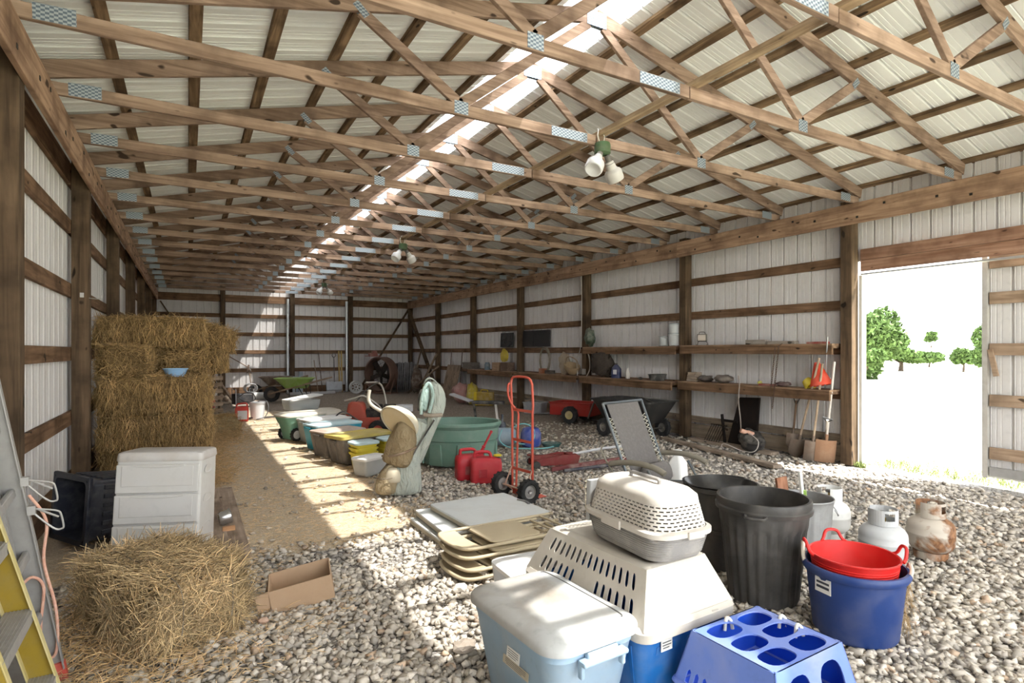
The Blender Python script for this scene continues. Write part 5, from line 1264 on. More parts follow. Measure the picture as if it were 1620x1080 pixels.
# ------------------------------------------------------------------ the row of totes down the aisle
clr = clearmat((0.80,0.82,0.82), 0.55); wl_ = plastic((0.72,0.72,0.70), 0.45, 0.4, (0.58,0.52,0.43), 4)
ye = plastic((0.52,0.41,0.10), 0.45, 0.6, (0.50,0.44,0.30), 5); gb = plastic((0.13,0.115,0.10), 0.5, 0.5, (0.36,0.31,0.25), 8); be = plastic((0.60,0.56,0.47), 0.5, 0.4, (0.5,0.42,0.32), 5)
p = G(588, 752)
t = tote('clear_bin', 'small clear plastic bin with a white lid in front of the yellow pails', (p.x+0.02, p.y+0.12, 0), math.radians(-62), 0.42, 0.27, 0.22, clr, wl_, taper=0.86, r=0.03, handles=False)
MB().loft([(rrect(0.19, 0.33, 0.02), 0.02), (rrect(0.20, 0.34, 0.02), 0.13)]).build('contents', plastic((0.55,0.53,0.48), 0.7, 0.7, (0.3,0.3,0.28), 30), t)
def pail_stack(label, loc, n, lidded=True):
    lb2 = plastic((0.45,0.60,0.64), 0.4, 0.3)
    for k in range(n):
        t = thing('yellow_pail', label % ORD[k], 'pail', (loc[0], loc[1], 0.062*k), 0.2, 'nested yellow pails')
        MB().loft([(rrect(0.26, 0.21, 0.05), 0), (rrect(0.31, 0.25, 0.06), 0.17), (rrect(0.335, 0.275, 0.065), 0.172), (rrect(0.335, 0.275, 0.065), 0.185), (rrect(0.355, 0.295, 0.07), 0.187), (rrect(0.355, 0.295, 0.07), 0.205), (rrect(0.32, 0.26, 0.06), 0.205), (rrect(0.27, 0.22, 0.05), 0.02)]).build('pail_body', plastic((0.66,0.55,0.04), 0.4, 0.1), t, smooth=True, angle=35)
        if k == n-1: lid_mesh(0.30, 0.36, 0.215, raise_=0.004, inset=0.02, r=0.07).build('lid', lb2, t, smooth=True)
p = G(577, 741); pail_stack('yellow pail of the wider stack before the yellow-lidded tote, %s from the floor', (p.x+0.03, p.y+0.17), 3)
p = G(624, 735); pail_stack('yellow pail of the stack against the golf bag, %s from the floor', (p.x+0.04, p.y+0.30), 3)
t = tote('storage_tote', 'black ribbed tote with a trough-like yellow lid, nearest of the large totes in the row', (2.20, 8.42, 0), math.radians(-70), 0.88, 0.46, 0.37, gb, None, taper=0.84, r=0.04, ribs=4)
s = [(rrect(0.49, 0.91, 0.05), 0.355), (rrect(0.50, 0.92, 0.05), 0.36), (rrect(0.50, 0.92, 0.05), 0.40), (rrect(0.47, 0.89, 0.05), 0.40), (rrect(0.45, 0.87, 0.05), 0.385), (rrect(0.2, 0.6, 0.03), 0.383)]
MB().loft(s).build('lid', ye, t, smooth=True, angle=35)
tote('storage_tote', 'black ribbed tote with a brown lid between the yellow-lidded tote and the turquoise one', (2.02, 9.02, 0), math.radians(-70), 0.72, 0.46, 0.38, gb, plastic((0.42,0.33,0.27), 0.5, 0.5), taper=0.84, r=0.04, ribs=3)
tote('storage_tote', 'turquoise blue tote with a pale lid in the middle of the row', (2.10, 9.75, 0), math.radians(-72), 0.86, 0.46, 0.40, plastic((0.03,0.34,0.48), 0.4, 0.15), plastic((0.46,0.62,0.66), 0.45, 0.4, (0.6,0.57,0.5)), taper=0.86, r=0.05)
tote('storage_tote', 'grey tote with a dusty white lid just beyond the turquoise one', (2.12, 10.55, 0), math.radians(-74), 0.84, 0.48, 0.40, plastic((0.28,0.31,0.30), 0.5, 0.4), wl_, taper=0.86, r=0.05)
tote('storage_tote', 'tote with a rounded beige lid beyond the grey one', (2.22, 11.35, 0), math.radians(-74), 0.84, 0.52, 0.40, gb, be, taper=0.86, r=0.14, crown=0.01)
tote('storage_tote', 'low tote with a beige oval lid, farthest of the closed totes', (2.32, 12.25, 0), math.radians(-74), 0.88, 0.56, 0.36, gb, be, taper=0.86, r=0.18, crown=0.01)
t = tote('clear_bin', 'clear plastic bin with its white lid askew, standing on a low tote', (2.02, 12.35, 0.40), math.radians(-76), 0.66, 0.42, 0.20, clr, None, taper=0.9, r=0.04, handles=False)
o = MB().loft([(rrect(0.44, 0.70, 0.05), 0), (rrect(0.45, 0.71, 0.05), 0.004), (rrect(0.45, 0.71, 0.05), 0.022), (rrect(0.38, 0.64, 0.04), 0.028)]).build('lid', wl_, t, smooth=True); o.location = (0.03, 0.02, 0.235); o.rotation_euler = (0.13, 0.0, 0.1)
MB().box((0, 0, 0.07), (0.30, 0.5, 0.10)).build('contents', plastic((0.3,0.42,0.46), 0.8, 0.6), t)
# green wheeled cart
def yard_cart():
    g = plastic((0.16,0.34,0.24), 0.5, 0.35, (0.36,0.44,0.34), 6)
    t = thing('wheeled_bin', 'green two-wheeled bin with a beige lid at the near left of the tote row', 'wheeled bin', (1.78, 10.95, 0), math.radians(-68))
    MB().loft([(rrect(0.30, 0.56, 0.04), 0.03), (rrect(0.34, 0.60, 0.05), 0.30), (rrect(0.41, 0.70, 0.06), 0.31), (rrect(0.46, 0.80, 0.08), 0.42), (rrect(0.47, 0.82, 0.08), 0.42), (rrect(0.47, 0.82, 0.08), 0.44), (rrect(0.42, 0.76, 0.06), 0.44), (rrect(0.28, 0.54, 0.04), 0.05)]).build('bin_body', g, t, smooth=True, angle=35)
    lid_mesh(0.82, 0.48, 0.45, r=0.09, crown=0.015).build('lid', be, t, smooth=True)
    MB().tube([(-0.22, -0.20, 0.11), (0.22, -0.20, 0.11)], 0.01, 6).build('axle', M_galv, t)
    for s in (-1, 1):
        mb = MB(); tyre(mb, (s*0.205, -0.20, 0.115), 0.115, 0.05); w = mb.build('wheel', rub, t, smooth=True, angle=30)
        mb = MB(); hub(mb, (s*0.205, -0.20, 0.115), 0.085, 0.05); mb.build('hub', plastic((0.62,0.62,0.60), 0.4, 0.3), w, smooth=True)
yard_cart()

# ------------------------------------------------------------------ right wall shelves and what stands on them
SX = XR-0.05    # wall side of the shelves
ws = wood('y', (0.17,0.10,0.06), (0.42,0.28,0.18))
def shelf(y0, y1, z, d, lab, front=True):
    t = thing('wall_shelf', lab, 'shelf', (SX, 0, 0), 0, 'plank shelves on the right wall')
    MB().box((-d/2-0.005, (y0+y1)/2, z-0.012), (d, y1-y0, 0.024)).build('plank', ws, t, bevel=0.002, seg=1)
    if front: MB().box((-d+0.01, (y0+y1)/2, z-0.09), (0.038, y1-y0, 0.13)).build('front_rail', wood('y', **WG), t, bevel=0.003, seg=1)
    for y in (y0+0.04, y1-0.04): MB().bar((-0.02, y, z-0.04), (-d+0.04, y, z-0.04), 0.04, 0.05, (0,0,1)).build('cleat', ws, t)
shelf(4.76, 7.62, 1.705, 0.30, 'upper plank shelf nearest the side door'); shelf(4.76, 7.62, 1.05, 0.36, 'lower plank shelf nearest the side door, with the shovels before it')
shelf(7.78, 10.66, 1.69, 0.26, 'upper plank shelf carrying the white paint pails'); shelf(7.78, 10.66, 1.02, 0.36, 'lower plank shelf with the dark bag and the bottles')
shelf(10.84, 13.74, 1.02, 0.34, 'low plank shelf below the dark screens'); shelf(13.88, 16.75, 1.02, 0.34, 'low plank shelf farthest along the wall, with stacked papers')
PX = SX-0.20
def W3(u, z, x=PX):
    """y on the right wall's shelf line seen at column u"""
    k = (u-810)/FPX; return (x*cT-k*x*sT)/(sT+k*cT)
def lone(mb, nm, mat, loc, lab, cat, rz=0, rot=None, group=None, **kw):
    o = mb.build(nm, mat, **kw); o.location = loc; o.rotation_euler = rot or (0, 0, rz); tag(o, lab, cat, group); return o
# paint pails
pw = plastic((0.50,0.52,0.52), 0.45, 0.3, (0.45,0.42,0.38), 9)
def pail(u, z, r, h, lab, x=PX+0.02, mat=None):
    t = thing('paint_pail', lab, 'pail', (x, W3(u, z, x), z), 0, 'white paint pails')
    MB().lathe([(0.001, 0), (r*0.9, 0), (r*0.94, 0.01), (r, h*0.78), (r*1.04, h*0.8), (r*1.04, h*0.84), (r, h*0.86), (r, h*0.95)], 28).build('body', mat or pw, t, smooth=True, angle=35)
    MB().lathe([(r*1.05, h*0.93), (r*1.07, h*0.95), (r*1.06, h), (r*0.9, h), (r*0.85, h*0.98), (0.001, h*0.98)], 28).build('lid', plastic((0.24,0.27,0.28), 0.5, 0.3), t, smooth=True)
pail(1051, 1.705, 0.105, 0.18, 'squat white pail with a dark lid, lowest of the shelf pails'); pail(1066, 1.705, 0.10, 0.235, 'white pail standing by the post, under the topmost one'); pail(1066, 1.94, 0.10, 0.18, 'white pail on top of another one by the post')
# work light on the upper shelf
t = thing('work_light', 'small square work light on a wire stand on the upper shelf', 'lamp', (PX-0.02, W3(1112, 0), 1.705), math.radians(-60))
MB().box((0, 0, 0.13), (0.16, 0.06, 0.13)).build('housing', plastic((0.035,0.033,0.03), 0.5, 0.3), t, bevel=0.008)
MB().box((0, -0.032, 0.13), (0.135, 0.004, 0.105)).build('glass', plastic((0.50,0.43,0.36), 0.3, 0.3), t)
MB().tube(curve_pts([(-0.09, -0.05, 0.005), (-0.09, 0.05, 0.005), (-0.07, 0.02, 0.06), (0, 0.0, 0.065), (0.07, 0.02, 0.06), (0.09, 0.05, 0.005), (0.09, -0.05, 0.005)], 5), 0.006, 6).tube(curve_pts([(-0.05, 0, 0.195), (-0.04, 0, 0.23), (0.04, 0, 0.23), (0.05, 0, 0.195)], 5), 0.005, 6).build('stand', plastic((0.035,0.033,0.03), 0.5, 0.3), t)
wbx = wood('y', (0.20,0.17,0.14), (0.45,0.40,0.35))
def shelfbox(u, z, sx, sy, sz, nm, mat, lab, cat, x=PX, rz=0.0, bev=0.004, group=None):
    return lone(MB().box((0, 0, sz/2), (sx, sy, sz)), nm, mat, (x, W3(u, z, x), z), lab, cat, rz, group=group, bevel=bev)
shelfbox(1198, 1.705, 0.12, 0.36, 0.075, 'plank_offcut', wbx, 'pale box-like offcut lying on the upper shelf', 'offcut')
shelfbox(1238, 1.705, 0.12, 0.46, 0.05, 'plank_offcut', wbx, 'low grey offcut beside the pale one on the upper shelf', 'offcut')
shelfbox(1294, 1.705, 0.10, 0.30, 0.03, 'red_strip', plastic((0.30,0.05,0.04), 0.6, 0.5), 'flat dark red strip at the door end of the upper shelf', 'strip')
# stack of blocks / books
for k in range(4):
    shelfbox(1099, 1.05+0.042*k, 0.17, 0.24-0.02*k, 0.04, 'wood_block', wood('y', (0.26,0.20,0.15), (0.50,0.41,0.32)), 'flat pale wood block of the lower shelf stack beside the post, %s from the shelf' % ORD[k], 'block', rz=0.15*(k % 2)-0.05, group='stacked wood blocks')
def lump(u, z, r, nm, mat, lab, cat, sx=1.0, sz=0.5, seed=1, x=PX):
    bm = bmesh.new(); bmesh.ops.create_icosphere(bm, subdivisions=3, radius=1.0)
    for v in bm.verts:
        n_ = 1+0.4*noise.noise(v.co*1.7+Vector((seed, 0, 0)))+0.2*noise.noise(v.co*4+Vector((seed, 3, 0))); v.co = Vector((v.co.x*r*sx*n_, v.co.y*r*n_, max(-0.85, v.co.z)*r*sz*n_))
    zm = min(v.co.z for v in bm.verts)
    for v in bm.verts: v.co.z -= zm
    me = bpy.data.meshes.new(nm); bm.to_mesh(me); bm.free(); me.materials.append(mat)
    for q in me.polygons: q.use_smooth = True
    o = bpy.data.objects.new(nm, me); C.objects.link(o); o.location = (x, W3(u, z, x) if u else 0, z); tag(o, lab, cat); return o
dkc = plastic((0.09,0.075,0.065), 0.85, 0.5, (0.30,0.26,0.22), 12)
lump(1117, 1.05, 0.12, 'crumpled_rag', dkc, 'small crumpled dark rag on the lower shelf next to the blocks', 'rag', seed=2)
lump(1145, 1.05, 0.15, 'work_glove', plastic((0.15,0.12,0.10), 0.9, 0.4), 'grey-brown work gloves draped over the lower shelf edge', 'gloves', seed=5, sz=0.45)
lump(1202, 1.05, 0.035, 'green_ball', plastic((0.45,0.45,0.08), 0.5, 0.2), 'small yellow-green ball on the lower shelf', 'ball', sz=1.0, seed=0)
shelfbox(1214, 1.05, 0.10, 0.25, 0.03, 'hand_tool', plastic((0.30,0.06,0.05), 0.6, 0.5), 'thin reddish hand tool lying on the lower shelf by the chain', 'tool')
lump(1240, 1.05, 0.11, 'dark_strap', plastic((0.10,0.05,0.05), 0.8, 0.5), 'coiled dark strap on the lower shelf between chain and red cone', 'strap', seed=9, sz=0.35)
# red and yellow funnel-like cones lying on the shelf
t = thing('traffic_cone', 'orange-red cone with a yellow collar lying on its side on the lower shelf', 'cone', (PX-0.05, W3(1300, 0), 1.05), 0)
MB().lathe([(0.03, 0.0), (0.15, 0.33), (0.155, 0.33), (0.035, -0.01), (0.03, 0.0)], 28, M=T3(0, 0.04, 0.375) @ Rx(math.radians(168))).build('cone_body', plastic((0.72,0.06,0.02), 0.4, 0.15), t, smooth=True)
MB().lathe([(0.06, 0.0), (0.11, 0.12), (0.115, 0.12), (0.065, -0.01), (0.06, 0.0)], 24, M=T3(0.0, 0.20, 0.11) @ Rx(math.radians(130))).build('collar', plastic((0.62,0.48,0.02), 0.4, 0.2), t, smooth=True)
# chain over both shelves
t = thing('hanging_chain', 'rusty chain hanging from the upper shelf rail down past the lower shelf', 'chain', (SX-0.40, W3(1232, 0, SX-0.40), 0), 0)
mb = MB()
for j, (dy, z1, z0) in enumerate(((0.0, 1.66, 0.72), (0.05, 1.64, 1.02))):
    k = 0; z = z1
    while z > z0:
        M = T3((0.0 if j == 0 else -0.015), dy+(z1-z)*0.12, z) @ Rz(PI/2*(k % 2)); mb.v
        mb2 = [M @ Vector(p) for p in [(0.011*math.cos(a), 0, 0.021*math.sin(a)) for a in [2*PI*i/8 for i in range(8)]]]
        mb.tube(mb2, 0.0042, 5, True); z -= 0.033; k += 1
mb.tube([(0.01, 0.03, 1.66), (0.12, 0.03, 1.71)], 0.008, 5)
mb.build('links', metal((0.13,0.08,0.055), 0.7, 0.3), t, smooth=True)
# bay 2 lower shelf: bag, bottles, bowl
lump(952, 1.02, 0.33, 'duffel_bag', fabric((0.055,0.042,0.033), 0.9, 0.3, (0.15,0.12,0.09), 9), 'big slumped dark brown bag on the shelf beside the post with the cable', 'bag', sx=0.5, sz=0.85, seed=14, x=PX-0.02)
t = thing('antifreeze_jug', 'dark blue jug with a white label on the shelf next to the dark bag', 'jug', (PX, W3(975, 0), 1.02), 0.3)
MB().loft([(rrect(0.11, 0.20, 0.03), 0), (rrect(0.115, 0.205, 0.03), 0.2), (rrect(0.06, 0.09, 0.02), 0.27), (rrect(0.045, 0.045, 0.02), 0.29)]).build('body', plastic((0.015,0.025,0.09), 0.35, 0.2), t, smooth=True)
MB().lathe([(0.026, 0.285), (0.026, 0.315), (0.001, 0.317)], 14).build('cap', plastic((0.02,0.02,0.02), 0.5), t)
MB().box((-0.058, 0.0, 0.13), (0.002, 0.09, 0.10)).build('label', plastic((0.6,0.6,0.62), 0.5, 0.2), t)
lone(MB().lathe([(0.001, 0), (0.045, 0), (0.05, 0.01), (0.05, 0.14), (0.018, 0.19), (0.018, 0.22), (0.001, 0.222)], 18), 'white_bottle', plastic((0.60,0.57,0.52), 0.45, 0.4), (PX, W3(993, 0), 1.02), 'slim white bottle standing on the lower shelf', 'bottle', smooth=True)
lone(MB().lathe([(0.001, 0), (0.13, 0), (0.16, 0.05), (0.17, 0.11), (0.185, 0.115), (0.18, 0.125), (0.16, 0.12), (0.12, 0.02), (0.001, 0.015)], 28), 'feed_bowl', plastic((0.045,0.044,0.042), 0.6, 0.4), (PX, W3(1040, 0), 1.02), 'black rubber feed bowl on the lower shelf', 'bowl', smooth=True)
lump(1013, 1.02, 0.05, 'clamp', dkc, 'tiny dark clamp lying between bottle and feed bowl', 'clamp', seed=3)
# bay 3: screens, hose coil, baskets
for u, w_, h_, lab, y in ((803, 0.75, 0.42, 'dark glossy flat panel left of the post, above the long shelf', None), (835, 0.72, 0.44, 'black flat screen right beside the post', None), (857, 0.90, 0.44, 'black flat screen farthest from the post, above the hanging hose', None)):
    lone(MB().box((0, 0, h_/2), (0.025, w_, h_)), 'flat_screen', plastic((0.012,0.012,0.014), 0.12 if u < 810 else 0.35, 0.05), (SX-0.035-(0.02 if u == 835 else 0), W3(u, 0, SX), 1.715), lab, 'panel', group='dark panels above the shelf', rot=(0, 0.05, 0), bevel=0.004)
t = thing('hose_coil', 'thin brown hose coiled on a hook above the low shelf', 'hose', (SX-0.14, W3(862, 0, SX-0.14), 1.35), 0)
mb = MB()
for k in range(5):
    r = 0.27+0.012*math.sin(k*2.1); mb.tube([Vector((0.008*k-0.02, r*0.82*math.cos(a)+0.01*math.sin(k), r*1.2*math.sin(a)+0.02*math.cos(k*1.7))) for a in [2*PI*i/36 for i in range(36)]], 0.012, 6, True)
mb.tube([(0.1, 0, 0.29), (0, 0, 0.32), (-0.03, 0, 0.33)], 0.01, 6)
mb.build('coils', plastic((0.21,0.18,0.13), 0.7, 0.4), t, smooth=True)
shelfbox(859, 1.02, 0.12, 0.22, 0.13, 'orange_box', plastic((0.34,0.12,0.05), 0.6, 0.4), 'small orange-brown box on the shelf under the hose coil', 'box'); shelfbox(870, 1.02, 0.16, 0.25, 0.09, 'tin_box', dkc, 'flat dark tin beside the orange box', 'tin')
t = thing('wicker_basket', 'tan wicker basket tipped over on the shelf next to the post', 'basket', (PX, W3(905, 0), 1.08), 0, rot=(0.3, -0.35, 0.2))
MB().lathe([(0.001, 0), (0.12, 0), (0.19, 0.12), (0.20, 0.20), (0.19, 0.205), (0.17, 0.12), (0.11, 0.015), (0.001, 0.012)], 24, 0.8, 1.1).build('bowl', plastic((0.36,0.26,0.15), 0.85, 0.4, (0.5,0.4,0.28), 30), t, smooth=True)
MB().tube(curve_pts([(0, 0.2, 0.18), (0, 0.15, 0.36), (0, 0, 0.42), (0, -0.15, 0.36), (0, -0.2, 0.18)], 6), 0.013, 6).build('handle', plastic((0.25,0.17,0.10), 0.85, 0.4), t, smooth=True)
lump(893, 1.02, 0.17, 'crumpled_paper', fabric((0.42,0.34,0.25), 0.9, 0.3), 'crumpled tan paper sack leaning on the wicker basket', 'paper bag', sx=0.7, sz=1.5, seed=21)
# bay 4: papers, jars, box, yellow bag
for k in range(6):
    shelfbox(745, 1.02+0.035*k, 0.30, 0.75-0.05*(k % 3), 0.033, 'paper_stack', plastic((0.17,0.145,0.125), 0.9, 0.5, (0.35,0.31,0.27), 15), 'dusty flat paper bundle at the end of the far shelf, %s from below' % ORD[k], 'papers', rz=0.06*((k*7) % 3-1), group='stacked paper bundles')
lone(MB().lathe([(0.001, 0), (0.09, 0), (0.09, 0.17), (0.07, 0.2), (0.07, 0.23), (0.001, 0.232)], 18), 'blue_jar', plastic((0.12,0.19,0.24), 0.4, 0.4), (PX, W3(771, 0), 1.02), 'blue-grey jar between the paper bundles and the wooden box', 'jar', smooth=True)
shelfbox(789, 1.02, 0.22, 0.45, 0.24, 'wooden_box', wood('y', (0.30,0.20,0.12), (0.50,0.36,0.24)), 'small wooden box on the far shelf', 'box')
shelfbox(803, 1.02, 0.25, 0.40, 0.25, 'wooden_box', wood('y', (0.12,0.08,0.06), (0.25,0.17,0.12)), 'dark wooden box on the far shelf by the post', 'box')
lump(798, 1.27, 0.17, 'yellow_sack', fabric((0.55,0.42,0.04), 0.6, 0.3), 'yellow sack standing on the wooden boxes', 'sack', sx=0.5, sz=1.1, seed=8, x=PX+0.0)
lump(933, 1.69, 0.13, 'green_jug', plastic((0.05,0.08,0.05), 0.4, 0.4), 'dark green jug on the upper shelf behind the post', 'jug', sx=0.8, sz=1.6, seed=4)
# cable hanging down the post
t = thing('hanging_cable', 'pale cable running down the post and looping over the shelf', 'cable', (XR-0.245, 10.75, 0), 0)
MB().tube(curve_pts([(0, 0.05, 3.35), (0.0, 0.03, 2.6), (0, 0.06, 1.9), (0, 0.1, 1.62), (-0.02, 0.20, 1.4), (-0.03, 0.16, 1.0), (-0.02, 0.17, 0.58)], 8), 0.009, 6).build('cable_run', plastic((0.50,0.47,0.42), 0.6, 0.3), t, smooth=True)
MB().tube(curve_pts([(0, -0.02, 1.66), (-0.02, -0.26, 1.5), (-0.02, -0.30, 1.2), (-0.02, -0.16, 1.0)], 8), 0.013, 6).build('cable_loop', plastic((0.42,0.37,0.32), 0.6, 0.3), t, smooth=True)
MB().box((0.0, -0.05, 1.12), (0.05, 0.09, 0.13)).build('outlet_box', plastic((0.36,0.33,0.30), 0.5, 0.3), t, bevel=0.005)
# electrical cord loop etc. on bay 1: a saw blade bracket standing on the floor by the wall
t = thing('iron_grate', 'rusty black iron stove part with a barred grate leaning on the wall under the shelf', 'grate', (SX-0.25, 6.35, 0), 0)
bi_ = metal((0.025,0.02,0.018), 0.7, 0.3, (0.12,0.08,0.06))
MB().add([(0, -0.30, 0), (0, 0.26, 0), (0.12, 0.10, 0.82), (0.12, -0.28, 0.84), (0.04, -0.30, 0), (0.04, 0.26, 0), (0.16, 0.10, 0.82), (0.16, -0.28, 0.84)], [(0,1,2,3),(7,6,5,4),(0,4,5,1),(1,5,6,2),(2,6,7,3),(3,7,4,0)]).build('plate', bi_, t)
mb = MB()
for i in range(7): mb.tube([(-0.16, 0.32+0.05*i, 0.02), (-0.06, 0.22+0.05*i, 0.34)], 0.006, 5)
mb.tube([(-0.06, 0.20, 0.34), (-0.06, 0.54, 0.34)], 0.008, 5).tube([(-0.16, 0.30, 0.02), (-0.16, 0.64, 0.02)], 0.008, 5)
mb.build('grate', bi_, t); MB().bar((-0.04, 0.26, 0), (0.0, 0.36, 0.52), 0.03, 0.05).bar((0, 0.05, 0.42), (0, 0.34, 0.42), 0.03, 0.04).build('bracket', bi_, t)
lump(None, 0.0, 0.19, 'tire_pile', plastic((0.03,0.027,0.025), 0.8, 0.4), 'dark rubber bundle on the floor in front of the iron grate', 'bundle', seed=31, sz=0.9).location = (7.72, 5.95, 0.0)
t = thing('heat_lamp', 'orange-white heat lamp with a looping pale cord on the dark bundle', 'lamp', (7.60, 5.95, 0.32), 0)
MB(Ry(2.0) @ Rx(0.5)).lathe([(0.001, 0), (0.035, 0), (0.04, 0.1), (0.05, 0.12), (0.055, 0.20), (0.045, 0.20), (0.04, 0.12), (0.001, 0.11)], 20, M=T3(0, 0, -0.1)).build('shade', plastic((0.62,0.33,0.22), 0.4, 0.4, (0.7,0.65,0.6), 30), t, smooth=True)
MB().tube(curve_pts([(0, -0.05, 0.0), (-0.05, -0.25, -0.1), (-0.1, -0.22, -0.25), (-0.12, 0.0, -0.27), (-0.14, 0.3, -0.2), (-0.15, 0.35, -0.26), (-0.2, 0.2, -0.28)], 7), 0.007, 6).build('cord', plastic((0.55,0.50,0.46), 0.6, 0.2), t, smooth=True)
t = thing('rope_strap', 'knotted grey strap hanging from the lower shelf above the dark bundle', 'strap', (SX-0.42, 6.22, 0), 0)
MB().tube(curve_pts([(0, 0.02, 1.20), (0.0, 0, 1.05), (-0.01, 0.01, 0.8), (0.0, -0.02, 0.5), (0, -0.03, 0.32)], 6), 0.018, 6, flat=0.5).build('strap', plastic((0.38,0.33,0.29), 0.8, 0.3), t, smooth=True)
lone(MB().lathe([(0.001, 0.0), (0.04, 0.015), (0.055, 0.055), (0.04, 0.095), (0.001, 0.11)], 20), 'steel_ball', metal((0.55,0.55,0.55), 0.25, 0.1), (*G(1215, 704)[:2], 0.0), 'small shiny metal ball on the floor under the shelf', 'ball', smooth=True)
for (p0, p1, w, h, lab) in (((7.45, 7.6), (6.95, 4.95), 0.14, 0.05, 'long grey board lying on the gravel before the right wall shelves'), ((7.85, 7.3), (7.8, 5.6), 0.18, 0.05, 'shorter board lying against the wall foot under the shelves')):
    tag(MB().bar((p0[0], p0[1], 0.03), (p1[0], p1[1], 0.03), w, h).build('board', wood('y', (0.22,0.165,0.12), (0.46,0.38,0.30)), bevel=0.004, seg=1), lab, 'board', 'boards on the gravel')

# ------------------------------------------------------------------ long-handled tools leaning beside the side door
wh_ = wood('z', (0.34,0.25,0.17), (0.58,0.46,0.34)); stl = metal((0.26,0.21,0.17), 0.55, 0.5, (0.30,0.2,0.14))
def blade(pc, dirv, w, l, nm, mat, t, curve=0.04, spade=True):
    """dished blade from the socket pc along dirv"""
    D = Vector(dirv).normalized(); X = D.cross(Vector((0.3, 0.2, 1))).normalized(); N_ = X.cross(D).normalized(); vs = []; fs = []; n, m = 9, 6
    for i in range(n+1):
        k = i/n; ww = w/2*(1 if not spade else (1 if k < 0.6 else math.sqrt(max(0.02, 1-((k-0.6)/0.42)**2))))
        for j in range(m+1): a = j/m*2-1; vs.append(Vector(pc)+D*(l*k)+X*(a*ww)+N_*(-curve*(1-a*a)))
    for i in range(n):
        for j in range(m): q = i*(m+1)+j; fs.append((q, q+1, q+m+2, q+m+1))
    N = len(vs); MB().add(vs+[v+N_*0.003 for v in vs], fs+[tuple(reversed([q+N for q in f])) for f in fs]).build(nm, mat, t, smooth=True, fixn=False)
def dgrip(mb, p, D, w=0.06):
    D = Vector(D).normalized(); X = Vector((0, 1, 0)); X = (X-D*X.dot(D)).normalized(); p = Vector(p)
    mb.tube([p-D*0.12, p-D*0.09+X*w*0.3, p+X*w, p-X*w, p-D*0.09-X*w*0.3, p-D*0.12], 0.010, 6)
def tool(label, cat, foot, top, hm, head, grip=False, r=0.016, nm='shovel', bw=0.24, bl=0.30, bm_=None, curve=0.04):
    f, q = Vector(foot), Vector(top); t = thing(nm, label, cat, f, 0, 'long tools by the side door' ); d = (q-f); D = d.normalized(); L = d.length
    MB().tube([D*(bl*0.9), D*(L*0.5)+Vector((0.004, 0, 0)), D*L], r, 10).build('shaft', hm, t, smooth=True)
    MB().tube([D*(bl*0.75), D*(bl*1.25)], r*1.35, 10).build('socket', bm_ or stl, t, smooth=True)
    if head: blade(D*bl, -D, bw, bl, 'blade', bm_ or stl, t, curve, head == 'round')
    if grip:
        mb = MB(); dgrip(mb, D*(L+0.06), D); mb.build('d_grip', plastic((0.025,0.025,0.025), 0.5, 0.3), t, smooth=True)
    return t
tool('wooden-handled shovel leaning widest against the lower shelf', 'shovel', (*G(1258, 722)[:2], 0.0), (SX-0.39, W3(1296, 0, SX-0.39), 1.50), wh_, 'round')
tool('pale-handled shovel second in the row of leaning tools', 'shovel', (*G(1283, 728)[:2], 0.0), (SX-0.38, W3(1301, 0, SX-0.38), 1.42), wh_, 'flat', bw=0.22)
t = tool('thin grey metal rake leaning highest of the door tools', 'rake', (*G(1300, 722)[:2], 0.05), (SX-0.37, W3(1309, 0, SX-0.37), 1.80), metal((0.5,0.52,0.54), 0.35, 0.2), None, r=0.010, nm='rake', bl=0.1)
mb = MB()
mb.tube(curve_pts([(-0.02, -0.20, 0.02), (0, -0.12, 0.06), (0, 0, 0.10), (0, 0.12, 0.06), (-0.02, 0.22, 0.02)], 6), 0.008, 6)
for i in range(11): mb.tube([(-0.01, -0.2+0.04*i, 0.03), (-0.05, -0.2+0.04*i, -0.02)], 0.004, 4)
mb.build('rake_head', plastic((0.55,0.53,0.50), 0.5, 0.3), t, smooth=True)
tool('rusty flat spade with a light shaft, closest to the door post', 'spade', (*G(1304, 730)[:2], 0.0), (SX-0.30, W3(1320, 0, SX-0.30), 1.45), plastic((0.62,0.58,0.53), 0.5, 0.4), 'flat', bw=0.27, bl=0.33, bm_=plastic((0.30,0.17,0.10), 0.8, 0.5, (0.42,0.30,0.2), 8), nm='spade')
tool('short spade with a black D-shaped grip in front of the rusty spade', 'spade', (*G(1303, 715)[:2], 0.0), (SX-0.47, W3(1309, 0, SX-0.47), 0.64), plastic((0.55,0.52,0.48), 0.5, 0.4), 'flat', True, bw=0.20, bl=0.26, nm='spade')
tool('short shovel with a dark D-grip and orange collar hanging against the wall', 'shovel', (SX-0.16, W3(1252, 0, SX-0.16), 0.1), (SX-0.08, W3(1260, 0, SX-0.08), 0.84), wood('z', (0.10,0.06,0.04), (0.22,0.14,0.09)), 'round', True, bw=0.18, bl=0.24)
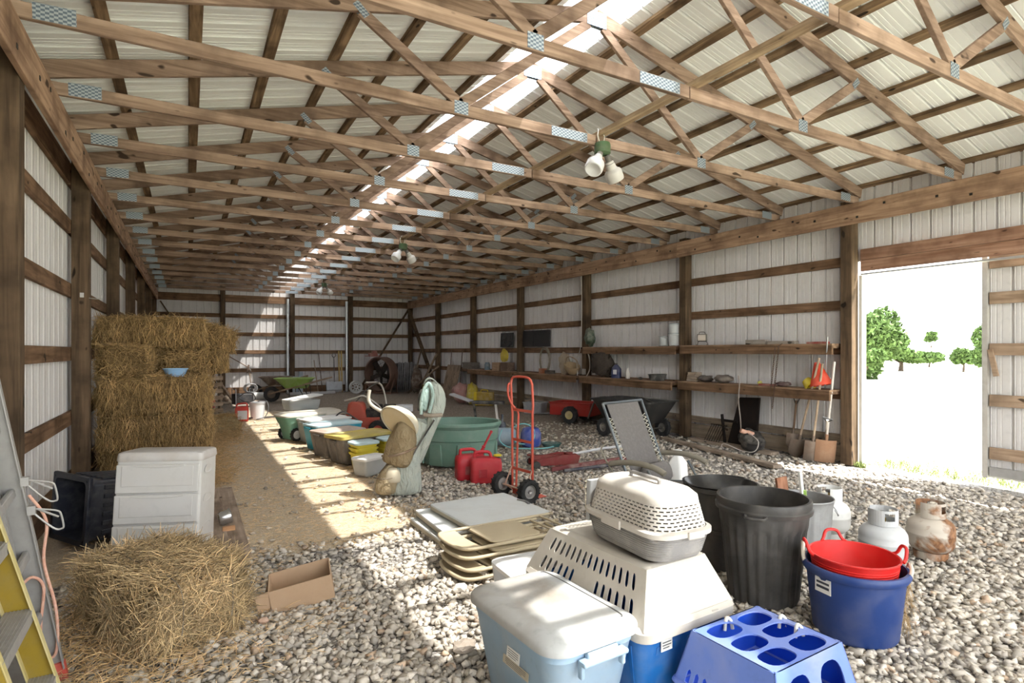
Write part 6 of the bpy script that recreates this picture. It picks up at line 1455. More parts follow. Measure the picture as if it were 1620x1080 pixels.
# weeds on the threshold
def weeds():
    P, D = [], []
    for i in range(3200):
        r = random.random()
        if r < 0.55: x, y = XR+0.12+abs(random.gauss(0, 0.5)), random.uniform(1.0, 4.6)
        elif r < 0.62: x, y = XR-0.12+random.gauss(0, 0.02), 4.5+random.gauss(0, 0.03)
        else: x, y = XR+random.uniform(0.2, 9), random.uniform(-2, 7)
        P.append((x, y, -0.03)); D.append((random.gauss(0, 0.6), random.gauss(0, 0.6), 1))
    n = len(P); V, F = strands(np.array(P), np.array(D), rng.uniform(0.03, 0.11, n), rng.uniform(0.002, 0.005, n), 0.4)
    m = attrmat('weed', (0.22,0.27,0.09), noise_scale=20, bumpd=0)
    tag(np_mesh('weeds', V, F, m, tone=np.repeat(rng.uniform(0.6, 1.3, size=(n, 1))*np.ones((n, 3)), 9, 0)), 'low green weeds and grass along the side door threshold', 'weeds', kind='stuff')
weeds()

# ------------------------------------------------------------------ things on the floor along the right wall
def garden_trailer():
    rd = plastic((0.33,0.025,0.018), 0.45, 0.4, (0.22,0.10,0.08), 6); ryl = plastic((0.50,0.42,0.20), 0.5, 0.4)
    p = G(905, 668)
    t = thing('garden_trailer', 'low red steel garden trailer with one wheel showing, under the middle shelf', 'trailer', (p.x+0.17, p.y+0.10, 0), math.radians(-62))
    mb = MB(); w, l, z0, z1 = 0.62, 0.98, 0.17, 0.44
    for s in (-1, 1): mb.box((0, s*w/2, (z0+z1)/2), (l, 0.02, z1-z0)).box((s*l/2, 0, (z0+z1)/2), (0.02, w, z1-z0))
    mb.box((0, 0, z0), (l, w, 0.02)); mb.build('bed', rd, t, bevel=0.004)
    mb = MB()
    for s in (-1, 1): mb.box((0, s*w/2, z1), (l+0.05, 0.05, 0.02)).box((s*l/2, 0, z1), (0.05, w+0.05, 0.02))
    mb.build('rim', rd, t, bevel=0.004)
    for s in (-1, 1):
        mb = MB(); tyre(mb, (0.05, s*(w/2+0.09), 0.19), 0.19, 0.11, 'y', 10, 0.5); wo = mb.build('wheel', rub, t, smooth=True, angle=30)
        mb = MB(); hub(mb, (0.05, s*(w/2+0.09), 0.19), 0.095, 0.10, 'y'); mb.build('hub', ryl, wo, smooth=True)
    MB().tube([(0.05, -0.40, 0.19), (0.05, 0.40, 0.19)], 0.012, 6).tube([(-0.45, 0, 0.15), (-1.05, 0, 0.12)], 0.018, 8).build('drawbar', metal((0.2,0.2,0.2), 0.6), t)
garden_trailer()
def dump_cart():
    bk2 = plastic((0.022,0.022,0.022), 0.5, 0.35, (0.16,0.14,0.12), 6)
    p = G(985, 668)
    t = thing('poly_cart', 'black plastic dump cart with sloping sides beside the red trailer', 'cart', (7.28, 8.20, 0), math.radians(-80)); t.scale = (1.05, 1.1, 1.12)
    MB().loft([(rrect(0.85, 0.5, 0.06), 0.25), (rrect(0.9, 0.55, 0.06), 0.27), (rrect(1.30, 0.80, 0.08), 0.60), (rrect(1.36, 0.86, 0.08), 0.60), (rrect(1.36, 0.86, 0.08), 0.625), (rrect(1.26, 0.76, 0.08), 0.62), (rrect(0.86, 0.5, 0.05), 0.28)]).build('tub', bk2, t, smooth=True, angle=35)
    MB().tube(curve_pts([(-0.66, 0, 0.62), (-0.9, 0, 0.55), (-1.1, 0, 0.2)], 5), 0.016, 8).tube([(0.66, -0.3, 0.62), (0.2, 0, 0.66), (0.66, 0.3, 0.62)], 0.014, 6).build('pull_handle', metal((0.15,0.14,0.13), 0.5), t, smooth=True)
    for sx in (-0.35, 0.35):
        MB().tube([(sx, -0.34, 0.15), (sx, 0.34, 0.15)], 0.014, 6).bar((sx, 0, 0.15), (sx*0.6, 0, 0.26), 0.3, 0.03, (0,1,0)).build('axle', metal((0.12,0.11,0.1), 0.6), t)
        for s in (-1, 1):
            mb = MB(); tyre(mb, (sx, s*0.37, 0.15), 0.15, 0.08, 'y', 10, 0.5); wo = mb.build('wheel', rub, t, smooth=True, angle=30)
            mb = MB(); hub(mb, (sx, s*0.37, 0.15), 0.075, 0.07, 'y'); mb.build('hub', plastic((0.10,0.09,0.08), 0.6), wo, smooth=True)
dump_cart()
q = G(848, 655); lone(MB().loft([(rrect(0.50, 0.30, 0.03), 0), (rrect(0.55, 0.34, 0.03), 0.27), (rrect(0.57, 0.36, 0.03), 0.27), (rrect(0.57, 0.36, 0.03), 0.29)]), 'grey_bin', plastic((0.30,0.31,0.34), 0.5, 0.4), (q.x+0.1, q.y+0.2, 0), 'plain grey plastic bin on the ground behind the hand truck', 'bin', math.radians(-60), smooth=True)
q = G(868, 654); lone(MB().box((0, 0, 0.015), (0.5, 0.12, 0.03)), 'board', wood('x', (0.40,0.34,0.27), (0.6,0.53,0.45)), (q.x, q.y, 0), 'short pale board lying left of the red trailer', 'board', -0.5)
def tool_case():
    ye2 = plastic((0.62,0.46,0.02), 0.45, 0.3, (0.35,0.28,0.1), 6); q = G(766, 642)
    t = thing('tool_case', 'yellow plastic carrying case with a handle under the far shelf', 'case', (q.x+0.08, q.y+0.15, 0), math.radians(-45))
    MB().box((0, 0, 0.20), (0.55, 0.24, 0.40)).build('shell', plastic((0.33,0.22,0.03), 0.5, 0.4), t, bevel=0.03)
    MB().box((-0.24, -0.02, 0.20), (0.10, 0.25, 0.40)).build('end_panel', ye2, t, bevel=0.02)
    MB().tube(curve_pts([(-0.10, 0, 0.39), (-0.09, 0, 0.45), (0.09, 0, 0.45), (0.10, 0, 0.39)], 5), 0.015, 8).build('handle', ye2, t, smooth=True)
tool_case()
o = lump(None, 0.0, 0.30, 'pink_cloth', fabric((0.42,0.22,0.20), 0.9, 0.3), 'crumpled dusty pink cloth heaped under the end of the far shelf', 'cloth', sx=0.9, sz=1.1, seed=17); q = G(738, 640); o.location = (q.x, q.y+0.35, 0)
o = lump(None, 0.0, 0.20, 'yellow_bag', plastic((0.42,0.33,0.03), 0.8, 0.5), 'dark yellow bag squeezed between the pink cloth and the yellow case', 'bag', sx=0.8, sz=1.6, seed=19); q = G(755, 642); o.location = (q.x, q.y+0.35, 0)
q = G(745, 668); t = thing('weight_bench', 'narrow bench with a black pad and white legs beyond the stock tank', 'bench', (q.x+0.25, q.y+0.25, 0), math.radians(-35))
MB().box((0.28, 0, 0.42), (0.75, 0.24, 0.07)).build('pad', plastic((0.02,0.02,0.024), 0.5, 0.3), t, bevel=0.03)
MB().bar((-0.60, 0.10, 0.60), (-0.10, 0, 0.44), 0.26, 0.035).build('incline_board', plastic((0.40,0.40,0.42), 0.6, 0.4), t, bevel=0.008)
for x, m in ((-0.05, plastic((0.02,0.02,0.02), 0.5)), (0.45, plastic((0.66,0.62,0.58), 0.5, 0.3))):
    MB().bar((x, 0, 0.40), (x+0.05, 0, 0.0), 0.05, 0.05, (0,1,0)).bar((x+0.05, -0.2, 0.02), (x+0.05, 0.2, 0.02), 0.04, 0.04).build('leg', m, t)
# plywood panel with rakes standing on the right wall
q = G(716, 640); o = MB(Ry(0.22)).box((0, 0, 0.575), (0.015, 1.1, 1.15)).build('plywood_sheet', wood('z', (0.17,0.12,0.085), (0.36,0.27,0.19))); o.location = (XR-0.55, 18.0, 0); tag(o, 'tall weathered plywood panel leaning on the right wall near the far shelf', 'panel')
for k, (y, lab) in enumerate(((17.6, 'thin dark rod leaning before the plywood panel, nearer one'), (18.5, 'thin dark rod leaning before the plywood panel, farther one'))):
    lone(MB().tube([(-0.12, 0, 0.0), (0, 0.0, 1.62)], 0.014, 6), 'rod', plastic((0.10,0.06,0.04), 0.7, 0.3), (XR-0.18, y, 0), lab, 'rod', group='rods on the right wall')
# extra long timbers leaning near the far right
for k, (x0, y0, x1, y1, z1, w, lab) in enumerate(((7.55, 20.6, 7.95, 19.6, 1.5, 0.09, 'slim timber leaning steeply against the right wall, first beyond the plywood panel'), (7.3, 20.9, 7.9, 19.3, 1.05, 0.06, 'shorter timber leaning at a slant behind the slim one'), (7.6, 21.4, 7.95, 21.2, 1.7, 0.07, 'upright timber near the slanting corner brace'))):
    tag(MB().bar((x0, y0, 0.0), (x1, y1, z1), w, 0.04, (1,0,0)).build('timber', wood('z', (0.16,0.11,0.075), (0.34,0.25,0.17)), bevel=0.003, seg=1), lab, 'timber', 'leaning timbers in the far corner')
# ------------------------------------------------------------------ middle floor: jack, sprayer, tiller
def floor_jack():
    rd = plastic((0.20,0.025,0.022), 0.55, 0.5, (0.22,0.13,0.10), 9); q = G(888, 742)
    t = thing('floor_jack', 'long low red floor jack lying on the gravel left of the lounge chair', 'floor jack', (q.x+0.05, q.y+0.25, 0), math.radians(-14))
    mb = MB()
    for s in (-1, 1): mb.add([(-0.34, s*0.10, 0.03), (0.30, s*0.12, 0.03), (0.34, s*0.12, 0.15), (0.10, s*0.11, 0.17), (-0.34, s*0.10, 0.10), (-0.34, s*0.115, 0.03), (0.30, s*0.135, 0.03), (0.34, s*0.135, 0.15), (0.10, s*0.125, 0.17), (-0.34, s*0.115, 0.10)], [(0,1,2,3,4), (9,8,7,6,5), (0,5,6,1), (1,6,7,2), (2,7,8,3), (3,8,9,4), (4,9,5,0)])
    mb.box((0.25, 0, 0.1), (0.12, 0.24, 0.12)); mb.build('chassis', rd, t)
    MB().bar((0.10, 0, 0.12), (-0.34, 0, 0.13), 0.09, 0.06).lathe([(0.001, 0.0), (0.055, 0), (0.055, 0.02), (0.001, 0.02)], 16, M=T3(-0.34, 0, 0.155)).build('lift_arm', rd, t, bevel=0.006)
    for s in (-1, 1):
        mb = MB(); mb.lathe([(0.001, -0.02), (0.05, -0.02), (0.05, 0.02), (0.001, 0.02)], 18, M=T3(-0.30, s*0.14, 0.05) @ Rx(PI/2)); mb.build('roller', metal((0.07,0.07,0.07), 0.6), t)
    MB().tube([(0.28, 0, 0.15), (0.75, 0.05, 0.20), (1.15, 0.06, 0.22)], 0.018, 8).build('handle', plastic((0.5,0.5,0.52), 0.35, 0.3), t, smooth=True)
    MB().tube([(1.15, 0.06, 0.22), (1.30, 0.06, 0.23)], 0.022, 8).build('handle_grip', plastic((0.45,0.06,0.05), 0.6, 0.3), t, smooth=True)
floor_jack()
q = G(892, 752); t = thing('engine_hoist_arm', 'dark red steel bar with a black tube lying in front of the floor jack', 'bar', (q.x+0.45, q.y+0.12, 0), math.radians(-14))
MB().bar((-0.5, 0, 0.04), (0.75, 0.12, 0.12), 0.06, 0.05).build('steel_bar', plastic((0.15,0.03,0.03), 0.5, 0.4), t, bevel=0.004)
MB().tube([(-0.35, -0.08, 0.03), (0.55, 0.0, 0.06)], 0.022, 8).build('black_tube', plastic((0.03,0.03,0.05), 0.5, 0.4), t, smooth=True)
def sprayer():
    q = G(825, 712)
    t = thing('backpack_sprayer', 'blue and grey tank sprayer with a coiled aqua hose behind the hand truck', 'sprayer', (q.x+0.12, q.y+0.25, 0), math.radians(-30))
    MB().loft([(circ(0.14, 28, 0.12), 0.02), (circ(0.17, 28, 0.14), 0.06), (circ(0.17, 28, 0.14), 0.24), (circ(0.13, 28, 0.11), 0.32), (circ(0.05, 28, 0.05), 0.34)], M=T3(0.18, 0, 0)).build('blue_tank', plastic((0.04,0.07,0.30), 0.4, 0.3), t, smooth=True)
    MB().loft([(circ(0.13, 28, 0.12), -0.20), (circ(0.15, 28, 0.14), -0.16), (circ(0.15, 28, 0.14), 0.12), (circ(0.11, 28, 0.10), 0.17)], M=T3(-0.24, 0.12, 0.16) @ Ry(PI/2)).build('grey_tank', plastic((0.22,0.30,0.36), 0.45, 0.4), t, smooth=True)
    MB().lathe([(0.001, 0), (0.06, 0), (0.07, 0.05), (0.05, 0.12), (0.02, 0.13), (0.02, 0.25), (0.001, 0.25)], 16, M=T3(-0.30, 0.18, 0.28)).build('pump', plastic((0.04,0.05,0.07), 0.4, 0.3), t, smooth=True)
    hs = plastic((0.16,0.42,0.44), 0.5, 0.2)
    MB().tube([(0.05+0.19*math.cos(a), -0.12+0.02*math.sin(a*3), 0.24+0.17*math.sin(a)) for a in [2*PI*i/30 for i in range(30)]], 0.011, 6, True).tube(curve_pts([(-0.3, -0.08, 0.3), (-0.34, -0.14, 0.15), (-0.2, -0.2, 0.04), (0.1, -0.24, 0.02), (0.4, -0.2, 0.02), (0.55, -0.1, 0.03)], 6), 0.011, 6).build('hose', hs, t, smooth=True)
    mb = MB()
    for k in range(4): mb.tube([(0.52+(0.13+0.012*k)*math.cos(a), 0.05+(0.10+0.01*k)*math.sin(a), 0.015+0.016*k) for a in [2*PI*i/24 for i in range(24)]], 0.008, 5, True)
    mb.build('dark_hose', plastic((0.03,0.10,0.09), 0.5, 0.3), t, smooth=True)
sprayer()
def tiller():
    rd = plastic((0.36,0.055,0.03), 0.5, 0.4, (0.3,0.15,0.1), 8); dk = metal((0.035,0.03,0.03), 0.6, 0.4); q = G(612, 696)
    t = thing('rotary_tiller', 'old red rotary tiller with grey handlebars behind the tote row', 'tiller', (q.x-0.1, q.y+0.5, 0), math.radians(-20))
    MB().loft([(rrect(0.35, 0.30, 0.05), 0.20), (rrect(0.38, 0.34, 0.06), 0.40), (rrect(0.30, 0.30, 0.08), 0.62), (rrect(0.22, 0.24, 0.08), 0.66)], M=T3(-0.30, 0, 0)).build('engine_cover', rd, t, smooth=True, angle=40)
    MB().box((0.05, 0, 0.38), (0.36, 0.26, 0.30)).lathe([(0.001, 0), (0.12, 0), (0.12, 0.08), (0.001, 0.08)], 20, M=T3(0.05, 0, 0.53)).box((0.3, 0, 0.45), (0.22, 0.24, 0.30)).build('engine', dk, t, bevel=0.015)
    MB().box((0.1, 0, 0.18), (0.5, 0.42, 0.03)).box((-0.05, -0.2, 0.28), (0.35, 0.02, 0.22)).build('tine_guard', rd, t, bevel=0.005)
    for s in (-1, 1):
        mb = MB(); tyre(mb, (0.10, s*0.27, 0.17), 0.17, 0.10, 'y', 10, 0.5); wo = mb.build('wheel', rub, t, smooth=True, angle=30)
        mb = MB(); hub(mb, (0.10, s*0.27, 0.17), 0.085, 0.09, 'y'); mb.build('hub', rd, wo, smooth=True)
    gr = metal((0.48,0.45,0.40), 0.4, 0.4)
    for s in (-1, 1): MB().tube(curve_pts([(0.25, s*0.12, 0.35), (0.1, s*0.18, 0.6), (-0.15, s*0.22, 0.78), (-0.32, s*0.22, 0.74), (-0.5, s*0.20, 0.70)] if s < 0 else [(0.25, s*0.12, 0.35), (0.2, s*0.18, 0.75), (0.1, s*0.2, 0.98), (-0.15, s*0.2, 1.0)], 6), 0.017, 8).build('handlebar', gr, t, smooth=True)
    MB().tube(curve_pts([(-0.35, 0, 0.62), (-0.1, 0.05, 0.9), (0.1, 0.0, 1.02)], 6), 0.012, 6).tube(curve_pts([(-0.2, -0.2, 0.3), (-0.5, -0.25, 0.5), (-0.65, -0.2, 0.42)], 6), 0.012, 6).build('cable', plastic((0.03,0.03,0.03), 0.5), t, smooth=True)
    MB().box((0.5, 0.1, 0.52), (0.45, 0.30, 0.12)).build('white_cover', plastic((0.52,0.53,0.55), 0.5, 0.3), t, bevel=0.02)
tiller()
q = G(650, 702); gas_can('dull red gas can half hidden between the tiller and the golf bag', (q.x-0.02, q.y+0.2, 0), math.radians(-60), spout=False, yellow=False, sc=1.05)
q = G(713, 668); lone(MB().loft([(rrect(0.5, 0.4, 0.03), 0), (rrect(0.52, 0.42, 0.04), 0.05), (rrect(0.46, 0.36, 0.04), 0.06)]), 'yellow_tray', plastic((0.60,0.46,0.05), 0.6, 0.3), (q.x+0.3, q.y-0.1, 0.0), 'yellow plastic cover lying beyond the stock tank', 'cover', smooth=True)
# ------------------------------------------------------------------ far aisle: red container, white bucket, sprayer hoses
q = G(383, 666); t = thing('red_sprayer', 'red container with a white label at the far end of the straw aisle', 'container', (q.x, q.y+0.08, 0), math.radians(-8))
MB().loft([(rrect(0.27, 0.20, 0.03), 0), (rrect(0.28, 0.21, 0.03), 0.02), (rrect(0.28, 0.21, 0.03), 0.28), (rrect(0.24, 0.18, 0.03), 0.33)]).build('body', plastic((0.55,0.035,0.02), 0.4, 0.15), t, smooth=True, angle=40)
MB().box((0.02, -0.107, 0.14), (0.20, 0.003, 0.20)).build('label', plastic((0.6,0.6,0.62), 0.5, 0.2), t)
MB().tube(curve_pts([(-0.10, 0, 0.31), (-0.09, 0, 0.38), (0.09, 0, 0.40), (0.11, 0, 0.32)], 5), 0.017, 8).build('handle', plastic((0.55,0.035,0.02), 0.4, 0.15), t, smooth=True)
q = G(405, 664); t = thing('white_bucket', 'white bucket with a black hose over it next to the red container', 'bucket', (q.x+0.05, q.y+0.2, 0), 0)
MB().lathe([(0.001, 0), (0.14, 0), (0.17, 0.36), (0.18, 0.365), (0.18, 0.38), (0.165, 0.38), (0.135, 0.01), (0.001, 0.01)], 28).build('body', plastic((0.72,0.73,0.74), 0.4, 0.2), t, smooth=True)
MB().lathe([(0.001, 0.385), (0.185, 0.385), (0.185, 0.40), (0.001, 0.41)], 28).build('lid', plastic((0.72,0.73,0.74), 0.4, 0.2), t)
mb = MB().tube(curve_pts([(-0.35, 0.1, 0.55), (-0.25, 0.05, 0.62), (-0.1, 0, 0.60), (-0.05, 0.05, 0.45), (-0.25, 0.1, 0.40), (-0.38, 0.1, 0.5)], 6, True), 0.012, 6, True).tube(curve_pts([(0.0, -0.05, 0.41), (0.15, -0.1, 0.45), (0.22, -0.18, 0.3), (0.15, -0.24, 0.08), (-0.05, -0.28, 0.02)], 6), 0.010, 6)
mb.build('hose', plastic((0.05,0.05,0.055), 0.5, 0.3), t, smooth=True)
q = G(400, 662); lone(MB().tube(curve_pts([(0, 0, 0.03), (0.2, -0.06, 0.05), (0.35, 0.03, 0.03), (0.55, -0.05, 0.04), (0.7, 0.02, 0.02)], 6), 0.022, 6), 'hose_wand', plastic((0.06,0.06,0.065), 0.5, 0.4), (q.x-0.1, q.y-0.15, 0), 'black spray wand lying in front of the white bucket', 'wand', smooth=True)
q = G(378, 640); t = thing('stationary_engine', 'small chrome and black engine frame with loops of tube behind the red container', 'engine', (q.x+0.1, q.y-0.6, 0), 0.2)
MB().box((-0.05, 0, 0.22), (0.5, 0.35, 0.30)).build('block', metal((0.08,0.08,0.085), 0.5, 0.4), t, bevel=0.02)
mb = MB()
for k in range(4): mb.tube([(0.16+0.16*math.cos(a), -0.15+0.08*k, 0.52+0.13*math.sin(a)) for a in [2*PI*i/20 for i in range(20)]], 0.012, 6, True)
for x in (-0.28, 0.2): mb.tube([(x, -0.2, 0), (x, -0.2, 0.5), (x, 0.2, 0.5), (x, 0.2, 0)], 0.012, 6)
mb.build('tube_frame', metal((0.5,0.5,0.5), 0.3, 0.2), t, smooth=True)
q = G(330, 652); lone(MB().loft([(rrect(0.25, 0.18, 0.03), 0), (rrect(0.25, 0.18, 0.04), 0.25), (rrect(0.12, 0.12, 0.03), 0.3)]), 'red_can', plastic((0.5,0.03,0.05), 0.5, 0.3), (q.x+0.08, q.y+1.4, 0), 'crimson can on the floor behind the broken bale', 'can', smooth=True)
for k, (u, v, l_, a, lab) in enumerate(((345, 630, 1.6, 0.1, 'pale board lying flat before the left corner of the far wall'), (350, 634, 1.9, -0.05, 'longest pale board lying before the far wall corner'), (360, 638, 1.3, 0.22, 'short slanted board lying closest to the broken bale'))):
    q = G(u, v); lone(MB().box((0, 0, 0.03+0.0*k), (l_, 0.15, 0.05)), 'board', wood('x', (0.35,0.27,0.2), (0.60,0.50,0.40)), (q.x+0.3, q.y, 0), lab, 'board', a, group='boards near the far corner')
for k, (u, lab) in enumerate(((326, 'small white bucket near the far left corner, left of its twin'), (337, 'small white bucket near the far left corner, right of its twin'))):
    q = G(u, 628); lone(MB().lathe([(0.001, 0), (0.13, 0), (0.15, 0.30), (0.14, 0.30), (0.12, 0.01), (0.001, 0.01)], 20), 'small_bucket', plastic((0.62,0.62,0.58), 0.5, 0.3), (q.x+0.0, q.y, 0), lab, 'bucket', group='white buckets in the far corner', smooth=True)
# pallet and timbers leaning left of the far wall
t = thing('wooden_pallet', 'wooden pallet standing on edge behind the hay stack', 'pallet', (0.35, 16.2, 0.0), math.radians(35))
for k in range(7): MB().box((0, -0.02, 0.08+0.165*k), (1.0, 0.02, 0.10)).build('slat', wood('x', (0.22,0.16,0.11), (0.45,0.36,0.27)), t)
for x in (-0.46, 0, 0.46): MB().box((x, 0.04, 0.58), (0.04, 0.09, 1.16)).build('stringer', wood('z', (0.22,0.16,0.11), (0.42,0.33,0.24)), t)
for k, (p0, p1, lab) in enumerate((((0.28, 19.2, 1.45), (1.25, 19.8, 0.0), 'long timber slanting from the pallet to the floor'), ((0.20, 19.5, 1.15), (1.05, 19.9, 0.02), 'lower of the slanting timbers beside the pallet'))):
    tag(MB().bar(p0, p1, 0.10, 0.06).build('timber', wood('x', (0.20,0.14,0.10), (0.5,0.41,0.32)), bevel=0.003, seg=1), lab, 'timber', 'slanting timbers beside the pallet')
# ------------------------------------------------------------------ wheelbarrows
def wheelbarrow(loc, rz, label, tray, sc=1.0):
    t = thing('wheelbarrow', label, 'wheelbarrow', loc, rz, 'wheelbarrows'); t.scale = (sc,)*3
    def sec(x0, x1, w, z, r): return ([(x*(x1-x0)/2+(x0+x1)/2, y*w/2) for x, y in rrect(2, 2, 0.4, 5)], z)
    MB().loft([sec(-0.22, 0.28, 0.36, 0.34, 0), sec(-0.45, 0.42, 0.62, 0.58, 0), sec(-0.48, 0.45, 0.66, 0.58, 0), sec(-0.48, 0.45, 0.66, 0.60, 0), sec(-0.44, 0.41, 0.61, 0.595, 0), sec(-0.20, 0.26, 0.34, 0.36, 0)]).build('tray', tray, t, smooth=True, angle=40)
    for s in (-1, 1):
        MB().bar((-0.62, s*0.10, 0.20), (0.85, s*0.30, 0.60), 0.035, 0.04).build('handle', wood('x', (0.22,0.15,0.1), (0.45,0.34,0.24)), t)
        MB().tube([(0.30, s*0.22, 0.43), (0.34, s*0.24, 0.0), (0.12, s*0.2, 0.36)], 0.014, 6).build('leg', metal((0.08,0.07,0.06), 0.7), t)
    mb = MB(); tyre(mb, (-0.58, 0, 0.19), 0.19, 0.09, 'y', 10, 0.45); wo = mb.build('wheel', rub, t, smooth=True, angle=30)
    mb = MB(); hub(mb, (-0.58, 0, 0.19), 0.11, 0.08, 'y'); mb.build('hub', metal((0.2,0.17,0.14), 0.6), wo, smooth=True)
q = G(470, 636); wheelbarrow((q.x, q.y+0.3, 0), math.radians(-22), 'lime green wheelbarrow parked near the far wall', plastic((0.26,0.40,0.08), 0.45, 0.3), 1.25)
q = G(420, 622); wheelbarrow((q.x+0.15, 21.3, 0), math.radians(-10), 'rusty dark wheelbarrow standing behind the green one at the far wall', plastic((0.13,0.085,0.06), 0.7, 0.4), 1.2)
q = G(413, 632); lone(MB(Ry(PI/2)).lathe([(0.001, -0.28), (0.12, -0.28), (0.13, 0.28), (0.001, 0.28)], 20, M=T3(-0.13, 0, 0)), 'white_roll', plastic((0.5,0.5,0.48), 0.6, 0.3), (q.x, q.y-0.1, 0), 'pale cylinder lying on the floor left of the green wheelbarrow', 'roll', smooth=True)
# post-hole digger leaning at the far wall
t = thing('leaning_auger', 'tall metal tool with a pale shaft leaning against the far wall in the sun patch', 'tool', (1.95, YF-0.65, 0), 0)
MB().tube([(0.05, 0, 0.0), (-0.05, 0.3, 1.0), (-0.9, 0.45, 1.55)], 0.02, 8).bar((-0.1, 0.3, 0.8), (-0.05, 0.3, 1.1), 0.12, 0.06).build('shaft', metal((0.3,0.22,0.17), 0.6), t)
MB().tube([(0.15, 0, 0.0), (0.0, 0.3, 0.95)], 0.016, 6).build('brace', metal((0.4,0.36,0.33), 0.5), t)
# far wall tools
def fw(u, y=YF-0.3): k = (u-810)/FPX; return y*(sT+k*cT)/(cT-k*sT)
o = lone(MB().loft([(rrect(0.55, 0.03, 0.01), 0.0), (rrect(0.62, 0.10, 0.03), 0.10), (rrect(0.62, 0.06, 0.02), 0.42)], M=Rx(-0.1)), 'shovel_blade', metal((0.4,0.42,0.44), 0.4, 0.3), (0, 0, 0), None, None)
t = thing('snow_shovel', 'wide snow shovel with a dark D-grip leaning at the far wall', 'shovel', (fw(528), YF-0.42, 0), 0); o.parent = t; o.name = 'blade'
MB().tube([(0, 0.0, 0.4), (0, 0.10, 1.35)], 0.018, 8).build('shaft', plastic((0.05,0.04,0.04), 0.5), t, smooth=True)
mb = MB(); mb.tube([(0, 0.10, 1.33), (-0.07, 0.10, 1.42), (-0.05, 0.10, 1.50), (0.05, 0.10, 1.50), (0.07, 0.10, 1.42), (0, 0.10, 1.33)], 0.016, 6); mb.build('d_grip', plastic((0.03,0.03,0.03), 0.5), t, smooth=True)
for u, h, m, lab in ((497, 1.25, plastic((0.30,0.22,0.15), 0.7, 0.3), 'light wooden handle leaning at the far wall left of the snow shovel'), (504, 1.55, plastic((0.10,0.06,0.04), 0.7, 0.3), 'dark thin handle leaning at the far wall, next to the light one')):
    lone(MB().tube([(0.1, -0.25, 0.0), (0, 0.02, h)], 0.017, 8), 'tool_stick', m, (fw(u), YF-0.3, 0), lab, 'handle', group='handles at the far wall', smooth=True)
for u, lab in ((536, 'yellow post leaning at the far wall, left one of the pair'), (540, 'yellow post leaning at the far wall, right one of the pair')):
    lone(MB().bar((0, -0.12, 0.0), (0, 0.02, 1.6), 0.05, 0.04, (0,1,0)), 'yellow_post', plastic((0.42,0.28,0.07), 0.6, 0.3), (fw(u), YF-0.3, 0), lab, 'post', group='yellow posts at the far wall')
for k, (u, h, m) in enumerate(((464, 0.65, plastic((0.42,0.50,0.56), 0.5, 0.2)), (469, 0.62, plastic((0.30,0.40,0.50), 0.5, 0.2)), (475, 0.82, plastic((0.40,0.48,0.54), 0.5, 0.2)))):
    lone(MB().box((0, 0, h/2), (0.08 if k < 2 else 0.14, 0.08, h)), 'blue_slab', m, (fw(u), YF-0.42, 0.0), 'blue-grey slab standing behind the green wheelbarrow, %s from the silver pipe' % ORD[k], 'slab', group='blue-grey slabs at the far wall')
lone(MB().box((0, 0, 0.04), (1.6, 0.2, 0.08)), 'white_plank', plastic((0.5,0.5,0.5), 0.6, 0.3), (fw(490), YF-0.9, 0), 'white plank lying along the foot of the far wall', 'plank')
# wheel rim
t = thing('spoked_wheel', 'white spoked wheel rim standing on the floor near the rusty drum', 'wheel rim', (fw(563, 21.6), 21.6, 0.24), 0)
MB(Rx(PI/2)).lathe([(0.17, -0.07), (0.23, -0.09), (0.24, -0.09), (0.20, -0.05), (0.20, 0.05), (0.24, 0.09), (0.23, 0.09), (0.17, 0.06), (0.17, -0.07)], 32).build('rim', plastic((0.50,0.50,0.48), 0.4, 0.3), t, smooth=True)
mb = MB(Rx(PI/2)).lathe([(0.03, 0.03), (0.07, 0.045), (0.07, 0.06), (0.03, 0.05)], 20)
for k in range(8): mb.box((0.12, 0, 0.045), (0.11, 0.045, 0.02), Rz(2*PI*k/8))
mb.build('spokes', plastic((0.50,0.50,0.48), 0.4, 0.3), t)
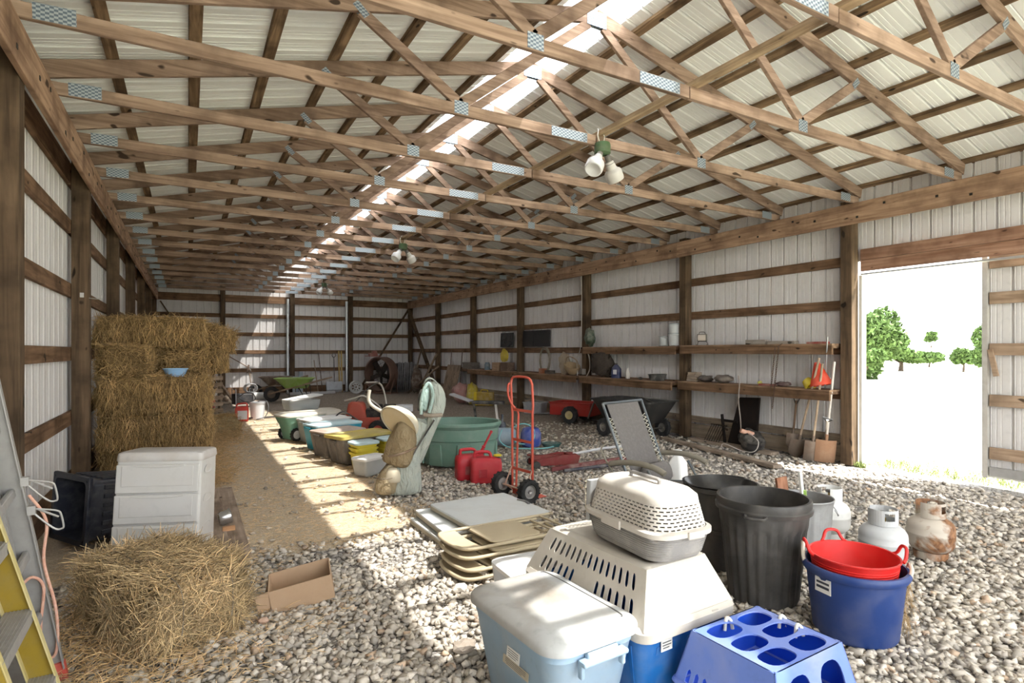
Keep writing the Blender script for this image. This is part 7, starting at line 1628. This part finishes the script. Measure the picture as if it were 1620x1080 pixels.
# rusty drum on frame with a winch on top
def drum():
    ru = plastic((0.13,0.075,0.055), 0.6, 0.5, (0.24,0.15,0.11), 5); q = G(604, 614)
    t = thing('barrel_fan', 'huge rusty drum-shaped fan standing in front of the far right corner', 'drum fan', (fw(603, 21.3), 21.3, 0), math.radians(32))
    M = T3(0, 0, 0.72) @ Ry(PI/2)
    MB().lathe([(0.60, -0.22), (0.64, -0.22), (0.66, -0.20), (0.66, 0.20), (0.64, 0.22), (0.60, 0.22), (0.60, -0.22)], 48, M=M).build('shroud', ru, t, smooth=True, angle=40)
    mb = MB()
    for r in (0.15, 0.3, 0.45, 0.6): mb.tube([M @ Vector((r*math.cos(a), r*math.sin(a), 0.22)) for a in [2*PI*i/40 for i in range(40)]], 0.006, 5, True)
    for k in range(12): mb.tube([M @ Vector((0.05*math.cos(PI*k/6), 0.05*math.sin(PI*k/6), 0.22)), M @ Vector((0.61*math.cos(PI*k/6), 0.61*math.sin(PI*k/6), 0.22))], 0.005, 5)
    mb.build('guard', metal((0.12,0.09,0.07), 0.6), t)
    mb = MB()
    for k in range(5): mb.box((0.32, 0, 0), (0.5, 0.2, 0.01), M @ Rz(2*PI*k/5) @ Rx(0.4))
    mb.lathe([(0.001, -0.08), (0.1, -0.08), (0.1, 0.08), (0.001, 0.08)], 20, M=M); mb.build('fan_blade', metal((0.05,0.04,0.035), 0.6), t)
    mb = MB()
    for s in (-1, 1): mb.tube([(-0.2, s*0.62, 0.0), (0, s*0.66, 0.72), (0.2, s*0.62, 0.0)], 0.022, 6)
    mb.tube([(-0.2, -0.62, 0.02), (-0.2, 0.62, 0.02)], 0.022, 6).tube([(0.2, -0.62, 0.02), (0.2, 0.62, 0.02)], 0.022, 6).build('stand', metal((0.25,0.14,0.1), 0.6), t)
    r2 = lone(MB().box((0, 0, 0.10), (0.3, 0.25, 0.14)).tube([(-0.3, 0, 0.05), (0.3, 0.05, 0.05)], 0.02, 6).box((0.05, 0, 0.2), (0.16, 0.14, 0.10)), 'small_engine', plastic((0.32,0.12,0.09), 0.6, 0.5), (fw(590, 21.25), 21.25, 1.36), 'small reddish engine part resting on top of the rusty drum fan', 'engine', bevel=0.01)
drum()
# stacked metal frames (grey tubes) leaning in the corner
sg = metal((0.42,0.42,0.43), 0.4, 0.4, (0.2,0.18,0.16))
fr_ = None
for k in range(9):
    x = fw(626+3.2*k, 21.9)
    if fr_ is None:
        fr_ = thing('tube_trestle', '', 'frame', (0, 0, 0), 0, 'tube frames leaning in the far corner')
        MB().tube([(0.0, -0.25, 0.0), (0.24, 0.35, 1.15)], 0.02, 6).build('tube', sg, fr_, smooth=True); MB().tube([(0.07, -0.25, 0.0), (0.31, 0.35, 1.12)], 0.014, 6).build('tube', sg, fr_, smooth=True)
        MB().tube([(0.0, -0.24, 0.02), (0.20, -0.24, 0.02)], 0.015, 6).build('cross_tube', sg, fr_, smooth=True)
        fr_.location = (x, 21.9, 0); fr_['label'] = 'grey tube frame leaning in the far right corner, %s from the rusty fan' % ORD[k]; continue
    dup(fr_, (x, 21.9+0.01*(k % 3), 0.0), 0.05*((k*5) % 3-1), 'grey tube frame leaning in the far right corner, %s from the rusty fan' % ORD[k])
lone(MB().box((0, 0, 0.35), (0.9, 0.4, 0.02)).box((0, 0, 0.75), (0.9, 0.4, 0.02)).box((-0.44, 0, 0.55), (0.03, 0.4, 1.1)).box((0.44, 0, 0.55), (0.03, 0.4, 1.1)).box((0, 0.19, 0.55), (0.9, 0.02, 1.1)), 'dark_rack', plastic((0.05,0.045,0.045), 0.7, 0.4), (fw(632, 22.5), 22.5, 0), 'dark open metal rack behind the leaning tube frames', 'rack')
lump(None, 0, 0.2, 'scrap_bundle', plastic((0.10,0.065,0.045), 0.8, 0.4), 'brown tangled bundle at the foot of the right wall brace', 'bundle', seed=40, sz=2.6).location = (7.5, 20.5, 0)
lump(None, 0, 0.15, 'yellow_case', plastic((0.35,0.25,0.04), 0.8, 0.4), 'small dull yellow case in front of the leaning tube frames', 'case', seed=41, sz=1.0).location = (*G(667, 618)[:2], 0)
# ------------------------------------------------------------------ twin floodlights
def floodlight(loc, label, first=None):
    t = thing('twin_floodlight', label, 'lamp', loc, math.radians(10), 'twin floodlights under the trusses')
    MB().lathe([(0.001, 0), (0.055, 0.0), (0.06, -0.02), (0.06, -0.075), (0.04, -0.085), (0.001, -0.085)], 20).build('junction_box', plastic((0.07,0.13,0.06), 0.5, 0.5, (0.2,0.18,0.14), 20), t, smooth=True, angle=40)
    sh = plastic((0.52,0.50,0.47), 0.35, 0.3); bl = plastic((0.66,0.66,0.66), 0.15, 0.1)
    for s in (-1, 1):
        M = T3(s*0.035, -0.01, -0.08) @ Ry(s*-math.radians(38)) @ Rx(math.radians(-12 if s < 0 else 5))
        MB(M).lathe([(0.001, 0.0), (0.022, 0.0), (0.024, -0.05), (0.035, -0.07)], 18).build('socket', plastic((0.08,0.075,0.07), 0.5, 0.4), t, smooth=True)
        MB(M).lathe([(0.030, -0.05), (0.040, -0.11), (0.058, -0.125), (0.066, -0.135), (0.066, -0.19), (0.062, -0.205), (0.055, -0.208), (0.03, -0.195), (0.001, -0.19)], 28).build('bulb_shade', sh if s > 0 else bl, t, smooth=True, angle=40)
    MB().tube(curve_pts([(-0.03, 0.0, 0.0), (-0.05, 0.0, 0.05), (-0.02, 0.02, 0.10), (0.0, 0.05, 0.12)], 5), 0.004, 5).tube(curve_pts([(0.01, 0.0, 0.0), (0.02, 0.0, 0.06), (0.0, 0.03, 0.12)], 5), 0.004, 5).build('wire', plastic((0.65,0.64,0.60), 0.5), t)
    return t
fl = floodlight((XM+0.03, 4.55-0.07, 3.66), 'pair of floodlight bulbs on the nearest truss under the ridge'); fl.scale = (1.35,)*3
dup(fl, (XM+0.05, 10.65-0.07, 3.66), label='pair of floodlight bulbs halfway down the barn'); dup(fl, (XM+0.05, 17.97-0.07, 3.66), label='pair of floodlight bulbs nearest the far wall')
# hook on the left post
lone(MB().tube(curve_pts([(0.0, 0, 0), (0.10, 0, -0.015), (0.16, 0, -0.01), (0.165, 0, 0.03)], 5), 0.004, 6).box((-0.01, 0, 0.02), (0.035, 0.03, 0.05)), 'wire_hook', metal((0.5,0.48,0.45), 0.4), (XL+0.02, 7.70, 2.19), 'wire hook sticking out of the left wall post near the hay', 'hook').location = (XL+0.15, 7.735, 2.19)
# ------------------------------------------------------------------ trees outside the side door
def foliage(name, label, c, rx, ry, rz, n, ls, mat, cat='tree', trunk=True, lobes=9, seed=0):
    rr = np.random.default_rng(seed); t = thing(name, label, cat, (c[0], c[1], -0.1), 0, 'trees beyond the field')
    cen = rr.normal(size=(lobes, 3)); cen /= np.linalg.norm(cen, axis=1, keepdims=True); cen *= rr.uniform(0.25, 0.75, size=(lobes, 1))
    k = rr.integers(0, lobes, n); d = rr.normal(size=(n, 3)); d /= np.linalg.norm(d, axis=1, keepdims=True)
    P = cen[k]+d*(0.42*rr.uniform(0.4, 1.0, size=(n, 1))**0.5); P = P*np.array([rx, ry, rz])+np.array([0, 0, c[2]])
    P = P[P[:, 2] > 0.05]; n = len(P)
    A = rr.normal(size=(n, 3)); A /= np.linalg.norm(A, axis=1, keepdims=True); B = np.cross(A, rr.normal(size=(n, 3))); B /= np.linalg.norm(B, axis=1, keepdims=True)
    s = rr.uniform(0.5, 1.2, size=(n, 1))*ls
    V = np.stack([P-A*s, P+B*s*0.45, P+A*s, P-B*s*0.45], 1).reshape(-1, 3)
    F = np.arange(n*4).reshape(n, 4)
    np_mesh('foliage', V, F, mat, parent=t, tone=np.repeat(rr.uniform(0.5, 1.4, size=(n, 1))*np.ones((n, 3)), 4, 0))
    if trunk:
        mb = MB().tube([(0, 0, 0), (0.1, 0, c[2]*0.5), (0, 0.1, c[2]*1.1)], [rx*0.07, rx*0.05, rx*0.02], 8)
        for i in range(lobes): mb.tube([(0, 0, c[2]*0.5), tuple(cen[i]*np.array([rx, ry, rz])*0.9+np.array([0, 0, c[2]]))], [rx*0.03, rx*0.008], 5)
        mb.build('trunk', wood('z', (0.05,0.035,0.025), (0.16,0.12,0.09)), t, smooth=True)
M_leaf = attrmat('leaf', (0.09,0.145,0.045), noise_scale=3, bumpd=0)
def far(u, d): k = (u-810)/FPX; return (d*(sT+k*cT), d*(cT-k*sT))
for k, (u, v0, v1, w, d, n, lab) in enumerate(((1372, 478, 596, 105, 34, 9000, 'big leafy tree seen through the side door beside its left post'),
        (1425, 546, 574, 95, 48, 3500, 'low bushes right of the big tree outside the door'), (1470, 560, 574, 40, 60, 1200, 'small distant bush on the horizon outside the door'),
        (1558, 508, 580, 52, 38, 4500, 'tree half hidden by the sliding door outside'), (1524, 552, 580, 46, 46, 2000, 'round bush between the sliding door and the horizon gap'),
        (1365, 548, 588, 60, 24, 2500, 'bush in front of the big tree, touching the door post'), (1473, 526, 540, 18, 90, 500, 'tiny faint treetop over the horizon outside the door'))):
    x, y = far(u, d); zc = HC-((v0+v1)/2-HZ)/FPX*d; rz_ = (v1-v0)/2/FPX*d*1.15; rx_ = w/2/FPX*d*1.15
    foliage('leafy_tree' if v1-v0 > 50 else 'bush', lab, (x, y, zc+0.1), rx_, rx_, rz_, n, 0.004*d+0.04, M_leaf, 'tree' if v1-v0 > 50 else 'bush', trunk=True, seed=50+k)
